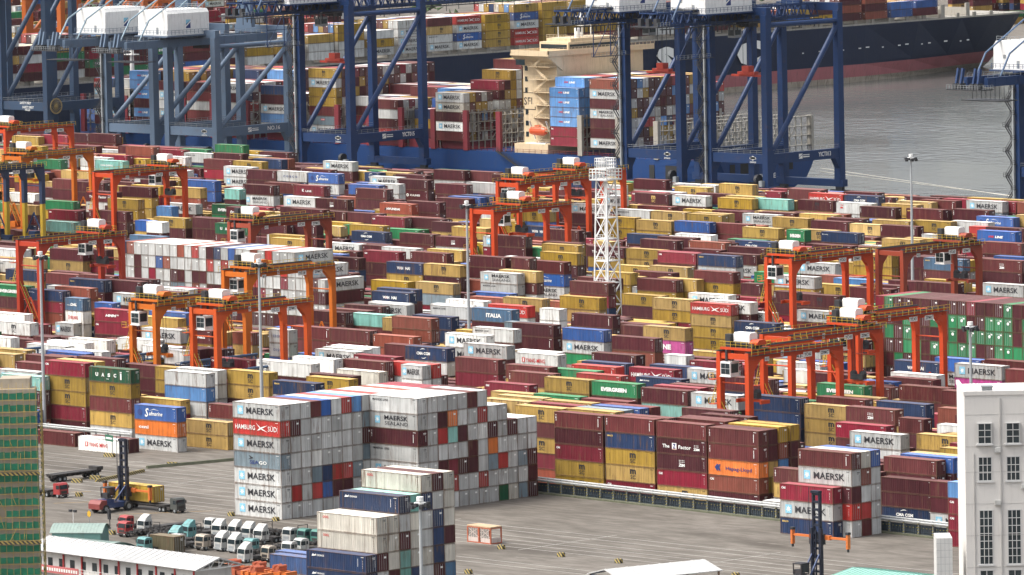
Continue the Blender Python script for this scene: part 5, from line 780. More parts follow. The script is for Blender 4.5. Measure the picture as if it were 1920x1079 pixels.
(266.2,0,0,0,0,2.75,[-262.3,12,-140.4,23,-127.3,12,-101.5,24]), (269,0,0,0,0,2.85,[-406.7,24]), (269,0,0,0,0,2.75,[-393.6,34,-155.8,34]), (269,0,0,1,0,2.75,[-381.1,34]),
(269,0,0,0,0,2.62,[-344.1,23,-130.6,12,-118,23,-104.9,34]), (271.8,0,0,0,0,2.85,[-407.9,35,-382.9,23,-250.7,23,-73.1,45]), (271.8,0,0,0,0,2.75,[-276.2,23,-263.7,12,-149.6,23,-124.5,23]), (271.8,0,0,0,0,2.62,[-137.1,12]),
(274.6,0,0,0,0,2.75,[-374.7,34,-247.2,23]), (274.6,0,0,0,0,2.85,[-272.3,12,-147,12,-121.7,23]), (274.6,0,0,0,0,2.62,[-159.6,34,-134.3,12]), (277.4,0,0,0,0,2.75,[-399.6,34,-156.2,23]),
(277.4,0,0,0,0,2.85,[-386.5,23,-373.8,34,-271.4,12,-181.4,23]), (277.4,0,0,1,0,2.75,[-143.1,12]), (288.6,0,0,0,0,2.62,[-425.2,34,-399.6,23,-135.5,23,-122.8,23]), (288.6,0,0,0,0,2.85,[-412.1,23,-164.4,13]),
(291.4,0,0,0,0,2.85,[-429.9,35,-379.3,1]), (291.4,0,0,0,0,2.75,[-404.9,23]), (291.4,0,0,0,0,2.62,[-253.9,13,-137.8,23,-125.3,23]), (291.4,0,0,1,0,2.85,[-160.6,13]),
(294.2,0,0,0,0,2.75,[-381.2,1,-165.1,13,-152.4,34,-127.3,23]), (294.2,0,0,0,0,2.85,[-304.6,34,-267.1,34,-197,23,-114.7,34,-89.1,34]), (297,0,0,0,0,2.85,[-411,23]), (297,0,0,0,0,2.75,[-372.4,34]),
(297,0,0,0,0,2.62,[-221.9,12,-209.2,34]), (299.8,0,0,0,0,2.75,[-425.5,23,-323.4,45,-176.8,34]), (299.8,0,0,0,0,2.85,[-310.4,34,-284.6,12]), (299.8,0,0,0,0,2.62,[-258.9,24,-164.2,25,-120.5,34]),
(302.6,0,0,0,0,2.85,[-326.9,45,-238.5,1]), (302.6,0,0,0,0,2.75,[-301.3,1]), (302.6,0,0,0,0,2.62,[-225.4,12,-111.7,34,-98.6,34,-85.5,45]), (305.4,0,0,0,0,2.85,[-448.5,24,-86.4,34]),
(305.4,0,0,0,0,2.62,[-410.9,23]), (305.4,0,0,0,0,2.75,[-330.7,45]), (305.4,0,0,1,0,2.75,[-305.1,34]), (321.6,0,0,0,0,2.75,[-463.7,24,-354.4,34,-279.1,23,-189.6,23]),
(321.6,0,0,0,0,2.85,[-412.8,2,-399.8,23,-256.8,12]), (321.6,0,0,0,0,2.62,[-244.3,12]), (324.4,0,0,0,0,2.85,[-420.3,12,-381.8,23,-356,34,-243.6,12]), (324.4,0,0,0,0,2.75,[-407.2,12,-192.5,23,-108.2,34]),
(324.4,0,0,0,0,2.62,[-330.2,34,-317.1,34,-230.5,23]), (327.2,0,0,0,0,2.62,[-475.7,3,-425.3,12,-323.3,34]), (327.2,0,0,0,0,2.85,[-386,23,-348.3,25]), (327.2,0,0,0,0,2.75,[-124.9,23]),
(330,0,0,0,0,2.85,[-478,23,-339.1,23,-250.8,12,-162.2,23,-124.5,23]), (330,0,0,0,0,2.75,[-414.3,12]), (332.8,0,0,0,0,2.85,[-339.4,23]), (332.8,0,0,0,0,2.62,[-263.6,25,-227.1,34]),
(332.8,0,0,1,0,2.75,[-251.1,12]), (335.6,0,0,0,0,2.85,[-485.4,23,-350.9,23,-312.4,23,-249.2,12]), (335.6,0,0,0,0,2.75,[-299.9,23,-261.7,12,-159.6,23,-134.5,23]), (335.6,0,0,0,0,2.62,[-198.4,23]),
(338.4,0,0,0,0,2.85,[-484.9,34,-257.3,12]), (338.4,0,0,0,0,2.62,[-358.1,34]), (338.4,0,0,0,0,2.75,[-307.9,23,-282.2,23,-269.8,23,-161,23]), (353.6,0,0,0,0,2.62,[-501.6,24]),
(353.6,0,0,0,0,2.85,[-372.7,23]), (353.6,0,0,1,0,2.62,[-360.1,23]), (353.6,0,0,0,0,2.75,[-212.8,23]), (356.4,0,0,0,0,2.75,[-505.3,34,-441.1,13,-342.4,23]),
(356.4,0,0,0,0,2.85,[-375.9,23,-294.9,23,-214.5,23]), (356.4,0,0,1,0,2.62,[-317.4,23]), (359.2,0,0,0,0,2.75,[-511.9,23,-150.9,12]), (359.2,0,0,0,0,2.62,[-373.3,24]),
(359.2,0,0,0,0,2.85,[-321.9,13,-296.7,23,-189.6,12]), (362,0,0,0,0,2.75,[-461,3,-322.4,23]), (362,0,0,0,0,2.62,[-348,34,-220,34]), (362,0,0,0,0,2.85,[-155.7,12]),
(364.8,0,0,0,0,2.75,[-519.5,14,-198.7,12,-169.1,14]), (364.8,0,0,0,0,2.62,[-455.4,23,-391.6,34,-366,24]), (364.8,0,0,0,0,2.85,[-301.7,23,-289,1]), (367.6,0,0,0,0,2.62,[-517.2,3]),
(367.6,0,0,0,0,2.85,[-409,23,-198.1,13]), (367.6,0,0,0,0,2.75,[-142.7,12]), (370.4,0,0,0,0,2.85,[-522.5,34,-308.9,23,-296.4,3]), (370.4,0,0,1,0,2.62,[-509.8,1]),
(370.4,0,0,0,0,2.75,[-411.1,23,-248.9,34,-145.9,13]), (370.4,0,0,1,0,2.85,[-271.4,23]), (370.4,0,0,0,0,2.62,[-172.1,14,-159,13]), (385.1,0,0,0,0,2.75,[-540.1,34,-309.9,23]),
(385.1,0,0,1,0,2.85,[-527,3,-465.9,12,-329.7,24]), (385.1,0,0,0,0,2.85,[-507.2,1,-494.7,1,-394.4,23,-342.2,23,-154.1,4]), (385.1,0,0,1,0,2.62,[-364.2,23,-297.5,23]), (385.1,0,0,0,0,2.62,[-211.1,23]),
(387.9,0,0,0,0,2.62,[-518.4,1,-302.3,23,-238.5,23]), (387.9,0,0,0,0,2.75,[-505.3,1,-492.2,1,-467,12,-454.3,23,-401.4,34,-388.7,24,-289.2,23,-251.1,23,-175.2,23]), (387.9,0,0,0,0,2.85,[-479.7,12,-340.2,24,-327.5,34,-213.5,23,-200.9,23]), (390.7,0,0,0,0,2.75,[-547.3,34,-496.9,1,-434.1,23,-421.4,23,-319.8,23,-242.9,23]),
(390.7,0,0,0,0,2.85,[-522.1,1,-484.2,12,-459.1,23,-446.6,23,-332.4,34,-230.2,23]), (390.7,0,0,0,0,2.62,[-370.7,34]), (393.5,0,0,0,0,2.85,[-552.4,23,-527.1,1,-438.2,23,-222.9,23,-185.3,23]), (393.5,0,0,0,0,2.75,[-501.6,1,-489.1,23,-425.8,23,-248.7,23,-197.9,23,-159.6,3]),
(393.5,0,0,0,0,2.62,[-476,12,-336.7,45]), (396.3,0,0,0,0,2.75,[-554,34,-424.5,23,-247,23,-186.1,23]), (396.3,0,0,0,0,2.85,[-323.4,23,-272,23,-234.4,23]), (396.3,0,0,0,0,2.62,[-297.8,23]),
(396.3,0,0,1,0,2.85,[-221.4,23]), (399.1,0,0,0,0,2.85,[-558.2,24,-442.9,23,-365.6,23,-290.4,23]), (399.1,0,0,0,0,2.75,[-506.2,1,-493.8,12,-455.6,23,-277.3,23,-226.3,23,-213.7,23,-201.2,23]), (401.9,0,0,0,0,2.85,[-558.1,24,-511,2,-357.3,23,-267.6,23,-241.4,23,-228.9,23]),
(401.9,0,0,0,0,2.62,[-473,23,-460.4,23]), (401.9,0,0,0,0,2.75,[-447.3,23,-434.8,23]), (401.9,0,0,1,0,2.62,[-254.9,23]), (411.6,0,0,0,0,2.75,[-531.8,12,-455.6,23,-363.6,34,-199.8,23,-174.3,2]),
(411.6,0,0,0,0,2.85,[-518.7,12]), (411.6,0,0,0,0,2.62,[-468.3,23,-388.7,23,-338.4,23,-232.7,23,-186.8,24]), (414.4,0,0,0,0,2.75,[-529.9,12,-271.4,23]), (414.4,0,0,0,0,2.62,[-454.1,23,-242.8,23]),
(414.4,0,0,0,0,2.85,[-353.3,24,-229.7,23,-204.5,23]), (417.2,0,0,0,0,2.75,[-538.9,12,-525.8,12,-446.9,23,-421.3,23,-333.4,34]), (417.2,0,0,1,0,2.85,[-408.8,23]), (417.2,0,0,0,0,2.85,[-371,23,-205.6,23,-179.8,14]),
(417.2,0,0,0,0,2.62,[-295.2,34,-282.2,34,-243.8,23]), (420,0,0,0,0,2.85,[-583.6,13,-545.5,12,-364.6,34]), (420,0,0,0,0,2.62,[-352.1,23,-339.6,34,-238.9,23]), (422.8,0,0,0,0,2.62,[-585.4,34,-518.3,34,-185.8,35]),
(422.8,0,0,0,0,2.85,[-505.8,23,-376.6,23,-249.7,23]), (422.8,0,0,0,0,2.75,[-415.3,23,-211.4,23]), (425.6,0,0,0,0,2.85,[-590.1,23,-551.7,13,-373.3,34,-278.6,23]), (425.6,0,0,0,0,2.75,[-538.6,34,-385.9,12,-253.6,23]),
(425.6,0,0,0,0,2.62,[-348.1,23]), (428.4,0,0,0,0,2.62,[-591.8,34,-579.3,1,-376.4,34,-363.9,24,-213.3,23]), (428.4,0,0,0,0,2.75,[-541,34,-527.9,34,-401.7,12,-351.4,24,-225.9,23]), (428.4,0,0,0,0,2.85,[-389,12]),
(428.4,0,0,1,0,2.62,[-338.7,34]), (437.6,0,0,0,0,2.75,[-604.7,5,-393.9,12]), (437.6,0,0,1,0,2.62,[-592.2,4,-226.3,23]), (437.6,0,0,1,0,2.75,[-492.8,12,-343.9,35]),
(437.6,0,0,0,0,2.85,[-368.9,34]), (437.6,0,0,0,0,2.62,[-201.8,34]), (440.4,0,0,0,0,2.62,[-592.9,2,-580.4,14,-542.1,34,-496.7,23,-392.2,23,-379.7,34]), (440.4,0,0,0,0,2.85,[-567.3,23,-483.6,13,-452.3,12,-426.8,23,-367.2,34,-313.9,23]),
(440.4,0,0,0,0,2.75,[-529.5,34]), (440.4,0,0,1,0,2.75,[-516.8,34]), (443.2,0,0,0,0,2.75,[-606,34,-593.3,12,-580.8,23,-466.8,23,-430.7,23]), (443.2,0,0,0,0,2.62,[-504.6,23,-365.3,34,-268.8,34]),
(443.2,0,0,0,0,2.85,[-352.2,34]), (446,0,0,0,0,2.75,[-610.2,34,-529,34,-504,23,-378.1,34,-352.9,34,-299.3,34]), (446,0,0,0,0,2.85,[-597.5,13,-541.7,34,-453.6,13,-440.9,23,-390.6,34]), (446,0,0,0,0,2.62,[-584.4,34,-466.3,23,-403.1,34,-261.7,34]),
(448.8,0,0,0,0,2.85,[-612.8,34,-511.5,23,-448.8,23]), (448.8,0,0,0,0,2.75,[-574.3,34,-549.1,34,-524,34,-461.3,23,-282.8,34,-206.6,23]), (448.8,0,0,0,0,2.62,[-307.9,34]), (451.6,0,0,0,0,2.85,[-565.8,23,-540.2,34,-502.4,23,-379.4,34]),
(451.6,0,0,0,0,2.75,[-391.9,34,-366.3,34]), (451.6,0,0,0,0,2.62,[-290.6,34]), (454.4,0,0,0,0,2.85,[-608.6,24,-519.8,23,-507.3,23]), (454.4,0,0,0,0,2.75,[-570.7,23,-457,34]),
(454.4,0,0,0,0,2.62,[-532.5,34,-406.4,34,-380.6,45]), (463.6,0,0,0,0,2.85,[-621.3,34,-608.8,23,-544.9,34]), (463.6,0,0,0,0,2.75,[-531.8,23,-396.1,34]), (463.6,0,0,1,0,2.85,[-469,23]),
(463.6,0,0,0,0,2.62,[-227.3,23]), (466.4,0,0,0,0,2.75,[-633.9,34,-569.7,23]), (466.4,0,0,0,0,2.85,[-621.2,25,-385.9,34,-321.6,23,-269,23]), (466.4,0,0,0,0,2.62,[-492.3,23,-467.1,34]),
(469.2,0,0,0,0,2.75,[-602,23,-538.6,23,-385.4,34]), (469.2,0,0,0,0,2.85,[-499.9,23,-461.2,12,-448.7,12,-423.7,23,-282.6,23]), (472,0,0,0,0,2.75,[-629.2,34,-557.5,34,-544.8,23,-341.4,23,-282.1,23,-269.6,24,-229.9,23]), (472,0,0,1,0,2.62,[-616.7,24]),
(472,0,0,0,0,2.85,[-595.8,23,-391.5,34,-353.9,34,-311,23]), (474.8,0,0,0,0,2.75,[-568.4,34,-356,34,-323.6,34]), (474.8,0,0,1,0,2.85,[-482.6,12]), (474.8,0,0,0,0,2.85,[-458,23,-419.7,23,-394.7,34,-298.1,23]),
(474.8,0,0,0,0,2.62,[-445.3,23,-369.1,34,-269,34,-230.3,25]), (477.6,0,0,0,0,2.75,[-651.1,34,-424,23,-385.8,23,-373.1,24]), (477.6,0,0,0,0,2.85,[-625.9,34,-575.3,23,-512.2,34,-486.6,23]), (477.6,0,0,0,0,2.62,[-410.9,34]),
(480.4,0,0,0,0,2.85,[-613.1,24,-561.7,23,-484.8,23,-434,23,-421.5,23]), (480.4,0,0,0,0,2.62,[-574.4,34,-408.4,34]), (480.4,0,0,0,0,2.75,[-369.7,34,-344.1,34]), (489.6,0,0,0,0,2.85,[-634.2,34,-595.3,23,-437.9,23,-264.6,23,-252.1,23]),
(489.6,0,0,0,0,2.62,[-621.8,24,-463,23,-412.7,35,-387.5,23]), (489.6,0,0,1,0,2.75,[-487.9,34]), (489.6,0,0,0,0,2.75,[-400.2,24]), (492.4,0,0,0,0,2.62,[-640,45,-614.9,34,-396.8,23]),
(492.4,0,0,0,0,2.75,[-627.4,34,-576.1,23,-485.4,34,-434.8,23,-245.7,34]), (492.4,0,0,0,0,2.85,[-602.2,23,-460.4,23,-371.2,34]), (495.2,0,0,0,0,2.85,[-669.4,34,-618.8,34,-605.7,24,-566.4,12,-484.7,34]), (495.2,0,0,0,0,2.62,[-656.9,34,-396.4,23,-245.5,5]),
(495.2,0,0,0,0,2.75,[-579.5,23,-446.8,23]), (498,0,0,0,0,2.85,[-658.8,34,-633.2,34,-551.1,34,-294.2,34,-281.1,34,-268.4,24,-255.9,24]), (498,0,0,1,0,2.62,[-594.5,34]), (498,0,0,1,0,2.85,[-571,23]),
(498,0,0,0,0,2.75,[-462.7,23,-433.5,23,-395,23]), (500.8,0,0,0,0,2.85,[-650.7,34,-434.2,24]), (500.8,0,0,0,0,2.62,[-625.6,45,-587.9,34,-562.4,45,-486.2,34,-409,34,-313.1,34]), (500.8,0,0,0,0,2.75,[-613,34,-600.4,35,-396.4,23]),
(500.8,0,0,1,0,2.62,[-346.2,34]), (503.6,0,0,0,0,2.75,[-677.4,34,-613.6,34,-410.9,23]), (503.6,0,0,0,0,2.85,[-639.2,34,-588.4,23,-575.9,23,-563.4,34,-525.6,23,-474.3,34,-461.7,24,-340.4,34,-290.2,34,-277.6,34,-265.1,34]), (503.6,0,0,0,0,2.62,[-487.4,34,-252.5,45]),
(503.6,0,0,1,0,2.75,[-372.7,34]), (506.4,0,0,0,0,2.75,[-685.8,3,-437.2,34,-374.8,34,-322.9,34]), (506.4,0,0,0,0,2.62,[-610,45,-449.9,34]), (506.4,0,0,0,0,2.85,[-513.8,12,-361.7,23]),
(506.4,0,0,1,0,2.85,[-411.8,34]), (513.6,0,0,0,0,2.62,[-691.6,34,-678.5,34]), (513.6,0,0,0,0,2.75,[-666,35,-628.1,34,-362.8,23]), (513.6,0,0,0,0,2.85,[-653.5,34,-640.8,34,-589.2,24,-517.5,12,-311.9,23]),
(516.4,0,0,0,0,2.75,[-693.6,35,-527.4,23]), (516.4,0,0,0,0,2.62,[-681.1,34,-579.2,34,-401,23]), (516.4,0,0,0,0,2.85,[-655.9,35,-642.8,34,-540.5,23,-375.4,23,-362.3,23,-312.2,23]), (519.2,0,0,0,0,2.75,[-683.8,34,-670.7,45,-581.8,35,-556.2,23,-530.4,23]),
(519.2,0,0,0,0,2.85,[-645.6,34,-620,34,-607.5,34,-517.9,23,-377.1,23,-364.4,23]), (519.2,0,0,0,0,2.62,[-632.5,34,-568.8,34,-402.8,23]), (522,0,0,0,0,2.75,[-686.8,34,-636.6,34,-586,34,-561,23,-547.9,23,-395.7,23]), (522,0,0,0,0,2.62,[-661.9,45,-408.4,23]),
(522,0,0,0,0,2.85,[-624.1,34,-497.3,23,-345.5,23]), (524.8,0,0,0,0,2.85,[-705.7,25,-693.2,34,-616,34,-603.3,34,-527.8,23,-426,23,-337.6,23,-273.7,34]), (524.8,0,0,0,0,2.62,[-590.7,34,-578,34,-413.5,23]), (524.8,0,0,0,0,2.75,[-552.8,23,-502.2,23,-325.1,23]),
(527.6,0,0,0,0,2.85,[-709.7,25,-646.8,35,-621.8,34,-609.2,34,-584.2,34,-571.6,34,-559.1,23,-534.1,23,-508.9,23,-369.1,23]), (527.6,0,0,0,0,2.75,[-546.7,23,-521.4,23,-420.1,23,-381.6,23,-356.4,23]), (527.6,0,0,0,0,2.62,[-407,23]), (530.4,0,0,0,0,2.62,[-699.8,45,-649.4,45]),
(530.4,0,0,0,0,2.75,[-662.1,35,-636.8,34,-573.2,34,-433.5,23,-421,23,-407.9,23,-357.6,23,-331.8,23]), (530.4,0,0,0,0,2.85,[-471.8,23,-446.2,23,-280.5,34]), (600,20,1,0,1,2.9,[-807,34,-804.5,34,-802,34,-799.5,34,-797,34]), (606,9.6,0,0,1,2.9,[-689,5]),
(608.5,9.6,0,0,1,2.9,[-726,35,-715.6,46,-702.5,46,-689,45,-676,5,-655,4,-633.2,7,-606.4,4,-577.7,5,-512.8,7]), (611,9.6,0,0,1,2.9,[-735,45,-726,45,-715.6,56,-702.5,56,-689,45,-676,5,-655,4,-633.2,7,-606.4,4,-592,3,-577.7,5,-512.8,7]), (613.5,9.6,0,0,1,2.9,[-735,45,-726,45,-715.6,56,-702.5,46,-689,45,-676,5,-655,4,-633.2,7,-620.5,4,-606.4,24,-592,23,-577.7,5,-529.4,67,-512.8,7]), (614.2,20,1,0,1,2.9,[-812,45,-809.5,45,-807,45,-804.5,35,-802,35,-799.5,35,-797,35]),
(616,9.6,0,0,1,2.9,[-735,45,-715.6,56,-702.5,46,-689,45,-676,45,-655,34,-633.2,37,-620.5,34,-606.4,24,-592,23,-577.7,5,-529.4,67,-512.8,7]), (618.5,9.6,0,0,1,2.9,[-735,45,-715.6,56,-702.5,46,-689,45,-676,45,-655,34,-633.2,37,-620.5,34,-606.4,24,-529.4,67,-512.8,7]), (621,9.6,0,0,1,2.9,[-715.6,56,-702.5,46,-689,45,-676,45,-655,34,-633.2,47,-620.5,34,-606.4,34,-529.4,67,-512.8,7]), (623.5,9.6,0,0,1,2.9,[-715.6,56,-702.5,46,-689,45,-676,45,-655,34,-633.2,37,-620.5,34,-606.4,35,-592,45,-529.4,67,-512.8,7]),
(626,9.6,0,0,1,2.9,[-715.6,56,-702.5,46,-689,46,-676,35,-633.2,47,-620.5,34,-606.4,45,-592,45,-529.4,67,-512.8,7]), (628.4,20,1,0,1,2.9,[-807,34,-804.5,34,-802,34,-799.5,34,-797,34]), (628.5,9.6,0,0,1,2.9,[-715.6,56,-702.5,56,-689,56,-676,36,-633.2,47,-620.5,35,-606.4,45,-592,45,-577.7,7,-529.4,67,-512.8,7]), (631,9.6,0,0,1,2.9,[-715.6,56,-702.5,56,-689,56,-676,36,-633.2,47,-620.5,45,-606.4,45,-592,45,-529.4,67,-512.8,7]),
(633.5,9.6,0,0,1,2.9,[-715.6,56,-702.5,56,-689,56,-676,36,-633.2,57,-620.5,45,-606.4,45,-592,45,-577.7,8,-529.4,67,-512.8,7]), (636,9.6,0,0,1,2.9,[-715.6,56,-702.5,56,-689,56,-676,56,-633.2,47,-620.5,45,-606.4,45,-577.7,8,-529.4,67,-512.8,7]), (638.5,9.6,0,0,1,2.9,[-715.6,56,-702.5,56,-689,56,-676,56,-633.2,57,-620.5,45,-606.4,45,-577.7,8,-529.4,67,-512.8,7]), (641,9.6,0,0,1,2.9,[-715.6,56,-702.5,56,-689,56,-676,56,-633.2,47,-620.5,45,-606.4,45,-577.7,8,-529.4,67,-512.8,7]),
(642.6,20,1,0,1,2.9,[-812,35,-809.5,35,-807,45,-804.5,45,-802,35,-799.5,35,-797,35]), (643.5,9.6,0,0,1,2.9,[-689,56,-676,56,-633.2,47,-620.5,45,-577.7,48,-529.4,67,-512.8,6]), (646,9.6,0,0,1,2.9,[-676,56,-633.2,57,-512.8,6]), (648.5,9.6,0,0,1,2.9,[-512.8,6]),
(656.8,20,1,0,1,2.9,[-804.5,34,-802,34,-799.5,34,-797,34]), (671,20,1,0,1,2.9,[-812,35,-809.5,35,-807,35,-804.5,35,-802,45,-799.5,35,-797,35]), (685.2,20,1,0,1,2.9,[-807,34,-804.5,34,-802,34,-799.5,34,-797,34]), (692.88,1,1,0,0,2.75,[-905,4]),
(699.4,20,1,0,1,2.9,[-812,35,-809.5,35,-807,35,-804.5,35,-802,35,-799.5,45,-797,35]), (706.25,1,1,0,0,2.75,[-905,2]), (706.51,1,1,0,0,2.75,[-907.6,14]), (713.6,20,1,0,1,2.9,[-807,34,-804.5,34,-802,34,-799.5,34,-797,34]),
(718.88,1,1,0,0,2.75,[-910.2,24]), (719.18,1,1,0,0,2.75,[-905,4]), (727.8,20,1,0,1,2.9,[-807,23,-804.5,23,-802,23,-799.5,23,-797,23]), (732.48,1,1,0,0,2.75,[-905,4]),
(742,20,1,0,1,2.9,[-812,23,-809.5,23,-807,23,-804.5,23,-802,23,-799.5,23,-797,23]), (756.2,20,1,0,1,2.9,[-812,23,-809.5,23,-807,23,-804.5,23,-802,23,-799.5,23,-797,23]), (770.4,20,1,0,1,2.9,[-812,24,-809.5,24,-807,24,-804.5,24,-802,24,-799.5,24,-797,24]), (784.6,20,1,0,1,2.9,[-804.5,23,-802,23,-799.5,23,-797,23]),
(798.8,20,1,0,1,2.9,[-812,34,-809.5,24,-807,34,-804.5,34,-802,24,-799.5,24,-797,24]), (813,20,1,0,1,2.9,[-812,34,-809.5,34,-807,34,-804.5,34,-802,34,-799.5,34,-797,34]), (827.2,20,1,0,1,2.9,[-812,34,-809.5,34,-807,34,-804.5,34,-802,34,-799.5,34,-797,34]), (841.4,20,1,0,1,2.9,[-812,34,-809.5,34,-807,34,-804.5,34,-802,34,-799.5,34,-797,34]),
(855.6,20,1,0,1,2.9,[-812,45,-809.5,35,-807,35,-804.5,35,-802,35,-799.5,45,-797,45]), (869.8,20,1,0,1,2.9,[-812,45,-809.5,45,-807,45,-804.5,45,-802,45,-799.5,45,-797,45]), (884,20,1,0,1,2.9,[-812,45,-809.5,45,-807,45,-804.5,45,-802,45,-799.5,45,-797,45]), (898.2,20,1,0,1,2.9,[-812,45,-809.5,45,-807,45,-804.5,45,-802,45,-799.5,45,-797,45]),
(912.4,20,1,0,1,2.9,[-804.5,34,-802,34,-799.5,34,-797,34]), (926.6,20,1,0,1,2.9,[-812,34,-809.5,34,-807,34,-804.5,34,-802,34,-799.5,34,-797,34]), (940.8,20,1,0,1,2.9,[-804.5,23,-802,23,-799.5,23,-797,23]), (949,0.1,1,0,0,2.75,[-1170,23]),
(955,20,1,0,1,2.9,[-812,23,-809.5,23,-807,23,-804.5,23,-802,23,-799.5,23,-797,23]), (969.2,20,1,0,1,2.9,[-804.5,12,-802,12,-799.5,12,-797,12]), (975,0.1,1,0,0,2.75,[-1170,35,-1158,35]), (983.4,20,1,0,1,2.9,[-812,12,-809.5,12,-807,12,-804.5,12,-802,12,-799.5,12,-797,12]),
(988,0.1,1,0,0,2.75,[-1218,15,-1215,14,-1188,25,-1164,34,-1131,45,-1125,45]), (997.6,20,1,0,1,2.9,[-812,12,-809.5,12,-807,12,-804.5,12,-802,12,-799.5,12,-797,12]), (1001,0.1,1,0,0,2.75,[-1176,35,-1116,35,-1068,35,-1053,1,-1044,1]), (1011.8,20,1,0,1,2.9,[-812,12,-809.5,12,-807,12,-804.5,12,-802,12,-799.5,12,-797,12]),
(1014,0.1,1,0,0,2.75,[-1233,14,-1224,12,-1143,34,-1065,45,-1050,1]), (1026,20,1,0,1,2.9,[-812,23,-809.5,13,-807,13,-804.5,13,-802,13,-799.5,13,-797,23]), (1027,0.1,1,0,0,2.75,[-1263,35,-1200,24,-1107,23]), (1040,0.1,1,0,0,2.75,[-1266,34,-1260,35,-1167,34,-1143,24,-1134,15,-1122,24,-1116,25,-1104,35]),
(1040.2,20,1,0,1,2.9,[-812,23,-809.5,23,-807,23,-804.5,23,-802,23,-799.5,23,-797,23]), (1053,0.1,1,0,0,2.75,[-1302,4,-1296,3,-1293,12,-1254,24,-1209,15,-1131,35,-1128,45]), (1054.4,20,1,0,1,2.9,[-804.5,12,-802,12,-799.5,12,-797,12]), (1066,0.1,1,0,0,2.75,[-1305,34,-1227,13,-1200,35,-1188,35,-1170,35]),
(1068.6,20,1,0,1,2.9,[-812,12,-809.5,12,-807,12,-804.5,12,-802,12,-799.5,12,-797,12]), (1079,0.1,1,0,0,2.75,[-1278,23,-1224,24,-1200,23,-1197,23,-1176,35,-1173,24]), (1092,0.1,1,0,0,2.75,[-1263,13,-1251,34,-1203,34,-1143,24]), (1105,0.1,1,0,0,2.75,[-1278,23,-1194,34,-1164,34,-1158,25,-1146,23]),
(1118,0.1,1,0,0,2.75,[-1299,12,-1260,35,-1188,23]), (1131,0.1,1,0,0,2.75,[-1362,23,-1356,4,-1335,12,-1311,15,-1248,24,-1206,23]), (1144,0.1,1,0,0,2.75,[-1341,13,-1308,23,-1296,25,-1230,23]), (1157,0.1,1,0,0,2.75,[-1398,14,-1242,25,-1236,24,-1233,25,-1224,23,-1203,15]),
(1170,0.1,1,0,0,2.75,[-1380,13,-1374,13,-1344,13,-1311,34,-1302,24,-1299,25,-1290,23,-1233,25,-1224,34]), (1183,0.1,1,0,0,2.75,[-1440,2,-1413,3,-1365,35,-1359,24,-1350,24,-1341,24,-1338,34,-1290,24]), (1196,0.1,1,0,0,2.75,[-1398,12,-1362,34,-1293,14]), (1209,0.1,1,0,0,2.75,[-1464,15,-1437,3,-1404,15,-1365,25]),
(1222,0.1,1,0,0,2.75,[-1386,35,-1377,24,-1347,34,-1341,15,-1302,35,-1293,35]), (1235,0.1,1,0,0,2.75,[-1440,12,-1407,35,-1296,24]), (1248,0.1,1,0,0,2.75,[-1491,13,-1341,24]), (1261,0.1,1,0,0,2.75,[-1533,4,-1521,13,-1488,4,-1464,14,-1455,34,-1428,34,-1374,24]),
(1274,0.1,1,0,0,2.75,[-1527,23,-1512,24,-1509,24,-1506,14,-1410,23,-1371,25,-1362,35,-1338,34,-1326,2]), (1287,0.1,1,0,0,2.75,[-1476,23,-1443,34,-1440,14,-1434,12,-1371,34]), (1300,0.1,1,0,0,2.75,[-1518,3,-1371,34]), (1313,0.1,1,0,0,2.75,[-1413,12,-981,2,-978,5]),
(1326,0.1,1,0,0,2.75,[-1464,13,-1458,12,-1428,3,-987,5,-972,2,-954,4]), (1339,0.1,1,0,0,2.75,[-996,35,-987,4,-984,4,-978,15,-972,5,-969,4]), (1352,0.1,1,0,0,2.75,[-999,35]), (1365,0.1,1,0,0,2.75,[-1035,5,-1023,2,-1014,45]),
(1391,0.1,1,0,0,2.75,[-1050,34,-1041,35,-1020,35]), (1404,0.1,1,0,0,2.75,[-1041,34]), (1417,0.1,1,0,0,2.75,[-1065,34]), (1443,0.1,1,0,0,2.75,[-1092,34]),
]
# ------------------------------------------------------------------ containers
W = 2.44; HB = 2.9
LEN = {'':12.19, '2':6.06, 'd':13.72}
def body_mesh(L):
    b = MB(); t = .13
    xs = [0, L-t] + ([.76, L-.76-t] if L > 13 else [])
    for x in xs:
        for y in (0, W-t): b.box(x, x+t, y, y+t, 0, HB, 1)
    for y in (0, W-t*.8): b.box(t, L-t, y, y+t*.8, HB-.11, HB, 1); b.box(t, L-t, y, y+t*.8, 0, .15, 1)
    for x in (0, L-t*.8): b.box(x, x+t*.8, t, W-t, HB-.14, HB, 1); b.box(x, x+t*.8, t, W-t, 0, .15, 1)
    def corr(pts, z0, z1): 
        n = len(pts); b.add([(x, y, z0) for x, y in pts]+[(x, y, z1) for x, y in pts], [(i, i+1, n+i+1, n+i) for i in range(n-1)])
    def zig(a, c, pitch=.42):
        n = int((c-a)/pitch); p = (c-a)/n; out = []
        for i in range(n): out += [(a+p*i, 0), (a+p*(i+.3), 0), (a+p*(i+.5), 1), (a+p*(i+.8), 1)]
        return out+[(c, 0)]
    corr([(u, .03+.045*k) for u, k in zig(t, L-t)], .15, HB-.11)
    corr([(u, W-.03-.045*k) for u, k in zig(t, L-t)], .15, HB-.11)
    corr([(.05+.04*k, u) for u, k in zig(t, W-t)], .15, HB-.14)
    corr([(L-.05-.04*k, u) for u, k in zig(t, W-t)], .15, HB-.14)
    b.add([(0,0,HB-.02),(L,0,HB-.02),(L,W,HB-.02),(0,W,HB-.02)], [(0,1,2,3)]); b.add([(0,0,.1),(L,0,.1),(L,W,.1),(0,W,.1)], [(3,2,1,0)])
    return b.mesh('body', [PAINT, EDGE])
GALV = mat('galvanised_rods', (.34,.34,.33), .5, .3)
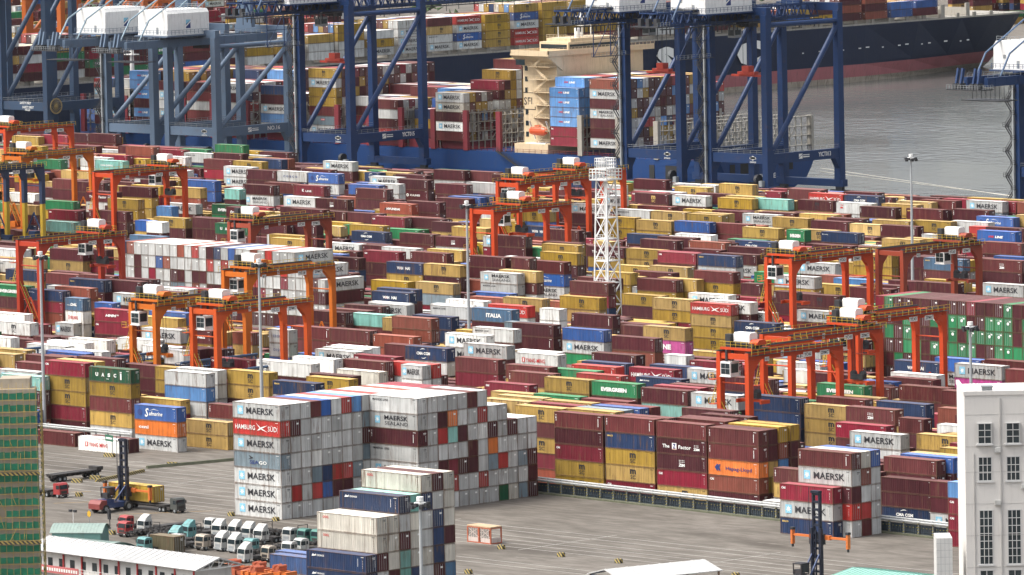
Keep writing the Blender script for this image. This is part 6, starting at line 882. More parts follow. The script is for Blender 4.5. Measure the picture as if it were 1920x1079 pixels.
def door_mesh(side):
    b = MB(); y0 = .14 if side < 0 else W/2+.02; y1 = W/2-.02 if side < 0 else W-.14
    b.box(-.05, -.012, y0, y1, .18, HB-.17)
    for k in (.27, .73):
        y = y0+(y1-y0)*k; b.box(-.012, .035, y-.028, y+.028, .12, HB-.12, 1)
        for z in (.5, 1.2, 2.3): b.box(-.012, .03, y-.07, y+.07, z, z+.05, 1)
    for z in (.95, 1.75): b.box(-.012, .004, y0+.03, y1-.03, z, z+.05)
    if side > 0: b.box(-.012, .006, y0+.2, y0+.8, 2.3, 2.42, 2); b.box(-.012, .006, y0+.25, y0+.75, 2.1, 2.17, 2)
    return b.mesh('door', [PAINT, GALV, LETTER[1]])
BODY = {k: body_mesh(v) for k, v in LEN.items()}
DOOR = [door_mesh(-1), door_mesh(1)]
_lg = {}
def logo_mesh(code, L, mark=1):
    k = (code, L, mark)
    if k not in _lg:
        q = logo(code, L, mark); me = None
        if q:
            if code != 'GC':
                n0 = len(q.v)
                for (a, c, e, g) in ((1.35,2.05,2.3,2.42),(1.35,1.95,2.1,2.17),(1.9,1.97,.8,1.9)): k0 = len(q.v); q.v += [('E',a,e),('E',c,e),('E',c,g),('E',a,g)]; q.f.append((k0,k0+1,k0+2,k0+3)); q.m.append(mark)
            me = bpy.data.meshes.new('lettering'); me.from_pydata([((L+.03, b, d) if a == 'E' else (a, -.012-d, b)) for a, b, d in q.v] if code != 'GC' else [(-.012-d, 2.44-a, b) for a, b, d in q.v], [], q.f)
            for m in LETTER: me.materials.append(m)
            me.polygons.foreach_set('material_index', q.m)
        _lg[k] = me
    return _lg[k]
def jit(c, x, y, z, amt=.22):
    h = math.sin(x*12.9898+y*78.233+z*37.719)*43758.5453; h -= math.floor(h)
    h2 = (h*7.31) % 1.0; a = (1-amt+2*amt*h); gry = sum(CC[c])/3; f = .16*h2          # paint fades unevenly from box to box
    return tuple((v*(1-f)+gry*f*1.25)*a for v in CC[c])
GROUPN = ['containers stacked in the yard rows', 'containers in the block stacks', 'containers stacked in the yard rows', 'containers carried on the ships', 'containers stacked in the yard rows']
CK = 'mbcrRytgwknuleadpsoN'; SZ = ['', '2', 'd']
LK = ['','MK','MS','ML','M','MO','MY','HS','EV','UA','CM','SF','YM','WH','OO','ON','HY','HM','CO','KL','CU','IT','TS','ZF','ZM','HL','NY','CA','CC','CN','SG','DA','DL','CS','TX','NA','GO','HJ','ZI','GC']
for x, y, z, h, rot, sz, ck, lk, dr, src, lab in SOLO:
    c = CK[ck]+SZ[sz]; lg = LK[lk]; L = LEN[SZ[sz]]
    t = thing('shipping_container', lab, 'container', (x+(W if rot else 0), y, z+.02), rad(90) if rot else 0, GROUPN[src])
    t.scale = (1, 1, (h-.07)/HB)
    cc = jit(c[0], x, y, z)
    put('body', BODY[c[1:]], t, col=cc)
    if dr:
        for dm in DOOR:
            if rot: put('door', dm, t, (0, W, 0), rad(180), col=cc)
            else: put('door', dm, t, (L, 0, 0), col=cc)
    me = logo_mesh(lg, L, 0 if c[0] in 'gwkty' else 1)
    if me: put('lettering', me, t)
# every farther or hidden container: one object
V = []; F = []; MI = []; PC = []
def qd(pts, mi, col):
    k = len(V); V.extend(pts); F.append(tuple(range(k, k+len(pts)))); MI.append(mi); PC.append(col)
def stuff_box(x, y, z, h, L, rot, c, lg, dr):
    col = jit(c, x, y, z); h2 = h-.07; z += .02
    P = (lambda a, b, e: (x+W-b, y+a, z+e)) if rot else (lambda a, b, e: (x+a, y+b, z+e))
    def panel(f, U, r=.12, dep=.05):
        o = [f(0,0,0), f(U,0,0), f(U,h2,0), f(0,h2,0)]; i = [f(r,r,0), f(U-r,r,0), f(U-r,h2-r,0), f(r,h2-r,0)]; e = [f(r,r,dep), f(U-r,r,dep), f(U-r,h2-r,dep), f(r,h2-r,dep)]
        for k in range(4):
            j = (k+1) % 4; qd([o[k], o[j], i[j], i[k]], 9, col); qd([i[k], i[j], e[j], e[k]], 0, col)
        qd(e, 0, col)
    panel(lambda u, v, d: P(u, d, v), L)
    if rot: panel(lambda u, v, d: P(d, W-u, v), W); qd([P(L,0,0), P(L,W,0), P(L,W,h2), P(L,0,h2)], 0, col)
    else: panel(lambda u, v, d: P(L-d, u, v), W); qd([P(0,W,0), P(0,0,0), P(0,0,h2), P(0,W,h2)], 0, col)
    qd([P(0,0,h2-.01), P(L,0,h2-.01), P(L,W,h2-.01), P(0,W,h2-.01)], 0, col); qd([P(0,W,0), P(L,W,0), P(L,W,h2), P(0,W,h2)], 0, col); qd([P(0,0,0), P(0,W,0), P(L,W,0), P(L,0,0)], 0, col)
    if dr:
        for k in (.2, .4, .6, .8):
            f = (lambda u, v: P(.03, W-u, v)) if rot else (lambda u, v: P(L-.03, u, v))
            qd([f(W*k-.035, .15), f(W*k+.035, .15), f(W*k+.035, h2-.15), f(W*k-.035, h2-.15)], 8, col)
        f = (lambda u, v: P(.02, W-u, v)) if rot else (lambda u, v: P(L-.02, u, v))
        qd([f(1.5, 2.0), f(2.0, 2.0), f(2.0, 2.3), f(1.5, 2.3)], 2, col)
    if 1:
        q = _lq(lg, L)
        if q:
            for f, m in zip(q.f, q.m):
                if lg == 'GC': qd([P(-.012-q.v[i][2], 2.44-q.v[i][0], q.v[i][1]*h2/HB) for i in f], m+1, col)
                else: qd([P(q.v[i][0], -.012-q.v[i][2], q.v[i][1]*h2/HB) for i in f], m+1, col)
_lqc = {}
def _lq(c, L):
    if (c, L) not in _lqc: _lqc[(c, L)] = logo(c, L)
    return _lqc[(c, L)]
for x, y, z0, h, rot, sz, items in BULK:
    for k, it in enumerate(items):
        if it < 0: continue
        hh = math.sin(x*3.1+y*7.7+k*11.3)*9999; hh -= math.floor(hh)
        stuff_box(x, y, z0+k*h, h, LEN[SZ[sz]], rot, CK[it//100], LK[it%100], hh < .45)
YARDC = 'mmmmmmmmbbbyyyytttggnrruce'; SHIPC = 'ggggggmmmmmmmbbbrRyyyknl'
def pick(s, *a):
    h = math.sin(sum(v*k for v, k in zip(a, (1.37, 7.71, 3.93))))*43758.5453; return s[int((h-math.floor(h))*len(s))]
for y, z0, rot, sz, pal, h, xs in FILLER:
    for x, sp in zip(xs[::2], xs[1::2]):
        for k in range(sp//10, sp % 10):
            c = pick(SHIPC if pal else YARDC, x, y, k*5.3); lg = '' if pal else {'y':pick(['M','M','M',''],x,y,k),'t':pick(['M','M',''],x,y,k),'g':pick(['MK','MK','ML','MS',''],x,y,k),'m':pick(['TX','','','CC',''],x,y,k),'b':pick(['TX','',''],x,y,k),'n':pick(['CM','NA','WH',''],x,y,k),'r':'CA'}.get(c, '')
            hh = math.sin(x*3.1+y*7.7+k*11.3)*9999; hh -= math.floor(hh)
            stuff_box(x, y, z0+k*h, h, LEN[SZ[sz]], rot, c, lg, hh < (.85 if pal else .45))
me = bpy.data.meshes.new('container_stacks'); me.from_pydata(V, [], F)
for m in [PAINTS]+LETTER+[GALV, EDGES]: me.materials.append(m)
me.polygons.foreach_set('material_index', MI)
at = me.attributes.new('paint', 'FLOAT_COLOR', 'FACE')
fl = []
for i, c in enumerate(PC): fl += [c[0], c[1], c[2], (c[0]*917.3+c[1]*533.1) % 1.0]
at.data.foreach_set('color', fl)
bm = bmesh.new(); bm.from_mesh(me); bmesh.ops.recalc_face_normals(bm, faces=bm.faces); bm.to_mesh(me); bm.free()
tag(put('container_stacks', me), 'the many farther stacked containers of the port in maroon, yellow, grey and blue', 'containers', kind='stuff')
# ------------------------------------------------------------------ rubber tyred gantry cranes
def obj_paint(name, rough=.45):
    m = bpy.data.materials.new(name); m.use_nodes = True; t = m.node_tree; N = t.nodes; b = N['Principled BSDF']; b.inputs['Roughness'].default_value = rough; b.inputs['Specular IOR Level'].default_value = .25
    oi = N.new('ShaderNodeObjectInfo'); g = N.new('ShaderNodeNewGeometry'); n = N.new('ShaderNodeTexNoise'); n.inputs['Scale'].default_value = .5; n.inputs['Detail'].default_value = 8; n.inputs['Roughness'].default_value = .7
    t.links.new(g.outputs['Position'], n.inputs['Vector']); cr = N.new('ShaderNodeValToRGB'); cr.color_ramp.elements[0].position = .55; cr.color_ramp.elements[1].position = .9; cr.color_ramp.elements[1].color = (.6,.6,.6,1)
    t.links.new(n.outputs['Fac'], cr.inputs[0]); x = N.new('ShaderNodeMix'); x.data_type = 'RGBA'; x.inputs[7].default_value = (.12,.07,.05,1)
    t.links.new(cr.outputs[0], x.inputs[0]); t.links.new(oi.outputs['Color'], x.inputs[6]); t.links.new(x.outputs[2], b.inputs['Base Color']); return m
STEEL = obj_paint('gantry_paint')
DARK = mat('dark_steel', (.025,.026,.03), .6); BLACK = mat('black_rubber', (.018,.018,.018), .8); YEL = mat('yellow_rail', (.50,.33,.03), .5); WHITE = mat('white_paint', (.74,.74,.72), .5, dirt=.25)
GLASS = mat('dark_glass', (.02,.03,.035), .08); GREY = mat('grey_steel', (.26,.28,.29), .5, dirt=.3); NAVY = mat('navy_paint', (.018,.035,.085), .5)
def plate(word, wd, ht, fg=0, bgm=1):
    """sign plate in the local y-z plane facing +x: y along, z up"""
    q = Logo(); q.rect(0, wd, 0, ht, bgm)
    if word: q.txt(word, .12*wd, .88*wd, .2*ht, .8*ht, fg, .02)
    me = bpy.data.meshes.new('sign_plate'); me.from_pydata([(d+.01, a, b) for a, b, d in q.v], [], q.f)
    for m in LETTER: me.materials.append(m)
    me.polygons.foreach_set('material_index', q.m); return me
_pl = {}
def plate_mesh(*a):
    if a not in _pl: _pl[a] = plate(*a)
    return _pl[a]
def rtg_meshes(two=False):
    M = {}
    P = [STEEL, YEL, DARK, NAVY]
    for nm, sy in (('near', 1), ('far', -1)):
        b = MB(); w = .62
        b.prism([(-w*sy,2.1),(w*sy,2.1),(w*sy,16.6),(1.0*sy,18.2),(2.3*sy,19.6),(2.9*sy,20.1),(-w*sy,20.1)], 'x', -.5, .5)
        if two: 
            b = MB(); b.box(-.5,.5,-.55,.55,2.1,11,1); b.prism([(-w*sy,11),(w*sy,11),(w*sy,17),(2.4*sy,20.1),(-w*sy,20.1)], 'x', -.55, .55, 3)
        M['leg_'+nm] = b.mesh('leg', P)
    b = MB(); b.box(-5.2,5.2,-.55,.55,1.15,2.1); b.box(-5.0,-2.4,-.8,.8,.8,1.3); b.box(2.4,5.0,-.8,.8,.8,1.3); b.box(-1.2,1.2,-.9,.9,2.1,3.6); M['sill_beam'] = b.mesh('sill_beam', P)
    b = MB()
    b.tube((-.35,0,0),(.35,0,0),.78,14); M['wheel'] = b.mesh('wheel', BLACK)
    b = MB(); b.box(-.42,.42,-13.1,13.1,20.1,21.5, 3 if two else 0); b.box(-.55,.55,-13.1,13.1,21.5,21.58,2); b.box(-.12,.12,-13.1,13.1,21.58,21.75,2)
    for k in range(9): b.box(.42,.46,-12+3*k-.05,-12+3*k+.05,20.15,21.45)
    M['girder'] = b.mesh('girder', P)
    b = MB(); b.box(-.45,.45,-13.1,13.1,21.0,21.06,2); b.rail((.42,-13.1,21.06),(.42,13.1,21.06),1.15,1.7,.07,1); M['walkway'] = b.mesh('walkway', P)
    b = MB(); b.box(-3.2,3.2,-.35,.35,20.2,21.2); M['end_tie'] = b.mesh('end_tie', P)
    b = MB(); b.tube((-3.2,0,15.7),(3.2,0,15.7),.14,8); M['tie_bar'] = b.mesh('tie_bar', P)
    b = MB(); b.tube((-3.1,0,3.0),(0,0,8.5),.2,8); b.tube((0,0,8.5),(3.1,0,3.0),.2,8); M['lower_brace'] = b.mesh('lower_brace', P)
    b = MB()                                         # stairs and landings on the near back leg
    b.box(-1.9,-.5,-1.3,1.1,16.2,16.3); b.rail((-1.9,-1.3,16.3),(-1.9,1.1,16.3),1.1,.9,.07,1); b.rail((-1.9,-1.3,16.3),(-.5,-1.3,16.3),1.1,.9,.07,1)
    b.box(-1.9,-.5,-1.3,1.1,11.6,11.7); b.rail((-1.9,-1.3,11.7),(-1.9,1.1,11.7),1.1,.9,.07,1)
    for yy in (-.45,.45):
        b.bar((.6,yy,11.0),(5.4,yy,2.6),.1,.28); b.bar((.6,yy,12.1),(5.4,yy,3.7),.07,.07,1)
    for k in range(14): 
        u = k/13; b.box(.6+4.8*u-.14,.6+4.8*u+.14,-.42,.42,11.0-8.4*u-.03,11.0-8.4*u+.03,2)
    b.lad((-1.2,-1.0,11.7),(-1.2,.6,16.2),.6,9,.08,1); b.lad((-1.2,1.3,16.3),(-1.2,1.3,21.2),.6,10,.08,1)
    M['stairs'] = b.mesh('stairs', P)
    b = MB()                                         # trolley
    b.box(-4.0,4.0,-2.6,-2.1,21.8,22.25); b.box(-4.0,4.0,2.1,2.6,21.8,22.25); b.box(-4,4,-2.4,2.4,22.1,22.2,2)
    for x in (-3.6,3.6):
        for y in (-2,2): b.tube((x-.15,y,21.9),(x+.15,y,21.9),.35,10,2)
    b.rail((4.0,-2.6,22.25),(4.0,2.6,22.25),1.1,1.0,.07,1); b.rail((-4.0,-2.6,22.25),(-4.0,2.6,22.25),1.1,1.0,.07,1); b.rail((-4,-2.6,22.25),(4,-2.6,22.25),1.1,1.2,.07,1); b.rail((-4,2.6,22.25),(4,2.6,22.25),1.1,1.2,.07,1)
    b.box(-3.4,-2.2,-1.8,-.8,22.2,24.6,2); M['trolley'] = b.mesh('trolley', P)
    b = MB(); b.tube((-1.8,-.6,22.95),(1.8,-.6,22.95),.62,14,0); b.tube((2.0,.9,22.8),(3.2,.9,22.8),.45,12,2); b.box(-2.2,-1.8,-1.1,1.3,22.2,23.2,2); b.box(1.9,2.3,-1.1,1.3,22.2,23.2,2); b.box(2.4,3.4,-1.6,-.6,22.2,23.0,2); M['hoist_drum'] = b.mesh('hoist_drum', [DARK, DARK, DARK])
    b = MB(); b.prism([(-1.1,22.9),(1.1,22.9),(1.1,24.6),(.8,24.95),(-.8,24.95),(-1.1,24.6)], 'x', -1.9, 2.1); M['machine_house'] = b.mesh('machine_house', WHITE)
    b = MB(); b.prism([(-1.2,22.85),(1.3,22.85),(1.3,23.2),(.8,23.75),(-.7,23.75),(-1.2,23.2)], 'x', 2.2, 4.2); M['drum_cover'] = b.mesh('drum_cover', STEEL)
    b = MB(); b.box(-1.25,1.25,-1.2,1.2,17.0,19.7); b.box(-.2,.2,-1.0,-.7,19.7,21.9,1); b.box(-.2,.2,.7,1.0,19.7,21.9,1); b.box(-1.4,1.4,-1.35,1.35,16.85,17.0); M['cab'] = b.mesh('cab', [WHITE, DARK])
    b = MB()
    for a, c in ((-1.05,-.05),(.05,1.05)):
        for z0, z1 in ((17.4,18.35),(18.45,19.35)): b.box(a,c,-1.26,-1.2,z0,z1)
    b.box(1.2,1.27,-.95,.95,17.6,19.3); M['cab_window'] = b.mesh('window', GLASS)
    b = MB(); b.box(-1.6,1.6,-.6,.6,1.1,2.1,1); b.tube((-1.2,-.4,2.2),(-1.2,.4,2.2),.62,12,1); b.tube((1.2,-.4,2.2),(1.2,.4,2.2),.62,12,1); b.box(-3.05,3.05,-.3,.3,.45,.95); b.box(-3.2,-2.8,-1.2,1.2,.2,.9); b.box(2.8,3.2,-1.2,1.2,.2,.9); M['spreader'] = b.mesh('spreader', [STEEL, DARK])
    return M
RTGM = rtg_meshes(); RTGB = rtg_meshes(True)
def make_rtg(label, X, Yn, col, ty, sz, number, brand, M=RTGM, group='orange rubber tyred gantry cranes over the container rows'):
    t = thing('gantry_crane', label, 'crane', (X-3.6, Yn+12.5, 0), 0, group)
    def pt(name, key, loc=(0,0,0), par=None, rot=0): return put(name, M[key], par or t, loc, rot, col=col)
    for y, k in ((-12.5,'leg_near'),(12.5,'leg_far')):
        for x in (-3.6,3.6): pt('leg', k, (x,y,0))
        s = pt('sill_beam', 'sill_beam', (0,y,0)); pt('end_tie', 'end_tie', (0,y,0)); pt('tie_bar', 'tie_bar', (0,y,0)); pt('lower_brace', 'lower_brace', (0,y,0))
        for x in (-4.5,-2.9,2.9,4.5): pt('wheel', 'wheel', (x,y,.78), s)
    for x in (-3.6,3.6): pt('girder', 'girder', (x,0,0))
    pt('walkway', 'walkway', (4.5,0,0)); pt('walkway', 'walkway', (-4.5,0,0), rot=rad(180)); pt('stairs', 'stairs', (-3.6,-12.5,0))
    tr = pt('trolley', 'trolley', (0,ty,0)); pt('hoist_drum', 'hoist_drum', par=tr); pt('machine_house', 'machine_house', par=tr); pt('drum_cover', 'drum_cover', par=tr)
    cb = pt('cab', 'cab', (-1.6, ty-2.6 if ty < 0 else ty-2.0, 0)); pt('window', 'cab_window', par=cb)
    sp = pt('spreader', 'spreader', (.6, ty+1.2, sz))
    r = MB()
    for a in (-1.2,1.2):
        for c in (-.4,.4): r.tube((a,c,2.7),(a,c,21.9-sz),.05,5)
    r.build('hoist_rope', DARK, sp)
    q = put('sign_plate', plate_mesh(number, 2.4, .95), t, (4.03, 2.0, 19.55)); q2 = put('sign_plate', plate_mesh(brand, 2.6, .95), t, (4.03, 6.6, 19.5))
    put('sign_plate', plate_mesh('411', 1.2, .8), t, (4.03, -8.6, 19.7)); put('sign_plate', plate_mesh('S', .7, 1.0, 2, 1), t, (4.05, -4.2, 20.3))
    return t
OR = (.52,.130,.015); RO = (.50,.060,.016); MID = (.51,.080,.016); DULL = (.27,.052,.028); RD = (.40,.045,.020)
for lab, X, Yn, col, ty, sz, n, br in [
    ('red orange gantry crane nearest the white factory building, cab at its near end', 15.4,104.2,RO,-9.5,11.5,'YC46','ZPMC'),
    ('red orange gantry crane just behind the nearest right one, cab far along its girder', .2,132.5,RO,8.5,10,'YC41','ZPMC'),
    ('red orange gantry crane in front of the green and maroon container block', -12.8,166,RO,-9.8,14,'YC43','ZPMC'),
    ('red orange gantry crane standing alone left of the long green roofed block', -114.4,258.2,RO,-9.6,11,'YC63','ZPMC'),
    ('rusty brown gantry crane behind the green and maroon block, spreader at its far end', -107.3,286.2,DULL,8.6,12.5,'YC60','ZPMC'),
    ('bright orange gantry crane at left beside the white reefer rows, largely overlapped', -154.4,110,OR,-9.8,10,'YC11','ZPMC'),
    ('orange red gantry crane in front of a light pole, right of the bright orange one', -135.4,109.4,MID,-8.5,8,'YC12','ZPMC'),
    ('bright orange gantry crane before the long grey container block', -193,171.3,OR,-8,12.5,'YC18','ZPMC'),
    ('rusty brown gantry crane behind the long grey container block', -288.7,261.4,DULL,-9.5,13,'YC30','ZPMC'),
    ('red gantry crane at the left edge with its jib above the far trolley', -292.8,199.4,RD,8,13.5,'RC23','ZPMC'),
    ('red orange gantry crane left of centre below the grey quay cranes', -440.1,353.3,RO,8.8,13,'RC25','ZPMC'),
    ('orange gantry crane at upper left with trolley at its near end', -510.7,383.1,OR,-8.6,14,'RC24','ZPMC'),
    ('red orange gantry crane farthest up the left edge beside the cable reel', -599.8,454.4,RO,-9,11,'RC27','ZPMC'),
    ('red gantry crane in mid yard nearest the tall light pole', -266.4,319.5,RO,-1.5,14,'RC14','ZPMC'),
    ('red gantry crane in mid yard behind the lower red one, cab at near end', -322.3,384.2,RO,-8.5,12,'RC11','ZPMC'),
    ('red gantry crane partly hidden behind the white lattice tower head', -334.5,409.7,RO,-3,14,'RC12','ZPMC')]:
    make_rtg(lab, X, Yn, col, ty, sz, n, br)
NB = (.020,.042,.105)
for lab, X, Yn in [('navy and yellow gantry crane at the left edge beside the red gantry crane', -481.0, 339.3), ('second navy and yellow gantry crane, cut by the left edge', -495.5, 339.3)]:
    make_rtg(lab, X, Yn, NB, -6, 12, 'RC50', 'ZPMC', RTGB, 'navy and yellow gantry cranes')
# ------------------------------------------------------------------ ship to shore cranes on the quay
def make_sts(label, X, col, H, truss, boom, house=(-20,-1), name=None, safety=None, stairs=True, group='quay cranes', zbeam=12.2, reel=False):
    """X: sea-to-land frame nearest the camera; local x -21.5..0 along the quay, y 0 landside, 30 waterside"""
    t = thing('quay_crane', label, 'crane', (X, 570, 0), 0, group); P = [STEEL, DARK, GREY, YEL]
    def B(nm, b, par=None): 
        o = b.build(nm, P, par or t); o.color = (*col, 1); return o
    XS = (-21.5, 0); zb = zbeam
    for y in (0, 30):
        for x in XS:
            b = MB(); s = 1 if x == 0 else -1
            if y == 0: b.box(x-1.0,x+1.0,-1.15,1.15,3.5,H+3)
            else:
                b.prism([(x-1.15,3.5),(x+1.15,3.5),(x+1.0,zb+4),(x+.9,H+3),(x-.9,H+3),(x-1.0,zb+4)], 'y', y-1.1, y+1.1)
            b.prism([(y-1.1,zb-1.4),(y+1.1,zb-1.4),(y+(2.9 if y == 0 else 1.1),zb-1.4),(y+1.1,zb-4.4),(y-1.1,zb-4.4),(y-(2.9 if y else 1.1),zb-1.4)], 'x', x-.95, x+.95)
            o = B('leg', b)
        b = MB(); b.box(-23.5,2.0,y-1.0,y+1.0,2.6,4.6); o = B('sill_beam', b)
        b = MB()
        for x in XS:
            for k in (-2.6,-.9,.9,2.6): b.tube((x+k,y-.4,.5),(x+k,y+.4,.5),.5,10,1)
            b.box(x-3.4,x+3.4,y-.5,y+.5,.9,1.7,1); b.box(x-1.2,x+1.2,y-.6,y+.6,1.6,2.7,1)
        B('bogie', b)
        b = MB(); b.box(-22.6,1.1,y-.9,y+.9,H+3.0,H+5.2); B('head_beam', b)
    for x in XS:
        b = MB(); b.box(x-.8,x+.8,1.0,28.9,zb-1.4,zb+1.4); b.rail((x+.7,1,zb+1.4),(x+.7,29,zb+1.4),1.1,2.4,.07,2); B('portal_beam', b)
        b = MB(); b.tube((x,1.0,H+.2),(x,29,H+.2),.75,10); B('tie_tube', b)
        b = MB(); b.tube((x,1.6,zb+1.5),(x,29.2,H-1.5),.78,12); B('brace_tube', b)
    b = MB(); b.box(-20.5,-1.0,-.7,.7,zb-1.3,zb+1.3); b.rail((-20.5,-.8,zb+1.3),(-1,-.8,zb+1.3),1.1,2.4,.07,2); pb_ = B('cross_beam', b)
    c0 = -10.75; y0, y1 = -36, boom
    if truss:
        for x in (c0-3.4, c0+3.4):
            b = MB(); z0, z1 = H+1.4, H+5.0
            b.bar((x,y0,z0),(x,y1,z0),.55,.7); b.bar((x,y0,z1),(x,y1,z1),.45,.5); n = int((y1-y0)/3.0)
            for k in range(n):
                a = y0+(y1-y0)*k/n; c = y0+(y1-y0)*(k+1)/n; m = (a+c)/2
                b.bar((x,a,z0),(x,m,z1),.28); b.bar((x,m,z1),(x,c,z0),.28)
            b.rail((x,y0,z1),(x,y1,z1),1.1,2.6,.07,2); B('boom_truss', b)
        b = MB(); n = int((y1-y0)/6)
        for k in range(n+1):
            a = y0+(y1-y0)*k/n; b.bar((c0-3.4,a,H+1.4),(c0+3.4,a,H+1.4),.35); b.bar((c0-3.4,a,H+5),(c0+3.4,a,H+5),.3)
            if k % 2 == 0: b.bar((c0-3.4,a,H+1.0),(c0-3.4,a,H-1.2),.14,.14,1); b.bar((c0+3.4,a,H+1.0),(c0+3.4,a,H-1.2),.14,.14,1)
        b.box(c0-5.2,c0+5.2,y0-2,y0+3,H+1.2,H+1.5,1); b.rail((c0+5.2,y0-2,H+1.5),(c0+5.2,y0+3,H+1.5),1.1,1.2,.08,2)
        for s in (-4.6,4.6): b.box(c0+s-.5,c0+s+.5,y0,y1,H+.5,H+.75,1); b.rail((c0+s+.5,y0,H+.75),(c0+s+.5,y1,H+.75),1.1,1.8,.08,1)
        for k in range(int((min(y1,40)-y0)/1.6)): b.bar((c0+5.2,y0+1.6*k,H+.5),(c0+5.2,y0+1.6*k,H-.4-(k % 4)*.35),.22,.22,1)
        b.box(c0-4.2,c0+4.2,-22,2,H+5.0,H+5.5,1); b.box(c0-2.6,c0+2.6,-8,8,H+1.6,H+3.4,1)
        for k in (-3,0,3): b.box(c0+k-.6,c0+k+.6,y0-.6,y0+.8,H+1.5,H+3.6,1)
        B('boom_ties', b)
    else:
        y0 = -30
        for x in (c0-3.6, c0+3.6):
            b = MB(); b.box(x-.6,x+.6,y0,min(y1,32),H+.6,H+3.0); b.rail((x+.6,y0,H+3.0),(x+.6,30,H+3.0),1.1,2.2,.07,2)
            for k in range(12): b.box(x+.6,x+.68,y0+3+4.6*k,y0+3.2+4.6*k,H+.7,H+2.9)
            B('boom_girder', b)
        b = MB(); b.box(c0-6,c0+6,y0-5,y0,H-.2,H+.1,1); b.rail((c0+6,y0-5,H+.1),(c0+6,y0,H+.1),1.1,1.0,.08,2); b.rail((c0-6,y0-5,H+.1),(c0+6,y0-5,H+.1),1.1,1.0,.08,2)
        for k in (-4,-2.4,2.0,3.6): b.bar((c0+k,y0-3.5,H+.1),(c0+k,y0-2.2,H+5.5),.55,.9); b.box(c0+k-.6,c0+k+.6,y0-4.2,y0-2,H+.1,H+1.6,1)
        for k in range(9): b.bar((c0-6.5+k*1.6,y0+6,H+.4),(c0-6.5+k*1.6,y0+6,H-3.2),.12,.12,1)
        b.box(c0-7,c0+7,y0+2,y0+9,H-3.4,H-3.2,1); B('rear_platform', b)
    # backstays
    b = MB()
    for x in (c0-4.2, c0+4.2):
        b.tube((x,y0+5,H+3),(x,y0+9,H+9),.26,8); b.tube((x,y0+9,H+9),(x,22,H+31),.26,8); b.tube((x,y0+16,H+4),(x,24,H+27),.22,8)
    o = B('backstay', b); o.color = (min(1,col[0]*1.6+.06), min(1,col[1]*1.6+.07), min(1,col[2]*1.4+.06), 1)
    b = MB(); b.prism([(c0-3.5,H+5),(c0+3.5,H+5),(c0+1.2,H+33),(c0-1.2,H+33)], 'y', 22, 23.5); B('apex_frame', b)
    # machinery house with chamfered roof edge
    ya, yb = house; hz = H+4.6; b = MB(); hw = 6.6
    b.prism([(c0-hw,hz),(c0+hw,hz),(c0+hw,hz+6.2),(c0+hw-.9,hz+7.3),(c0-hw+.9,hz+7.3),(c0-hw,hz+6.2)], 'y', ya, yb)
    b.box(c0-hw-.1,c0+hw+.1,ya-.1,yb+.1,hz-.4,hz)
    h = b.build('machine_house', [WHITE], t)
    b = MB(); zt = hz+7.3
    for a, c in (((c0-hw+1,ya+.2),(c0+hw-1,ya+.2)),((c0+hw-1,ya+.2),(c0+hw-1,yb-.2)),((c0-hw+1,yb-.2),(c0+hw-1,yb-.2))): b.rail((*a,zt),(*c,zt),1.2,1.5,.09)
    b.build('roof_rail', GREY, h)
    b = MB(); b.rail((c0+hw+1.0,ya-1,hz),(c0+hw+1.0,yb+1,hz),1.2,1.5,.09); b.rail((c0-hw,ya-1,hz),(c0+hw+1,ya-1,hz),1.2,1.5,.09); b.box(c0-hw-.6,c0+hw+1.1,ya-1.2,yb+1,hz-.8,hz-.45); o = b.build('house_walkway', STEEL, h); o.color = (*col,1)
    b = MB(); b.box(c0+1.5,c0+2.5,ya-.06,ya-.01,hz,hz+2.1); b.box(c0-3.2,c0-2.2,ya-.06,ya-.01,hz+2.6,hz+3.6); b.build('house_door', GREY, h)
    q = Logo(); q.rect(0,1.9,0,2.6,4); q.poly([(0,.4),(1.9,1.85),(1.9,2.3),(0,.9)],1); q.poly([(0,2.6),(1.9,2.6),(1.9,2.35),(0,1.3)],3)
    me = bpy.data.meshes.new('emblem'); me.from_pydata([(d+.02,a,c) for a,c,d in q.v],[],q.f)
    for m in LETTER: me.materials.append(m)
    me.polygons.foreach_set('material_index', q.m); put('emblem', me, h, (c0+hw, (ya+yb)/2-1, hz+1.6))
    # trolley, cab and hanging head block
    b = MB(); ty = 4.0; b.box(c0-3.6,c0+3.6,ty-3,ty+3,H+.4,H+1.2,1); b.box(c0-2,c0+2,ty-1.5,ty+1.5,H-.6,H+.4,1); B('trolley', b)
    if truss:
        b = MB(); b.box(c0-1.4,c0+1.2,ty-6.5,ty-3.6,H-3.4,H-.6); b.box(c0-.2,c0+.2,ty-5.4,ty-4.8,H-.6,H+1.4,0); k = b.build('cab', GREY, t)
        b = MB(); b.box(c0-1.2,c0+1.0,ty-6.56,ty-6.5,H-2.8,H-1.2); b.box(c0+1.2,c0+1.26,ty-6.2,ty-4,H-2.6,H-1.2); b.build('window', GLASS, k)
        b = MB(); b.box(c0-3.2,c0+3.2,ty-.9,ty+.9,H-14,H-13.2); b.box(c0-1.3,c0+1.3,ty-1.1,ty+1.1,H-13.2,H-11.6); b.box(c0-6.1,c0+6.1,ty-.3,ty+.3,H-14.6,H-14); o = b.build('spreader', STEEL, t); o.color = (.42,.06,.04,1)
        b = MB()
        for dx in (-1,1):
            for dy in (-.8,.8): b.tube((c0+dx,ty+dy,H-11.6),(c0+dx,ty+dy,H+.6),.07,5)
        b.build('hoist_rope', DARK, o)
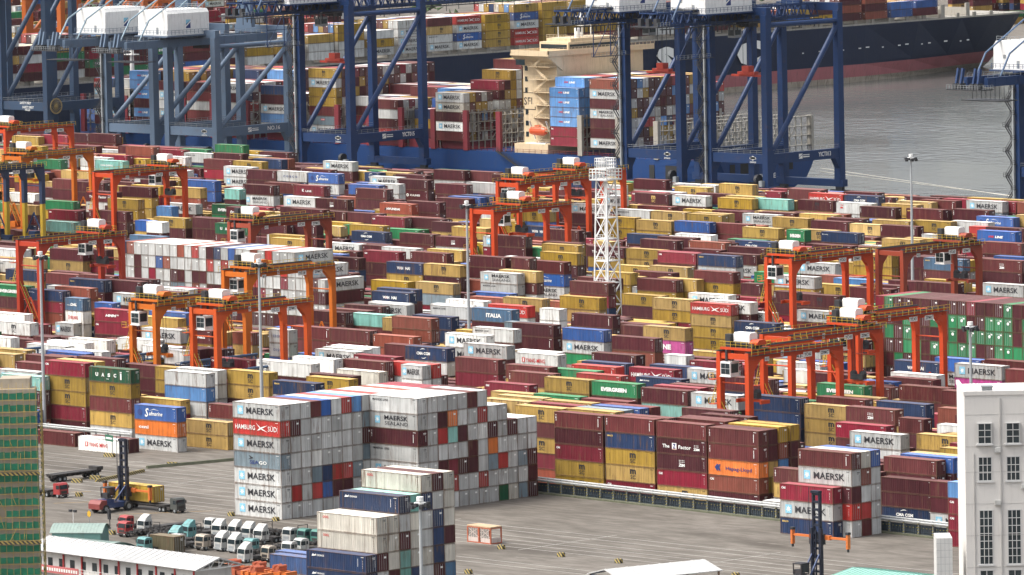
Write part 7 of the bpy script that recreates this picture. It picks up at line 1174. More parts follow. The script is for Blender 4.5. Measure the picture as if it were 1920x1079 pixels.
        b = MB(); b.bar((c0-6.8,-17,H-9),(c0-6.8,-3,H-9),.2); b.bar((c0-6.8,-17,H-9),(c0-6.8,-17,H+1),.2); b.bar((c0-6.8,-10,H-9),(c0-6.8,-10,H+1),.2); b.bar((c0-6.8,-17,H-9),(c0-6.8,-10,H+1),.14); b.bar((c0-6.8,-10,H-9),(c0-6.8,-3,H+1),.14); b.box(c0-7.6,c0-6,-17,-3,H-9.1,H-8.95,1); b.rail((c0-7.6,-17,H-9),(c0-7.6,-3,H-9),1.1,1.5,.08,2); b.bar((c0-6.8,-17,H-4),(c0-6.8,-3,H-4),.16); B('service_gantry', b)
    if stairs:
        b = MB(); x = -21.5-2.0; z = 4.0; s = 1; yy = -1.4
        while z < H-2:
            a = (x-1.3*s, yy, z); c = (x+1.3*s, yy, z+3.4)
            for dy in (-.45,.45): b.bar((a[0],yy+dy,a[2]),(c[0],yy+dy,c[2]),.16,.34,1); b.bar((a[0],yy+dy,a[2]+1.1),(c[0],yy+dy,c[2]+1.1),.1,.1,1)
            b.box(c[0]-.8,c[0]+.8,yy-.6,yy+.9,c[2]-.08,c[2]+.06,1); b.rail((c[0]-.8,yy-.6,c[2]),(c[0]+.8,yy-.6,c[2]),1.1,.8,.09,1)
            z += 3.4; s = -s
        B('stairs', b)
        b = MB(); b.box(-21.5-.85,-21.5-.35,-2.0,-1.3,2,H,2); B('lift_shaft', b)
    if reel:
        b = MB(); n = 22; c = Vector((1.6,2.0,17.8)); r = 2.3
        for k in range(n):
            a = 2*math.pi*k/n; a2 = 2*math.pi*(k+1)/n
            b.bar(c, c+Vector((0,math.cos(a)*r,math.sin(a)*r)),.1,.1); b.bar(c+Vector((0,math.cos(a)*r,math.sin(a)*r)), c+Vector((0,math.cos(a2)*r,math.sin(a2)*r)),.18,.4)
        b.tube(c-Vector((.4,0,0)),c+Vector((.4,0,0)),.5,12); b.build('cable_reel', mat('reel_tan',(.36,.27,.12),.5), t)
    else:
        b = MB(); b.tube((-3.2,-1.2,6.4),(-2.2,-1.2,6.4),1.5,16,1); b.box(-1.4,-.2,-2.4,-1.2,4.6,6.2,2); o = B('cable_drum', b)
    def sign(word, y, z, wd, ht, x=.84, colr=1):
        q = Logo(); q.txt(word, 0, wd, 0, ht, colr, .02); me = bpy.data.meshes.new('lettering'); me.from_pydata([(.03,a,c) for a,c,d in q.v],[],q.f)
        for m in LETTER: me.materials.append(m)
        me.polygons.foreach_set('material_index', q.m); put('lettering', me, t, (x,y,z))
    def signx(word, x, z, wd, ht):
        q = Logo(); q.txt(word, 0, wd, 0, ht, 1, .02); me = bpy.data.meshes.new('lettering'); me.from_pydata([(a,-.03,c) for a,c,d in q.v],[],q.f)
        for m in LETTER: me.materials.append(m)
        me.polygons.foreach_set('material_index', q.m); put('lettering', me, t, (x,-1.03,z))
    if name:
        sign(name, 20.2, zb-.5, 5.2, 1.3)
        q = Logo(); q.rect(0,1.5,0,1.4,1); q.poly([(0,.2),(1.5,1.0),(1.5,1.25),(0,.45)],4); q.rect(1.7,4.4,.9,1.1,1); q.rect(1.7,4.4,.3,.6,1)
        me = bpy.data.meshes.new('emblem'); me.from_pydata([(.03,a,c) for a,c,d in q.v],[],q.f)
        for m in LETTER: me.materials.append(m)
        me.polygons.foreach_set('material_index', q.m); put('emblem', me, t, (.84, 12.0, zb-.6))
        q = Logo(); q.disc(1.2,.9,.62,1,16); q.rect(.2,2.2,.55,1.25,1); q.disc(.3,.9,.35,1,12); q.disc(2.1,.9,.35,1,12); q.txt('ZPMC', .3,2.1,.7,1.1,4,.02); q.txt('ZHENHUA', 0,2.4,-.5,0,1,.01)
        me = bpy.data.meshes.new('emblem'); me.from_pydata([(a,-.03,c) for a,c,d in q.v],[],q.f)
        for m in LETTER: me.materials.append(m)
        me.polygons.foreach_set('material_index', q.m); put('emblem', me, pb_, (-6.2,-.72,zb-.7))
    if safety:
        signx('SAFETY FIRST', -14, 3.7, 6.5, .8); signx(safety, -8.5, 2.75, 2.6, .7)
    return t
KB = (.014,.037,.108); GB = (.105,.150,.215); DB = (.042,.072,.125)
make_sts('dark blue quay crane with white number on its portal beam, nearest the open water', -408.7, KB, 49.5, True, 30, (-20,-1), 'YICT013')
make_sts('dark blue quay crane with zigzag stairs, left of the one nearest the water', -441.8, KB, 49.5, True, 30, (-20,-1), 'YICT014')
make_sts('dark blue quay crane whose long truss boom crosses above the blue ship', -577, KB, 49, True, 96, (-20,-1), 'YICT015', 'NO.15')
make_sts('light grey blue quay crane, right one of the pair with white machine houses', -636, GB, 38.0, False, 32, (-15.5,1.5), 'NO.16', None, False)
make_sts('light grey blue quay crane, left one of the pair with white machine houses', -664.2, GB, 38.0, False, 32, (-15.5,1.5), None, None, True)
k20 = make_sts('slate blue quay crane at the far left with a tan cable reel', -713.7, DB, 58, False, 32, (-20,-4), None, None, False, reel=True, zbeam=17.6)
for i, (wd, z) in enumerate([('SAFETY FIRST', 18.2), ('SAFETY FIRST', 16.9), ('NO.22', 16.1)]):
    q = Logo(); q.txt(wd, 0, 5.4 if i < 2 else 2.4, 0, .75, 1, .02); me = bpy.data.meshes.new('lettering'); me.from_pydata([(a,-.03,c) for a,c,d in q.v],[],q.f)
    for m in LETTER: me.materials.append(m)
    me.polygons.foreach_set('material_index', q.m); put('lettering', me, k20, (-12.5+i*1.2,-.75,z))
make_sts('quay crane at the right edge with zigzag stairs and white machine house', -294.8, KB, 36.6, False, 32, (-15,2), None, None, True)
make_sts('slate blue quay crane cut off by the far left edge', -745.5, DB, 58, False, 32, (-20,-4), None, None, False, reel=True, zbeam=17.6)
# ------------------------------------------------------------------ ships
HULLB = mat('blue_hull', (.012,.045,.150), .45, dirt=.15, var=.14, scale=.08, spec=.25); HULLN = mat('navy_hull', (.012,.020,.048), .5, dirt=.12, var=.2, scale=.08, spec=.2)
BOOT = mat('red_antifouling', (.36,.115,.125), .6, dirt=.5, scale=.15, var=.25); SCUM = mat('worn_waterline', (.38,.32,.25), .8, dirt=.9, scale=.4, var=.4)
CREAM = mat('cream_paint', (.62,.49,.32), .5, dirt=.25); RED = mat('deck_red', (.20,.025,.035), .55, dirt=.4); LASH = mat('lashing_bridge_grey', (.31,.29,.25), .6, dirt=.5)
ORANGE = mat('lifeboat_orange', (.60,.09,.03), .4)
def loft(st, axis, mid, levels, mats):
    """stations (s, half deck, half waterline, deck height); levels are (fraction or height)"""
    b = MB(); rows = []
    for s, hd, hw, zd in st:
        prof = []
        for z in levels:
            zz = zd if z is None else z; f = max(0, min(1, (zz+3)/(zd+3))); prof.append((hw+(hd-hw)*f**(.8 if axis == 'y' else .42), zz))
        pts = [(-h, z) for h, z in prof]+[(h, z) for h, z in reversed(prof)]
        rows.append([((s, mid+h, z) if axis == 'x' else (mid+h, s, z)) for h, z in pts])
    n = len(rows[0]); nl = len(levels)
    for i in range(len(rows)-1):
        for j in range(n-1):
            mi = 0
            k = j if j < nl else n-1-j-1
            if k < nl-1: mi = [2,2,1,0,0,0][min(k,5)] if len(mats) > 2 else 0
            b.add([rows[i][j], rows[i+1][j], rows[i+1][j+1], rows[i][j+1]], [(0,1,2,3)], mi)
    b.add(rows[0], [tuple(range(n))]); b.add(rows[-1], [tuple(range(n-1,-1,-1))])
    return b
def text_obj(word, wd, ht, par, loc, axis, mi=1, bold=.02):
    q = Logo(); q.txt(word, 0, wd, 0, ht, mi, bold); me = bpy.data.meshes.new('lettering')
    me.from_pydata([((a,0,c) if axis == 'x' else (0,a,c)) for a,c,d in q.v],[],q.f)
    for m in LETTER: me.materials.append(m)
    me.polygons.foreach_set('material_index', q.m); return put('lettering', me, par, loc)
blue = thing('container_ship', 'blue container ship with cream bridge tower moored along the quay', 'ship', (-590,628,-3))
OFF = Vector((590,-628,3))
def SB(nm, b, m, par=None): return b.build(nm, m, par or blue, OFF if par is None else (0,0,0))
st = [(-766,.5,.3,12),(-757,8,2,11.4),(-745,15,7,10.6),(-728,20,14,9),(-708,22,20,7.6),(-690,22,22,7),(-486,22,21.5,7),(-474,22,19,7),(-467,21.8,15,7),(-463,21.2,11,7),(-462,20.6,9.5,7)]
SB('hull', loft(st, 'x', 628, [-5,-3,0,3,5,None], [HULLB]), [HULLB])
b = MB()
for x0, x1 in [(x,x+12.4) for x in (-577.7,-592,-606.4,-620.5,-633.2,-655,-676,-689,-702.5,-715.6,-728)]: b.box(x0,x1,608.5,648,7.05,9.4)
SB('hatch_coaming', b, RED)
for x in (-738,-717.5,-703.8,-690.2,-677.3,-661.5,-640,-620.9,-606.9,-592.9,-578.9,-565,-551,-517,-501.4,-486,-475,-464.5):
    b = MB(); hi = 19.0 if x < -500 else 18.2
    for j in range(17):
        y = 606.3+2.6*j; b.box(x-.16,x+.16,y-.16,y+.16,7,hi)
    for z in (9.6,12.4,15.2,18.0):
        if z < hi: b.box(x-.55,x+.55,606,649,z-.1,z+.1); b.rail((x+.55,606,z),(x+.55,649,z),1.0,2.6,.07)
    for j in range(0,16,4): b.bar((x+.2,606.3+2.6*j,9.6),(x+.2,606.3+2.6*(j+2),15.2),.2)
    for y in (606.2, 649.2): b.box(x-.9,x+.9,y-.5,y+.5,7,hi,1)
    SB('lashing_bridge', b, [LASH, RED if x < -530 else LASH])
b = MB(); b.rail((-740,606.2,7),(-463,606.2,7),1.1,2.5,.08); SB('deck_rail', b, RED)
acc = MB(); acc.box(-545.2,-531,611,648,7,36); acc.box(-546,-530,606.4,652,36,36.5); acc.prism([(606.4,36),(613,36),(613,31.5)],'x',-546,-530.4)
acc.box(-544,-532,617,641,36.5,39.6); acc.box(-543,-533,619,639,39.6,40.6); acc.box(-546,-545.7,606.4,652,36.5,37.6); acc.box(-530.3,-530,606.4,652,36.5,37.6); acc.box(-546,-530,606.4,606.7,36.5,37.6)
A = SB('bridge_tower', acc, CREAM)
b = MB(); b.box(-544.06,-544,617.6,640.4,37.6,38.9); b.box(-531.98,-531.92,617.6,640.4,37.6,38.9); b.box(-543.4,-532.6,616.94,617,37.6,38.9); b.box(-543.6,-539.8,606.34,606.4,33.2,34.9); b.build('bridge_window', GLASS, A)
b = MB()
for z in (11.5,14.8,18.1,24.7,28,31.2): b.box(-544.4,-543.2,610.93,611,z,z+1.5)
b.build('window', GLASS, A)
b = MB(); z = 10.0; s = 1
while z < 35:
    b.box(-540,-531,607.6,611,z-.15,z,0); b.rail((-540,607.6,z),(-531,607.6,z),1.1,1.6,.08); b.bar((-538.5 if s > 0 else -533,608.6,z),(-533 if s > 0 else -538.5,608.6,z+3.8),.3,.7); b.rail((-531,607.6,z),(-531,611,z),1.1,1.6,.08); z += 3.8; s = -s
b.build('stairs', CREAM, A)
b = MB(); b.tube((-538,629,40.6),(-538,629,49),.45,8); b.box(-540,-536,627,631,44,44.3); b.box(-540.5,-535.5,628.7,629.3,46.4,46.8); b.tube((-535,624,40.6),(-535,624,43.5),.9,12); b.tube((-541,636,40.6),(-541,636,45),.15,6); b.tube((-541,622,40.6),(-541,622,44),.12,6); b.build('radar_mast', WHITE, A)
b = MB(); b.rail((-543,619,40.6),(-533,619,40.6),1.0,1.4,.08); b.rail((-533,619,40.6),(-533,639,40.6),1.0,1.4,.08); b.rail((-530,606.4,37.6),(-530,652,37.6),.7,1.6,.07); b.build('bridge_rail', CREAM, A)
text_obj('SFL', 4.4, 2.3, A, (-545.0,610.96,21.0), 'x', 0, .01)
b = MB(); b.box(-545.1,-540.2,610.93,610.98,24.6,24.8); b.box(-545.1,-540.2,610.93,610.98,19.6,19.8); b.box(-545.1,-544.9,610.93,610.98,19.6,20.6); b.box(-540.4,-540.2,610.93,610.98,19.6,20.6); b.build('lettering_frame', BLACK, A)
b = MB(); prof = [(-3.6,.6,.3),(-3.0,1.1,.7),(-1,1.35,.95),(2,1.35,.95),(3.2,1.0,.7),(3.7,.4,.3)]; n = 12; vs = []
for x, a, c in prof:
    for k in range(n): q = 2*math.pi*k/n; vs.append((-536.5+x, 608.2+math.cos(q)*c*1.1, 13.6+math.sin(q)*a))
fs = [(i*n+k, i*n+(k+1) % n, (i+1)*n+(k+1) % n, (i+1)*n+k) for i in range(len(prof)-1) for k in range(n)]+[tuple(range(n)), tuple(range(n*(len(prof)-1), n*len(prof)))]
b.add(vs, fs); b.box(-537.5,-535.5,607.6,608.8,14.7,15.3); lb = SB('lifeboat', b, ORANGE)
b = MB(); b.bar((-540,610.5,11),(-540,608,16.5),.35); b.bar((-533,610.5,11),(-533,608,16.5),.35); b.box(-540.5,-532.5,607,611,9.8,10.1); SB('davit', b, WHITE)
b = MB(); b.box(-545,-531,606.6,611,7,9.8); SB('deck_house', b, CREAM)
b = MB(); b.bar((-551,605.2,7.5),(-537,604.2,1.2),.18,.3); b.bar((-551,604.4,7.5),(-537,603.4,1.2),.18,.3); b.rail((-551,604.4,7.6),(-537,603.4,1.3),1.0,1.4,.07); b.rail((-551,605.2,7.6),(-537,604.2,1.3),1.0,1.4,.07); SB('gangway', b, DARK)
b = MB()
for x, wd in ((-489,2.0),(-482.5,6.0)): b.box(x,x+wd,605.92,606.5,1.5,5.4)
for y, wd in ((611.5,2.2),(616,5.6),(633,5.6)): b.box(-463.0,-461.93,y,y+wd,3.0,6.0)
SB('mooring_port', b, BLACK)  # shade inside the openings, put in as proud black panels
text_obj('MAERSK LINE', 12.5, 1.5, blue, Vector((-461.9,618.5,1.0))+OFF, 'y', 1, .02)
mast = thing('signal_mast', 'white ship mast with crosstrees standing left behind the sky blue containers', 'mast', (-741,630,10))
b = MB(); b.tube((0,0,0),(0,0,24),.9,10,r2=.6); b.box(-2.2,2.2,-1.4,1.4,20,20.3); b.rail((-2.2,-1.4,20.3),(2.2,-1.4,20.3),1.1,1.1,.09); b.box(-1.6,1.6,-.2,.2,26,26.4); b.tube((0,0,24),(0,0,28.5),.3,8); b.box(-1.4,1.4,-.6,.6,23.4,23.7); b.build('mast_post', WHITE, mast)
navy = thing('container_ship', 'dark navy container ship with red waterline across the basin', 'ship', (-815,930,-3))
ON_ = Vector((815,-930,3))
st = [(500,.5,.3,20),(515,12,5,19.4),(535,20,14,18.6),(560,23,22,18),(1040,23,21,18),(1070,23,16,18),(1095,22.5,9,18),(1115,21.5,3,18),(1132,20,.6,18)]
loft(st, 'y', -815, [-5,-3,-1.0,3.6,4.4,None], [HULLN,BOOT,SCUM]).build('hull', [HULLN,BOOT,SCUM], navy, ON_)
b = MB(); b.box(-837.8,-792.2,535,1131,18,18.6); b.rail((-792.3,535,18),(-792.3,1131,18),1.2,3,.1)
for k in range(40): b.box(-837,-793.4,545.0+14.2*k,545.8+14.2*k,18,21.8); b.box(-793.9,-793.1,544.4+14.2*k,546.4+14.2*k,18,27 if k < 30 else 23.5)
for k in range(60): b.box(-793.2,-792.6,545+9.6*k,546.6+9.6*k,18.6,20.0)
b.build('deck_fittings', LASH, navy, ON_)
b = MB(); b.box(-816.5,-813.5,1112,1126,-6,-.3); b.build('rudder', BOOT, navy, ON_)
for w_, y, wd in (('M', 884.0, 13.0), ('S', 927.5, 9.6), ('C', 970.0, 14.5)): text_obj(w_, wd, 9.6, navy, Vector((-791.9, y, 6.0))+ON_, 'y', 1, .08)
b = MB()
for i in range(14): b.box(-791.97,-791.9,1005+7*i+(i*37 % 5),1005.9+7*i+(i*37 % 5)+(i*13 % 3)*.5,9.2+(i*7 % 3)*.2,9.6+(i*7 % 3)*.2)
b.build('draught_marks', LETTER[1], navy, ON_)
for y0, z0, a, z1 in ((1126,17,1180,1.5),(1120,16.5,1165,1.0)):
    b = MB(); b.tube((-793,y0,z0),(-845,a,z1),.12,6); tag(b.build('mooring_line', DARK), 'dark mooring rope from the stern of the navy ship, %s one' % ('upper' if y0 > 1123 else 'lower'), 'rope')
for i, (x1, y1) in enumerate(((-330,604),(-322,604))):
    b = MB(); b.tube((-458,646,3.0-i),(x1,y1+0,.6),.09,6); tag(b.build('mooring_line', mat('pale_rope',(.5,.48,.42),.8)), 'pale mooring rope over the water at right, %s of two' % ('upper' if i else 'lower'), 'rope')
# far terminal at upper left
for i, (x, y, hh) in enumerate([(-960,700,46),(-965,760,46),(-1010,840,44),(-990,640,48),(-1120,980,40),(-1200,1060,40)]):
    t = thing('far_gantry_crane', ['far orange gantry crane behind the slate crane at upper left','far orange gantry crane behind the left white machine house','far orange gantry crane behind the right white machine house','far orange gantry crane cut by the left edge','far orange gantry crane near the top beyond the navy ship','most distant orange gantry crane at the top edge'][i], 'crane', (x,y,0), 0, 'orange cranes of the far terminal')
    b = MB()
    for dx in (-9,9):
        for dy in (-12,12): b.box(dx-1.1,dx+1.1,dy-1.1,dy+1.1,0,hh)
    o = b.build('legs_frame', STEEL, t); o.color = (.40,.10,.02,1)
    b = MB()
    for dx in (-9,9): b.box(dx-.9,dx+.9,-11,11,hh*.45,hh*.45+2.4); b.box(dx-1,dx+1,-30,26,hh-3,hh); b.tube((dx,-11,hh*.46),(dx,11,hh-3),.6,8)
    for dy in (-12,12): b.box(-8,8,dy-.9,dy+.9,hh-1.6,hh+.4); b.box(-8,8,dy-.8,dy+.8,hh*.3,hh*.3+2)
    o = b.build('beams', STEEL, t); o.color = (.42,.11,.02,1)
tb = MB()
for i in range(260):
    x = -1150-R_.random()*700; y = 820+R_.random()*900; s = 3+R_.random()*5
    for k in range(5):
        a = Vector((R_.gauss(0,1),R_.gauss(0,1),abs(R_.gauss(0,.7))))*s*.55+Vector((x,y,s*.5)); r = s*.4
        p = [a+Vector((R_.gauss(0,1),R_.gauss(0,1),R_.gauss(0,1)))*r for _ in range(4)]; tb.add(p, [(0,1,2),(0,2,3),(0,3,1),(1,3,2)])
tag(tb.build('far_trees', mat('far_foliage', (.045,.075,.028), .9, var=.5, scale=.1)), 'dark green trees far beyond the basin at upper left', 'trees', kind='stuff')
# ------------------------------------------------------------------ masts, lights, fence, racks, quay house
t = thing('lattice_tower', 'white lattice floodlight tower rising in the middle of the yard', 'tower', (-195.8,285,0), rad(3))
b = MB(); hw = lambda z: 2.35-.85*z/34; lv = [0,5.2,10.2,15.2,20.2,25.0,29.6,33.5]
for i in range(len(lv)-1):
    a, c = lv[i], lv[i+1]; p = hw(a); q = hw(c); P0 = [(-p,-p),(p,-p),(p,p),(-p,p)]; Q0 = [(-q,-q),(q,-q),(q,q),(-q,q)]
    for k in range(4):
        j = (k+1) % 4; b.bar((*P0[k],a),(*Q0[k],c),.26); b.bar((*Q0[k],c),(*Q0[j],c),.2); b.bar((*P0[k],a),(*Q0[j],c),.14); b.bar((*P0[j],a),(*Q0[k],c),.14)
b.build('lattice_frame', WHITE, t)
b = MB()
for z in lv[1:-1]: b.box(-hw(z),hw(z),-hw(z),.2,z,z+.08); b.rail((-hw(z),-hw(z),z),(hw(z),-hw(z),z),1.0,.7,.08); b.rail((hw(z),-hw(z),z),(hw(z),.2,z),1.0,.7,.08)
for z in lv[:-1]: b.lad((.5,-.9,z),(.5,-.9,z+4.6),.55,9,.09)
b.build('ladder', WHITE, t)
b = MB(); b.box(-2.6,2.6,-2.6,2.6,33.5,33.75)
for z0, r in ((33.75,2.6),(36.2,1.7)):
    for a, c in (((-r,-r),(r,-r)),((r,-r),(r,r)),((r,r),(-r,r)),((-r,r),(-r,-r))):
        for zz in (0,.8,1.6,2.3): b.bar((*a,z0+zz),(*c,z0+zz),.14)
        for k in range(6): p = [a[m]+(c[m]-a[m])*k/5 for m in (0,1)]; b.bar((*p,z0),(*p,z0+2.3),.13)
b.box(-1.7,1.7,-1.7,1.7,36.0,36.2); b.build('head_cage', WHITE, t)
b = MB()
for k in range(5): b.box(-1.6+.7*k,-1.15+.7*k,-1.9,-1.7,36.7,37.2); b.box(-2.3+1.0*k,-1.8+1.0*k,-2.85,-2.62,34.3,34.9)
b.build('floodlight', GREY, t)
LAMPG = mat('pole_grey', (.36,.38,.39), .5, dirt=.2)
def light_pole(label, x, y, h):
    t = thing('light_pole', label, 'light pole', (x,y,0), 0, 'high mast light poles'); b = MB(); b.tube((0,0,0),(0,0,h),.42,10,r2=.2); b.build('pole', LAMPG, t)
    b = MB(); b.tube((0,0,h-.1),(0,0,h+.5),.5,12); b.tube((0,0,h-.5),(0,0,h-.3),.85,14); b.build('lamp_ring', WHITE, t)
    b = MB()
    for k in range(10):
        a = 2*math.pi*k/10; c = Vector((math.cos(a)*1.25, math.sin(a)*1.25, h-.5-.35*(k % 2))); b.box(c.x-.24,c.x+.24,c.y-.24,c.y+.24,c.z-.3,c.z+.2); b.bar((c.x*.4,c.y*.4,h-.6),c,.1)
    b.build('floodlight', DARK, t)
for lab, x, y, h in [('tall light pole beside the scaffolded building, passing the crimson container',-135.8,63.1,36),('tall light pole passing the two left orange gantry cranes',-89.7,78.8,35.5),('tall light pole left of the mid yard red gantry cranes',-152.9,198.1,36),
                     ('tall light pole against the open water at upper right',-170.4,360.6,35),('tall light pole in front of the green and maroon block',88.2,82.8,32.5),('tall light pole whose lamps overlap the cream and navy container stack',188.5,-149.9,32.4)]: light_pole(lab, x, y, h)
MOSS = mat('mossy_kerb', (.11,.115,.075), .9, var=.5, scale=.8); FENCE = mat('fence_panel', (.035,.05,.065), .6, dirt=.3, var=.4); PIPE = mat('rail_pipe', (.46,.47,.46), .45, dirt=.35)
STRIPE = bpy.data.materials.new('hazard_stripes'); STRIPE.use_nodes = True; n_ = STRIPE.node_tree; wv = n_.nodes.new('ShaderNodeTexWave'); wv.wave_type = 'BANDS'; wv.bands_direction = 'DIAGONAL'; wv.inputs['Scale'].default_value = .85; wv.inputs['Distortion'].default_value = .4; wv.inputs['Detail'].default_value = 2
tc = n_.nodes.new('ShaderNodeTexCoord'); rp = n_.nodes.new('ShaderNodeValToRGB'); rp.color_ramp.interpolation = 'CONSTANT'; rp.color_ramp.elements[0].color = (.03,.03,.03,1); rp.color_ramp.elements[1].position = .5; rp.color_ramp.elements[1].color = (.33,.25,.07,1)
n_.links.new(tc.outputs['Object'], wv.inputs[0]); n_.links.new(wv.outputs['Fac'], rp.inputs[0]); n_.links.new(rp.outputs[0], n_.nodes['Principled BSDF'].inputs['Base Color'])
REFL = mat('faded_reflector', (.26,.22,.06), .7)
def fence(label, x0, y0, x1, y1, full=True):
    L = math.hypot(x1-x0, y1-y0); t = thing('crash_fence', label, 'fence', (x0,y0,0), math.atan2(y1-y0, x1-x0)); b = MB()
    for z in (2.25,2.8): b.tube((0,0,z),(L,0,z),.19,8)
    b.tube((0,-.5,2.5),(L,-.5,2.5),.15,8); b.build('rail', PIPE, t)
    n = int(L/3.35); p = MB()
    for k in range(n+1):
        x = L*k/n; q = MB(); q.box(x-.1,x+.1,-.2,.1,0,2.9); q.build('post', GREY, t)
        if full:
            for z in (.5,1.0,1.5,2.0): p.box(x-.14,x+.14,-.32,-.2,z,z+.16)
    if full:
        p.build('reflector', REFL, t); q = MB(); q.box(0,L,.12,.2,.25,1.95)
        for k in range(int(L/.5)): q.box(.5*k,.5*k+.06,.02,.12,.3,1.9)
        for z in (.7,1.45): q.box(0,L,.0,.12,z,z+.06)
        q.build('panel', FENCE, t); q = MB()
        for k in range(int(L/.8)): q.box(.8*k+.1,.8*k+.38,-.06,.0,1.4,1.5)
        q.build('reflector', REFL, t); q = MB(); q.box(0,L,-.9,.5,0,.32); q.build('kerb', MOSS, t)
fence('grey crash rail fence with yellow marked posts in front of the right container stacks', 8.5, 54.6, 115.5, 48.8)
fence('bare double pipe crash rail in front of the left yellow container stacks', -146, 60.5, -107, 60.5, False)
RACK = mat('rack_blue', (.035,.075,.145), .5, dirt=.3)
for i, (x, lab) in enumerate([(-195.6,'blue steel service rack at the left end of the white reefer rows'),(-167.2,'blue steel service rack left of the bright orange gantry crane leg'),(-147,'blue steel service rack between the two left orange gantry cranes'),(-127,'blue steel service rack right of the light pole, behind the white reefer')]):
    t = thing('reefer_rack', lab, 'service rack', (x,109,0), 0, 'blue reefer service racks'); y0, y1 = (0, 21)
    for z in (2.9,5.8,8.7):
        b = MB(); b.box(-.7,.7,y0,y1,z-.2,z); b.build('deck', RACK, t); b = MB(); b.rail((.7,y0,z),(.7,y1,z),1.1,1.3,.1); b.rail((-.7,y0,z),(-.7,y1,z),1.1,1.3,.1); b.build('handrail', RACK, t)
    for k in range(6):
        b = MB(); y = y0+(y1-y0)*k/5
        for xx in (-.6,.6): b.box(xx-.13,xx+.13,y-.13,y+.13,0,9.6)
        b.build('post', RACK, t)
    b = MB(); b.tube((1.0,y0,9.9),(1.0,y1,9.9),.3,8); b.tube((1.0,y0,7.0),(1.0,y1,7.0),.22,8); b.build('conduit', RACK, t)
    b = MB()
    for k in range(7): b.box(.75,1.1,y0+1+2.9*k,y0+2.0+2.9*k,5.9,7.0)
    b.build('socket_box', DARK, t)
qb = thing('quay_office', 'low cream quay office with flat roof and blue end by the grey cranes', 'building', (-628,534,0))
b = MB(); b.box(-20,16,-5,7,0,5.6); b.build('wall', mat('office_cream',(.60,.58,.52),.7,dirt=.2), qb); b = MB(); b.box(-20.6,16.6,-5.6,7.6,5.6,6.0); b.rail((-20,-5.4,6),(16,-5.4,6),1.0,1.6,.08); b.build('roof', GREY, qb)
b = MB(); b.box(10,12,-1,1,6,7.6); b.box(-14,-11,0,3,6,7.0); b.build('roof_unit', mat('tan_unit',(.45,.33,.2),.6), qb)
b = MB()
for z in (1.0,3.6):
    for k in range(12): b.box(-19+2.9*k,-17.5+2.9*k,-5.05,-4.98,z,z+1.2)
    for k in range(3): b.box(15.98,16.05,-4+3.4*k,-2.4+3.4*k,z,z+1.2)
b.build('window', GLASS, qb); b = MB(); b.box(16.05,18.2,-5,-1,0,5.2); b.build('annexe', mat('annexe_blue',(.03,.11,.32),.5), qb)
# ------------------------------------------------------------------ foreground buildings
PLAS = mat('white_render', (.60,.58,.55), .8, var=.05, scale=.15, dirt=.12); FRAME = mat('window_frame', (.50,.50,.49), .5); GLS = mat('office_glass', (.025,.035,.04), .06, var=.6, scale=.5)
wbld = thing('factory_building', 'tall white rendered factory building cut by the right edge', 'building', (223.2,-74.2,0), rad(45))
b = MB(); b.box(0,34,0,16,0,42.4); b.build('wall', PLAS, wbld); b = MB(); b.box(-.12,34,-.12,.35,42.4,43.0); b.box(-.12,.35,.35,16,42.4,43.0); b.build('parapet', PLAS, wbld)
b = MB(); b.box(9.0,9.5,-.3,-.0,10,42.3); b.box(8.7,12,-.25,-.002,16,33); b.build('corner_pier', PLAS, wbld)
b = MB(); b.box(2.6,4.1,.6,2.2,42.4,43.5); b.box(2.5,4.2,.5,2.3,43.5,43.65); b.build('roof_vent', GREY, wbld)
def window(x, z0, z1, wd, rows, cols, bay=0.0):
    f = MB(); g = MB(); y = -bay
    f.box(x-.12,x+wd+.12,y-.08,.02,z0-.12,z0); f.box(x-.12,x+wd+.12,y-.08,.02,z1,z1+.12)
    if bay: f.box(x-.3,x+wd+.3,y-.2,.02,z0-.34,z0-.121)
    for k in range(cols+1): f.box(x+wd*k/cols-.05,x+wd*k/cols+.05,y-.06,y,z0,z1)
    for k in range(1,rows): f.box(x,x+wd,y-.05,y,z0+(z1-z0)*k/rows-.05,z0+(z1-z0)*k/rows+.05)
    o = f.build('window', FRAME, wbld); g.box(x,x+wd,y+.002,max(.004,y+.004),z0,z1)
    if bay: g.box(x-.005,x,y,.0,z0,z1); g.box(x+wd,x+wd+.005,y,.0,z0,z1)
    g.build('pane', GLS, o)
b = MB(); b.box(5.0,5.16,-.18,-.02,6,42); b.box(1.2,1.3,-.14,-.02,6,34)
for z in (12.9,17.5,22.1,26.7,31.3,35.0,39.6): b.box(.0,9.0,-.03,-.001,z,z+.05)
b.build('downpipe', mat('pipe_grey_white',(.45,.44,.42),.6,dirt=.4), wbld)
for x, z in ((4.2,34.2),(8.0,28.9),(4.15,26.6)):
    b = MB(); b.box(x,x+.85,-.5,-.04,z,z+.62); b.box(x-.05,x+.9,-.48,0,z-.08,z-.02); b.tube((x+.32,-.52,z+.31),(x+.32,-.5,z+.31),.25,12); b.build('air_conditioner', mat('unit_white',(.5,.5,.48),.6,dirt=.4), wbld)
for x in (1.9,5.95):
    window(x, 35.5, 38.3, 1.85, 3, 2, .35); window(x+.02, 30.1, 33.4, 1.85, 3, 3, .012); window(x+.06, 18.0, 25.7, 1.85, 7, 3, .012); window(x+.06, 9.0, 17.0, 1.85, 6, 2, .012)
ann = thing('tiled_annexe', 'low white tiled block at the left foot of the white factory building', 'building', (220.6,-76.4,0), rad(45))
TILE = mat('white_tiles', (.55,.55,.53), .5, dirt=.12); b = MB(); b.box(-.9,1.4,0,6,0,21.8); b.build('wall', TILE, ann); b = MB()
for k in range(22): b.box(-.9,1.4,-.012,0,1*k+.02,1*k+.05)
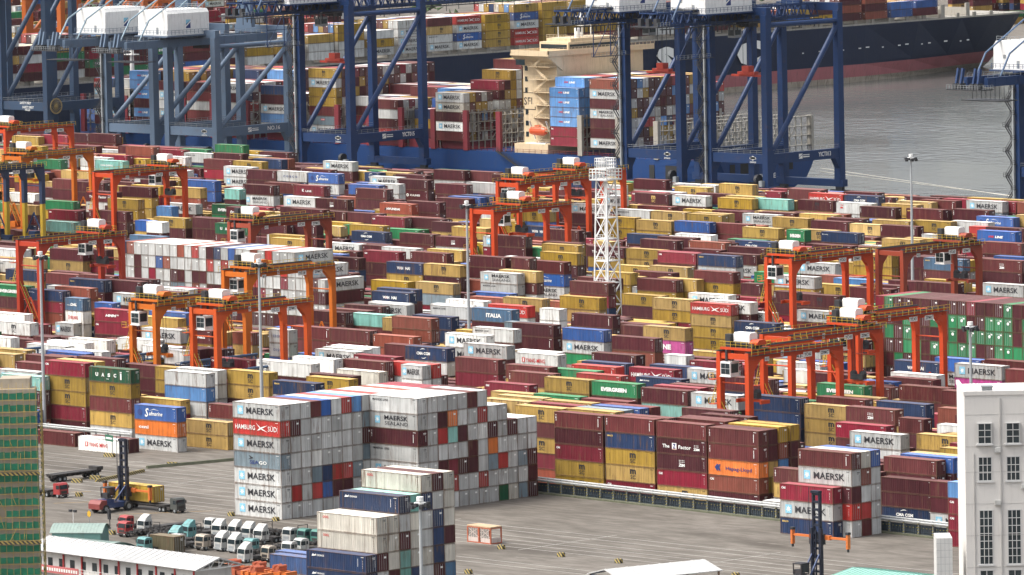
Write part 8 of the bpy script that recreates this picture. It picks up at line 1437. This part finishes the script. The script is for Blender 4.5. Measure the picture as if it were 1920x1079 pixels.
for k in range(1,4): b.box(-.9+.6*k,-.87+.6*k,-.014,0,0,21.8)
b.build('tile_joints', GREY, ann)
tr = thing('flat_roof_shed', 'shed with pale teal metal roof at the bottom beside the white factory building', 'shed', (150,-9,0))
b = MB(); b.box(-7,7,-5,5,0,3.0); b.build('wall', PLAS, tr); b = MB(); b.prism([(-5.6,3.0),(5.6,3.0),(5.6,3.2),(0,4.0),(-5.6,3.2)],'x',-7.6,7.6)
for k in range(18): b.bar((-7.5+.88*k,-5.6,3.24),(-7.5+.88*k,0,4.05),.08); b.bar((-7.5+.88*k,0,4.05),(-7.5+.88*k,5.6,3.24),.08)
b.build('roof', mat('teal_roof',(.25,.47,.40),.5,dirt=.2), tr)
NET = mat('green_net', (.010,.150,.080), .8, var=.6, scale=.9, dirt=.5); BAM = mat('bamboo', (.44,.30,.07), .6, var=.3); RAW = mat('raw_concrete', (.36,.31,.24), .9, var=.25, dirt=.3)
sc = thing('scaffolded_building', 'unfinished building wrapped in bamboo scaffold and green netting at the left edge', 'building', (53.2,-102.9,0), rad(45))
b = MB(); b.box(-16,0,0,4,0,35.6); b.box(-5.6,-.9,1,6,35.6,37.2); b.build('wall', RAW, sc)
for k in range(19):
    b = MB(); z = .3+1.87*k
    for m in range(15):
        x = -15.6+1.06*m
        if R_.random() < .965: b.add([(x,-.72+R_.uniform(-.04,.04),z+R_.uniform(0,.12)),(x+1.05,-.72+R_.uniform(-.04,.04),z+R_.uniform(0,.12)),(x+1.05,-.70,z+1.12+R_.uniform(-.15,.1)),(x,-.70,z+1.12+R_.uniform(-.15,.1))],[(0,1,2,3)])
    for m in range(2): y = 2*m; b.add([(.72,y,z),(.72,y+1.9,z),(.70,y+1.9,z+1.1),(.70,y,z+1.1)],[(0,1,2,3)])
    b.build('net_band', NET, sc)
b = MB()
for m in range(16): x = -15.7+1.06*m; b.tube((x,-.85,0),(x+R_.uniform(-.1,.1),-.85,36.3+R_.random()*.6),.032,5)
for k in range(20): b.tube((-16,-.9,.25+1.87*k),(.6,-.9,.25+1.87*k+R_.uniform(-.06,.06)),.035,5)
for m in range(4): b.tube((.85,1.1*m,0),(.85,1.1*m,36.4),.035,5)
for k in range(38): b.tube((.9,-.9,.5+.94*k),(.9,3.6,.5+.94*k),.03,5)
for k in range(30):
    x = R_.uniform(-14,-1); z = R_.uniform(1,32); b.tube((x,-1.0,z),(x+R_.uniform(-1.2,1.2),-1.2,z+2.2),.04,5)
b.build('scaffold', BAM, sc)
for z in (22.0,11.0):
    b = MB(); b.box(-16,.5,-1.5,-.95,z,z+.18); b.box(-16,.5,-1.6,-1.5,z,z+.5); b.build('hazard_ledge', STRIPE, sc)
b = MB(); b.box(.72,.83,-1.03,-.92,0,33); b.build('hazard_pole', STRIPE, sc)
ROOFW = mat('white_roof', (.45,.45,.44), .6, var=.12, scale=.25, dirt=.22)
of = thing('site_office', 'long two storey site office with white gabled roof and red columns', 'building', (52.5,-83,0), rad(-2.5))
b = MB(); b.box(-20,21.0,-4.0,3.6,0,6.7); b.build('wall', mat('office_white',(.58,.57,.55),.7,dirt=.15), of)
b = MB(); b.prism([(-5.2,6.75),(-5.0,6.6),(0,8.1),(4.8,6.6),(5.0,6.75),(0,8.35)],'x',-21.0,22.5)
for k in range(29): x = -20.8+1.5*k; b.bar((x,-5.0,6.78),(x,0,8.38),.09); b.bar((x,0,8.38),(x,4.8,6.78),.09)
b.build('roof', ROOFW, of)
b = MB()
for k in range(5):
    y = -4+2*k; b.bar((22.2,y,6.6),(22.2,min(4,max(-4,y+1)),8.0-abs(y+1)*.3),.12)
    b.bar((22.2,y,6.6),(22.2,y,8.0-abs(y)*.3),.12)
b.bar((22.2,-4.8,6.62),(22.2,4.6,6.62),.18); b.build('gable_truss', WHITE, of)
b = MB(); b.box(-20,21,-5.0,-4.0,3.2,3.4); b.rail((-20,-5.0,3.4),(21,-5.0,3.4),1.0,1.2,.06); b.build('gallery', WHITE, of)
RC = mat('red_column', (.42,.04,.04), .6)
for k in range(8):
    b = MB(); x = -12+4.7*k; b.box(x-.12,x+.12,-4.25,-4.02,0,6.6); b.build('column', RC, of)
for k in range(14):
    for z in (1.0,4.2):
        b = MB(); x = -19+2.85*k; b.box(x,x+1.15,-4.06,-4.01,z,z+1.4); b.build('window', GLASS, of)
b = MB(); b.box(-17.5,-7.0,-5.12,-5.06,3.3,4.5); bn_ = b.build('banner', mat('faded_red_banner',(.46,.13,.13),.8), of)
b = MB()
for k in range(16): b.box(-17+.62*k,-16.6+.62*k,-5.16,-5.125,3.65,4.15)
b.build('lettering', LETTER[1], bn_)
GREENR = mat('grey_green_sheet', (.22,.29,.26), .5, dirt=.3); TEALW = mat('teal_wall', (.10,.22,.20), .6, dirt=.3)
for lab, loc, rz, L, wd, h in [('arched grey green shed beside the scaffolded building', (-4.5,-43.5,0), rad(35), 8.5, 6.5, 3.3), ('longer arched grey green shed behind the white office roof', (10,-54.5,0), rad(5), 13, 9, 2.8)]:
    s = thing('arched_shed', lab, 'shed', loc, rz, 'arched metal sheds'); b = MB(); n = 14; arc = [(-wd/2+wd*k/n, h*.72+h*.38*math.sin(math.pi*k/n)) for k in range(n+1)]
    b.prism(arc+[(p[0],p[1]-.08) for p in reversed(arc)],'x',-L/2-.4,L/2+.4)
    for k in range(int(L/.6)): 
        x = -L/2+.6*k
        for i in range(n): b.bar((x,*arc[i]),(x,*arc[i+1]),.07)
    b.build('roof', GREENR, s); b = MB(); b.prism([(-wd/2+.1,0),(wd/2-.1,0),(wd/2-.1,h*.7)]+[(p[0]*.97,p[1]-.1) for p in reversed(arc)]+[(-wd/2+.1,h*.7)],'x',-L/2,L/2); b.build('wall', TEALW, s)
cn = thing('canopy', 'white metal canopy on posts at the bottom right of centre', 'canopy', (122.6,-34.0,0), rad(76))
b = MB(); b.prism([(-5.2,4.3),(0,5.5),(5.2,4.3),(5.2,4.42),(0,5.65),(-5.2,4.42)],'x',-9.5,9.5)
for k in range(10): b.bar((-9.2+2.04*k,-5.2,4.45),(-9.2+2.04*k,0,5.68),.06); b.bar((-9.2+2.04*k,0,5.68),(-9.2+2.04*k,5.2,4.45),.06)
b.build('roof', ROOFW, cn)
for x in (-9,-3,3,9):
    for y in (-4.8,4.8): b = MB(); b.box(x-.12,x+.12,y-.12,y+.12,0,4.4); b.build('post', mat('rusty_post',(.2,.12,.07),.7), cn)
b = MB()
for x in (-9,9): b.bar((x,-4.8,4.3),(x,4.8,4.3),.14); b.bar((x,-4.8,4.3),(x,0,5.4),.1); b.bar((x,0,5.4),(x,4.8,4.3),.1)
b.box(-9.0,-8.9,-2,3,2.2,4.2); b.build('truss', mat('canopy_blue',(.05,.10,.2),.6), cn)
# steel frame kiosk
cg = thing('frame_cage', 'rusty orange steel frame cage with wooden top standing alone on the apron', 'cage', (50.4,-.3,0), rad(-3)); OS = mat('orange_steel', (.42,.10,.045), .6, dirt=.4); b = MB()
for x in (-2.9,0,2.9):
    for y in (-1.2,1.2): b.box(x-.1,x+.1,y-.1,y+.1,0,2.7)
for y in (-1.2,1.2):
    for z in (.1,2.65): b.box(-2.9,2.9,y-.08,y+.08,z-.08,z+.08)
for x in (-2.9,2.9): 
    for z in (.1,2.65): b.box(x-.08,x+.08,-1.2,1.2,z-.08,z+.08)
b.build('frame', OS, cg); b = MB(); b.box(-3.0,3.0,-1.3,1.3,2.76,2.95); b.build('top', mat('weathered_wood',(.45,.32,.2),.8,var=.3,scale=2), cg)
b = MB()
for a, c in ((-2.9,-.2),(.3,2.9)):
    b.box(a+.1,c-.1,-1.24,-1.2,.2,.95); b.bar((a,-1.2,1.0),(c,-1.2,2.6),.08); b.bar((c,-1.2,1.0),(a,-1.2,2.6),.08)
    for k in range(4): x = a+.3+.6*k; b.box(x-.04,x+.04,-1.25,-1.17,.95,2.6)
b.box(2.92,2.97,-1.1,1.1,.2,1.0); b.build('panel', mat('faded_panel',(.5,.42,.38),.8,dirt=.5), cg)
# striped concrete blocks and kerbs
for i, (x, y, L, r, lab) in enumerate([(59,-4.9,1.6,0,'striped concrete block just right of the orange cage'),(74,-5.8,1.6,0,'striped concrete block midway between the cage and the canopy'),(87.4,-5.8,1.6,0,'striped concrete block left of the canopy roof'),(76.6,-30.2,1.6,0,'striped concrete block at the bottom beside the cream stack'),(114.8,-6.8,1.6,0,'striped concrete block at the bottom right of the canopy'),
        (-11.9,-1.5,1.5,0,'striped concrete block left of the grey block stack foot'),(-.2,-1.6,1.5,0,'striped concrete block at the front corner of the grey block stack'),(-56.1,1.7,1.7,0,'striped concrete block between the red tractor and the empty handler'),
        (-98.4,46.8,3.2,.1,'striped concrete base under the green road sign'),(-10.6,-31.4,3,.1,'striped concrete base under the traffic signal by the parked lorries'),(-72.4,15.6,2.6,.4,'striped concrete block near the flatbed trailer'),(-73.4,21,2.6,.4,'striped concrete block at the tail of the flatbed trailer'),(-77.5,44.0,2.6,.5,'striped block on the mossy kerb'),(-112,35,3,.3,'striped block by the yellow posts beside the scaffold')]):
    b = MB(); b.prism([(-.42,0),(.42,0),(.3,.72),(-.3,.72)],'x',-L*.38,L*.38); o = b.build('concrete_block', STRIPE, None, (x,y,0)); o.rotation_euler.z = r; tag(o, lab, 'barrier block', 'striped concrete barrier blocks')
for nm, lab, x0, y0, x1, y1, m in [('kerb_wall','mossy broken concrete kerb left of the grey block stack',-78,38,-73.5,58,MOSS),('barrier_wall','striped low barrier behind the empty handler with a red end',-70,18.3,-74.5,34,STRIPE)]:
    b = MB(); L = math.hypot(x1-x0,y1-y0); b.prism([(-.4,0),(.4,0),(.25,.55),(-.25,.55)],'x',0,L)
    o = b.build(nm, m, None, (x0,y0,0)); o.rotation_euler.z = math.atan2(y1-y0,x1-x0); tag(o, lab, 'barrier')
# vehicles
TY = BLACK; CH = mat('chassis_black', (.03,.028,.027), .7, dirt=.5, var=.5)
VP = {'white':mat('cab_white',(.43,.43,.41),.5,dirt=.85,var=.25),'teal':mat('cab_teal',(.11,.27,.27),.45,dirt=.6),'red':mat('cab_red',(.30,.03,.03),.4,dirt=.3),'green':mat('cab_green',(.05,.17,.14),.45,dirt=.4),'rust':mat('cab_rusty_white',(.36,.31,.25),.6,dirt=1.0),'grey':mat('cab_dark',(.06,.065,.06),.5,dirt=.4)}
def wheel(par, x, y, r=.52, w=.34, name='wheel'):
    b = MB(); b.tube((x-w/2,y,r),(x+w/2,y,r),r,14,0); b.tube((x-w/2-.01,y,r),(x+w/2+.01,y,r),r*.52,10,1); b.build(name, [TY, GREY], par)
def truck(label, x, y, rz, col, fairing=True, group='parked lorry tractors', flat=0):
    """faces local -y"""
    t = thing('lorry_tractor', label, 'lorry', (x,y,0), rz, group, (.87,.87,.87)); P = VP[col]
    b = MB(); b.prism([(-2.75,.75),(-.7,.75),(-.7,2.95),(-1.0,3.1),(-2.2,3.1),(-2.6,2.75),(-2.72,1.8)],'x',-1.22,1.22); c = b.build('cab', P, t)
    b = MB(); b.add([(-1.08,-2.735,1.85),(1.08,-2.735,1.85),(1.0,-2.62,2.74),(-1.0,-2.62,2.74)],[(0,1,2,3)]); b.box(-1.235,-1.225,-2.45,-1.55,1.85,2.65); b.box(1.225,1.235,-2.45,-1.55,1.85,2.65); b.box(1.225,1.235,-1.35,-.9,1.95,2.6); b.build('window', GLASS, c)
    b = MB(); b.box(-1.25,1.25,-2.86,-2.6,.45,.85); b.box(-.8,.8,-2.76,-2.72,.95,1.5); b.build('bumper', CH if col != 'white' else GREY, t)
    for s in (-1,1): b = MB(); b.box(s*.98-.16,s*.98+.16,-2.89,-2.85,.55,.75); b.build('headlight', FRAME, t)
    for s in (-1,1): b = MB(); b.box(s*1.4-.07,s*1.4+.07,-2.75,-2.55,2.0,2.6); b.bar((s*1.2,-2.6,2.6),(s*1.4,-2.65,2.5),.06); b.build('mirror', DARK, t)
    if fairing: b = MB(); b.prism([(-2.3,3.1),(-.75,3.1),(-.75,4.0),(-1.1,4.02),(-1.9,3.5)],'x',-1.05,1.05); b.build('roof_fairing', P, t)
    b = MB(); b.box(-.5,-.25,-.9,3.2,.75,1.05); b.box(.25,.5,-.9,3.2,.75,1.05); b.box(-.9,.9,1.5,2.4,1.05,1.2); b.box(.6,1.15,-.3,.7,.5,1.0); b.box(-1.1,-.6,-.4,.5,.5,1.1); b.box(-1.2,1.2,.9,2.9,1.08,1.14)
    if flat: b.box(-1.2,1.2,1.2,1.2+flat,1.2,1.45); b.box(-.5,-.3,1.2,1.2+flat,.85,1.2); b.box(.3,.5,1.2,1.2+flat,.85,1.2)
    for k in range(int(flat)): b.box(-1.22,1.22,1.3+k,1.5+k,1.1,1.3)
    b.build('chassis', CH, t)
    for s in (-1.03,1.03):
        wheel(t, s, -1.95); wheel(t, s*.95, 1.4, w=.55); wheel(t, s*.95, 2.5, w=.55)
        if flat: 
            for k in (flat-2.4,flat-1.2): wheel(t, s*.95, 1.2+k, w=.55)
    return t
TR = [(-5.7,-30.6,'red',0,0,'red lorry tractor at the front left of the parked lorries'),(-11.6,-25.0,'red',0,0,'red lorry tractor half hidden behind another red one'),(-5.5,-26.2,'white',1,8,'white lorry tractor with tall roof fairing right beside the red ones'),
 (3.2,-18.5,'white',0,0,'white flat roofed lorry tractor at the back of the parked lorries'),(9.6,-22.8,'white',1,0,'white tractor with fairing left of the back row'),(13.0,-22.0,'white',1,0,'white tractor with fairing second in the back row'),(16.6,-22.4,'white',1,0,'white tractor with fairing third in the back row'),(20.8,-23.4,'white',1,0,'white tractor with fairing and open side, right end of the back row'),
 (6.6,-26.9,'teal',1,6,'teal tractor with rounded roof at the middle of the lorries'),(10.4,-33.6,'teal',1,0,'teal roofed tractor left of the white flat roofed ones'),(14.6,-36.8,'white',0,0,'white tractor without fairing behind the olive container'),(18.4,-34.6,'rust',0,0,'grubby white tractor with flat roof beside the black rubber tracks'),
 (22.3,-33.6,'white',1,0,'white tractor with fairing, left of the front pair'),(25.9,-33.9,'white',1,0,'white tractor with fairing, right of the front pair'),(29.3,-33.5,'teal',0,0,'teal tractor with low roof right of the white front pair'),
 (24.0,-19.5,'white',0,0,'white tractor without fairing near the right back corner'),(27.3,-19.0,'green',0,5,'dark green tractor left of another green one'),(30.0,-18.4,'green',0,5,'dark green tractor beside the cream stack'),
 (38.8,-38.2,'rust',0,0,'rusty white tractor near the blue container roof'),(37.4,-32.4,'white',0,0,'white tractor with open door left of the last one'),(36.2,-28.2,'white',0,0,'white tractor tucked against the cream and navy stack'),(36.6,-41.5,'white',1,0,'white tractor with fairing lowest among the lorries'),(13.2,-43.1,'teal',0,0,'small teal lorry cab behind the white office roof')]
for x, y, c, f, fl, lab in TR: truck(lab, x, y, rad(R_.uniform(-7,7)), c, bool(f), flat=fl)
for i, (x, y, r) in enumerate([(-1.5,-24.5,.1),(1.8,-26.5,-.1),(5.5,-21,.05),(14,-28.5,1.5),(31,-29,.2),(20,-28.2,1.45),(-3.2,-29.5,.2),(3.5,-31.5,1.3),(33.2,-22.5,.1),(9.8,-17.2,1.5),(17.8,-16.6,1.55),(32.5,-34.8,.15)]):
    t = thing('trailer_chassis', ['dark skeletal trailer behind the white tractor at left','dark skeletal trailer second from the left among the lorries','dark skeletal trailer beside the white flat roofed tractor','dark skeletal trailer lying crosswise between the lorry rows','dark skeletal trailer right of the teal tractor','dark skeletal trailer crosswise behind the front pair','dark skeletal trailer beside the red tractors','dark skeletal trailer crosswise left of the teal tractor','dark skeletal trailer left of the green tractors','dark skeletal trailer crosswise along the back edge, left one','dark skeletal trailer crosswise along the back edge, right one','dark skeletal trailer right of the front teal tractor'][i], 'trailer', (x,y,0), r, 'skeletal trailers'); b = MB()
    for s in (-.5,.5): b.box(s-.12,s+.12,-5,5,.9,1.3)
    for k in range(7): b.box(-1.2,1.2,-4.8+1.55*k,-4.6+1.55*k,1.1,1.3)
    b.bar((-1.1,-4.9,1.3),(-1.1,-4.9,2.6),.1); b.bar((1.1,-4.9,1.3),(1.1,-4.9,2.6),.1); b.bar((-1.1,-4.9,2.6),(1.1,-4.9,2.6),.1); b.build('frame', CH, t)
    for s in (-.95,.95):
        for yy in (2.6,3.8): wheel(t, s, yy, w=.5)
truck('red lorry tractor facing right beside the scaffolded building', -58.8, -1.6, rad(90), 'red', False, 'working lorries', 7)
truck('dark lorry carrying the yellow container under the empty handler', -24.6, -4.0, rad(90), 'grey', False, 'working lorries', 13.5)
t = thing('flatbed_trailer', 'long dark flatbed trailer standing behind the red tractor', 'trailer', (-76.4,18.5,0)); b = MB(); b.box(-1.2,1.2,-6,6,1.3,1.5)
for s in (-.5,.5): b.box(s-.12,s+.12,-6,6,.8,1.3)
for k in range(8): b.box(-1.25,1.25,-5.8+1.6*k,-5.6+1.6*k,1.0,1.5)
b.box(-1.2,1.2,4.6,6.1,1.5,2.0); b.build('frame', CH, t)
for s in (-.95,.95):
    for yy in (-4.6,-3.4,3.4,4.6): wheel(t, s, yy, w=.5)
def solid_container(label, x, y, z, col, L='', rz=0):
    t = thing('shipping_container', label, 'container', (x,y,z), rz, None); put('body', BODY[L], t, col=col)
    for dm in DOOR: put('door', dm, t, (LEN[L],0,0), col=col)
    return t
solid_container('yellow container held by the empty handler on the dark lorry', -40.4, -5.0, 1.52, (.40,.27,.04))
solid_container('olive brown container standing between the lorries and the white office', 12.3, -42.6, 0, (.10,.085,.05), '2')
solid_container('blue container with white roof behind the orange spreaders, left one', 45.2, -44.2, 0, (.05,.10,.24)); solid_container('blue container with dusty roof behind the orange spreaders, right one', 47.6, -47.8, 0, (.05,.09,.2))
def handler(label, x, y, h, sz, body, spr):
    """empty container handler facing local +y, mast at the front"""
    t = thing('empty_handler', label, 'forklift', (x,y,0), 0, 'empty container handlers'); BL = mat('handler_blue',(.02,.045,.13),.45,dirt=.3)
    b = MB(); b.box(-1.35,1.35,-6.6,-.9,.8,1.7); b.prism([(-7.4,.75),(-5.6,.75),(-5.6,2.3),(-6.9,2.3),(-7.4,1.7)],'x',-1.5,1.5,1); b.box(-1.2,1.2,-5.6,-3.6,1.7,2.3,2); b.build('body', [BL, mat('handler_'+body, {'red':(.20,.04,.035),'orange':(.60,.17,.03)}[body],.45,dirt=.3), BL], t)
    b = MB(); b.box(-.9,.9,-4.9,-3.1,2.5,2.7); b.box(-.95,.95,-5.0,-3.0,4.3,4.45)
    for s in (-.85,.85):
        for yy in (-4.9,-3.1): b.box(s-.07,s+.07,yy-.07,yy+.07,2.7,4.3)
    b.box(-.8,.8,-4.8,-4.0,2.7,3.4); c = b.build('cab', DARK, t); b = MB(); b.box(-.8,.8,-3.06,-3.02,2.8,4.2); b.box(.86,.9,-4.7,-3.3,3.0,4.2); b.build('window', GLASS, c)
    b = MB()
    for s in (-.95,.95):
        b.box(s-.2,s+.2,-.5,.1,.3,h*.62); b.box(s*.72-.16,s*.72+.16,-.35,.2,h*.3,h)
    z = 1.2
    while z < h: b.box(-.75,.75,-.3,.05,z,z+.35); z += 1.25
    b.box(-.9,.9,-.6,.2,h-.3,h+.1); b.tube((0,-.4,.6),(0,-.4,h*.6),.14,8); b.tube((-1.3,-.5,h*.45),(-1.3,-.5,h+.6),.06,6); b.build('mast', mat('mast_navy',(.006,.010,.024),.5,dirt=.2), t)
    b = MB()
    for s in (-.8,.8): b.bar((s,-3.0,1.9),(s,-.5,h*.35),.22)
    b.build('tilt_cylinder', BL, t)
    for s in (-1.5,1.5): wheel(t, s, -.7, .85, .7); wheel(t, s*.9, -5.9, .75, .6)
    b = MB(); b.box(-1.2,1.2,.1,.6,sz-1.2,sz+.5,1); b.box(-6.0,6.0,.55,.85,sz-.25,sz+.1,0); b.box(-2.2,-1.0,.4,1.0,sz-.45,sz+.3,0); b.box(1.0,2.2,.4,1.0,sz-.45,sz+.3,0)
    for s in (-6.0,6.0): b.box(s-.2,s+.2,.35,1.0,sz-1.6,sz+.9,0); b.box(s-.3,s+.3,.3,1.0,sz+.7,sz+1.1,1); b.box(s-.12,s+.12,.5,.8,sz-2.1,sz-1.6,1)
    b.build('spreader', [mat('spreader_orange',(.58,.15,.03),.5,dirt=.3), DARK], t)
handler('blue and red empty handler lifting the yellow container at left', -34.6, -6.3, 12.6, 3.6, 'red', 1); handler('blue empty handler with raised orange spreader at the bottom right', 134.2, -8.2, 15.6, 8.2, 'orange', 1)
for i, (x, y) in enumerate([(49.5,-57.5),(55.0,-57.0),(60.5,-57.6),(52.5,-60.5),(58.5,-60.8)]):
    t = thing('spreader_frame', ['stored orange spreader frame, leftmost behind the office gable','stored orange spreader frame, middle of the back three','stored orange spreader frame, right of the back three','stored orange spreader frame, left of the front two','stored orange spreader frame, right of the front two'][i], 'spreader', (x,y,0), rad(R_.uniform(-8,8)), 'stored orange spreaders'); b = MB()
    b.box(-2.6,2.6,-.9,-.5,1.4,2.0); b.box(-2.6,2.6,.5,.9,1.4,2.0)
    for xx in (-2.6,-1.0,1.0,2.6): b.box(xx-.3,xx+.3,-1.2,1.2,1.2,2.2)
    b.build('frame', OS if i % 2 else mat('spreader_orange',(.58,.15,.03)), t); b = MB(); b.box(-.9,.9,-.8,.8,2.0,2.8); b.tube((-.5,-.9,2.9),(-.5,.9,2.9),.3,10); b.tube((.6,-.9,2.9),(.6,.9,2.9),.3,10); b.build('head_block', OS, t); b = MB()
    for s in (-2.6,2.6): b.box(s-.2,s+.2,-1.1,1.1,0,1.2)
    b.build('leg', DARK, t)
# signs, posts and the shrub
sg = thing('road_sign', 'green road sign on two posts in front of the white container with red lettering', 'sign', (-98.4,46.9,0), rad(-12)); b = MB(); b.box(-1.1,-1.0,-.05,.05,.9,3.9); b.box(1.0,1.1,-.05,.05,.9,3.9); b.build('post', GREY, sg); b = MB(); b.box(-1.5,1.5,-.1,-.04,3.0,4.2); b.build('panel', mat('sign_green',(.02,.12,.07),.5), sg); b = MB(); b.box(-1.1,1.1,-.13,-.105,3.4,3.75); b.build('lettering', LETTER[1], sg)
sg = thing('warning_sign', 'yellow warning sign on a thin post left of the parked lorries', 'sign', (-17.4,-30,0)); b = MB(); b.tube((0,0,0),(0,0,3.4),.05,6); b.build('post', GREY, sg); b = MB(); b.prism([(-.45,2.6),(0,2.3),(.45,2.6),(.45,3.2),(0,3.5),(-.45,3.2)],'y',-.08,-.05); b.build('panel', mat('sign_yellow',(.55,.33,.03),.5), sg)
sg = thing('traffic_signal', 'small dark traffic signal post on a striped base', 'signal', (-10.6,-31.3,0)); b = MB(); b.tube((0,0,.9),(0,0,4.4),.09,8); b.build('post', DARK, sg); b = MB(); b.box(-.25,.25,-.3,.1,2.6,4.3); b.build('lamp_box', DARK, sg)
sg = thing('street_lamp', 'short twin headed lamp post left of the yellow warning sign', 'lamp', (-20.5,-31,0)); b = MB(); b.tube((0,0,0),(0,0,3.2),.06,6); b.build('post', WHITE, sg); b = MB(); b.box(-1.0,-.4,-.2,.2,3.1,3.5); b.box(.2,.8,-.2,.2,3.1,3.5); b.build('lamp_head', DARK, sg)
for i, (x, y) in enumerate([(-112.6,34.4),(-110.2,36.2)]): b = MB(); b.box(-.2,.2,-.2,.2,0,3.6); o = b.build('bollard', STRIPE, None, (x,y,0)); tag(o, 'tall yellow and black post by the scaffold, %s one' % ('right' if i else 'left'), 'bollard', 'striped posts')
bush = thing('shrub', 'leafy green shrub at the corner between the scaffold and the white office', 'shrub', (19.5,-75,0)); b = MB()
for i in range(900):
    u = Vector((R_.gauss(0,1),R_.gauss(0,1),R_.gauss(0,1))).normalized()*(R_.random()**.4); c = Vector((u.x*2.6,u.y*2.6,2.2+u.z*2.0)); d = Vector((R_.gauss(0,1),R_.gauss(0,1),R_.gauss(0,.6))).normalized()*.28; e = Vector((-d.y,d.x,R_.uniform(-.2,.2))); b.add([c-d,c+e*.5,c+d,c-e*.5],[(0,1,2,3)])
b.build('foliage', mat('shrub_leaf',(.06,.12,.03),.8,var=.5,scale=1.2), bush); b = MB(); b.tube((0,0,0),(0,0,2.4),.14,6); b.tube((0,0,1),(.9,.4,2.8),.08,5); b.tube((0,0,1.2),(-.8,-.3,2.9),.08,5); b.build('stem', mat('bark',(.10,.07,.05),.9), bush)
# ------------------------------------------------------------------ haze over the harbour
hm = bpy.data.materials.new('harbour_haze'); hm.use_nodes = True; t = hm.node_tree; t.nodes.clear(); o_ = t.nodes.new('ShaderNodeOutputMaterial'); pv = t.nodes.new('ShaderNodeVolumePrincipled')
pv.inputs['Color'].default_value = (.86,.89,.93,1); pv.inputs['Density'].default_value = HAZE; pv.inputs['Anisotropy'].default_value = .2; t.links.new(pv.outputs[0], o_.inputs['Volume'])
b = MB(); b.box(-4600,2600,-1000,5100,-8,190); tag(b.build('haze', hm), 'thin pale haze lying over the whole harbour', 'haze', kind='stuff')
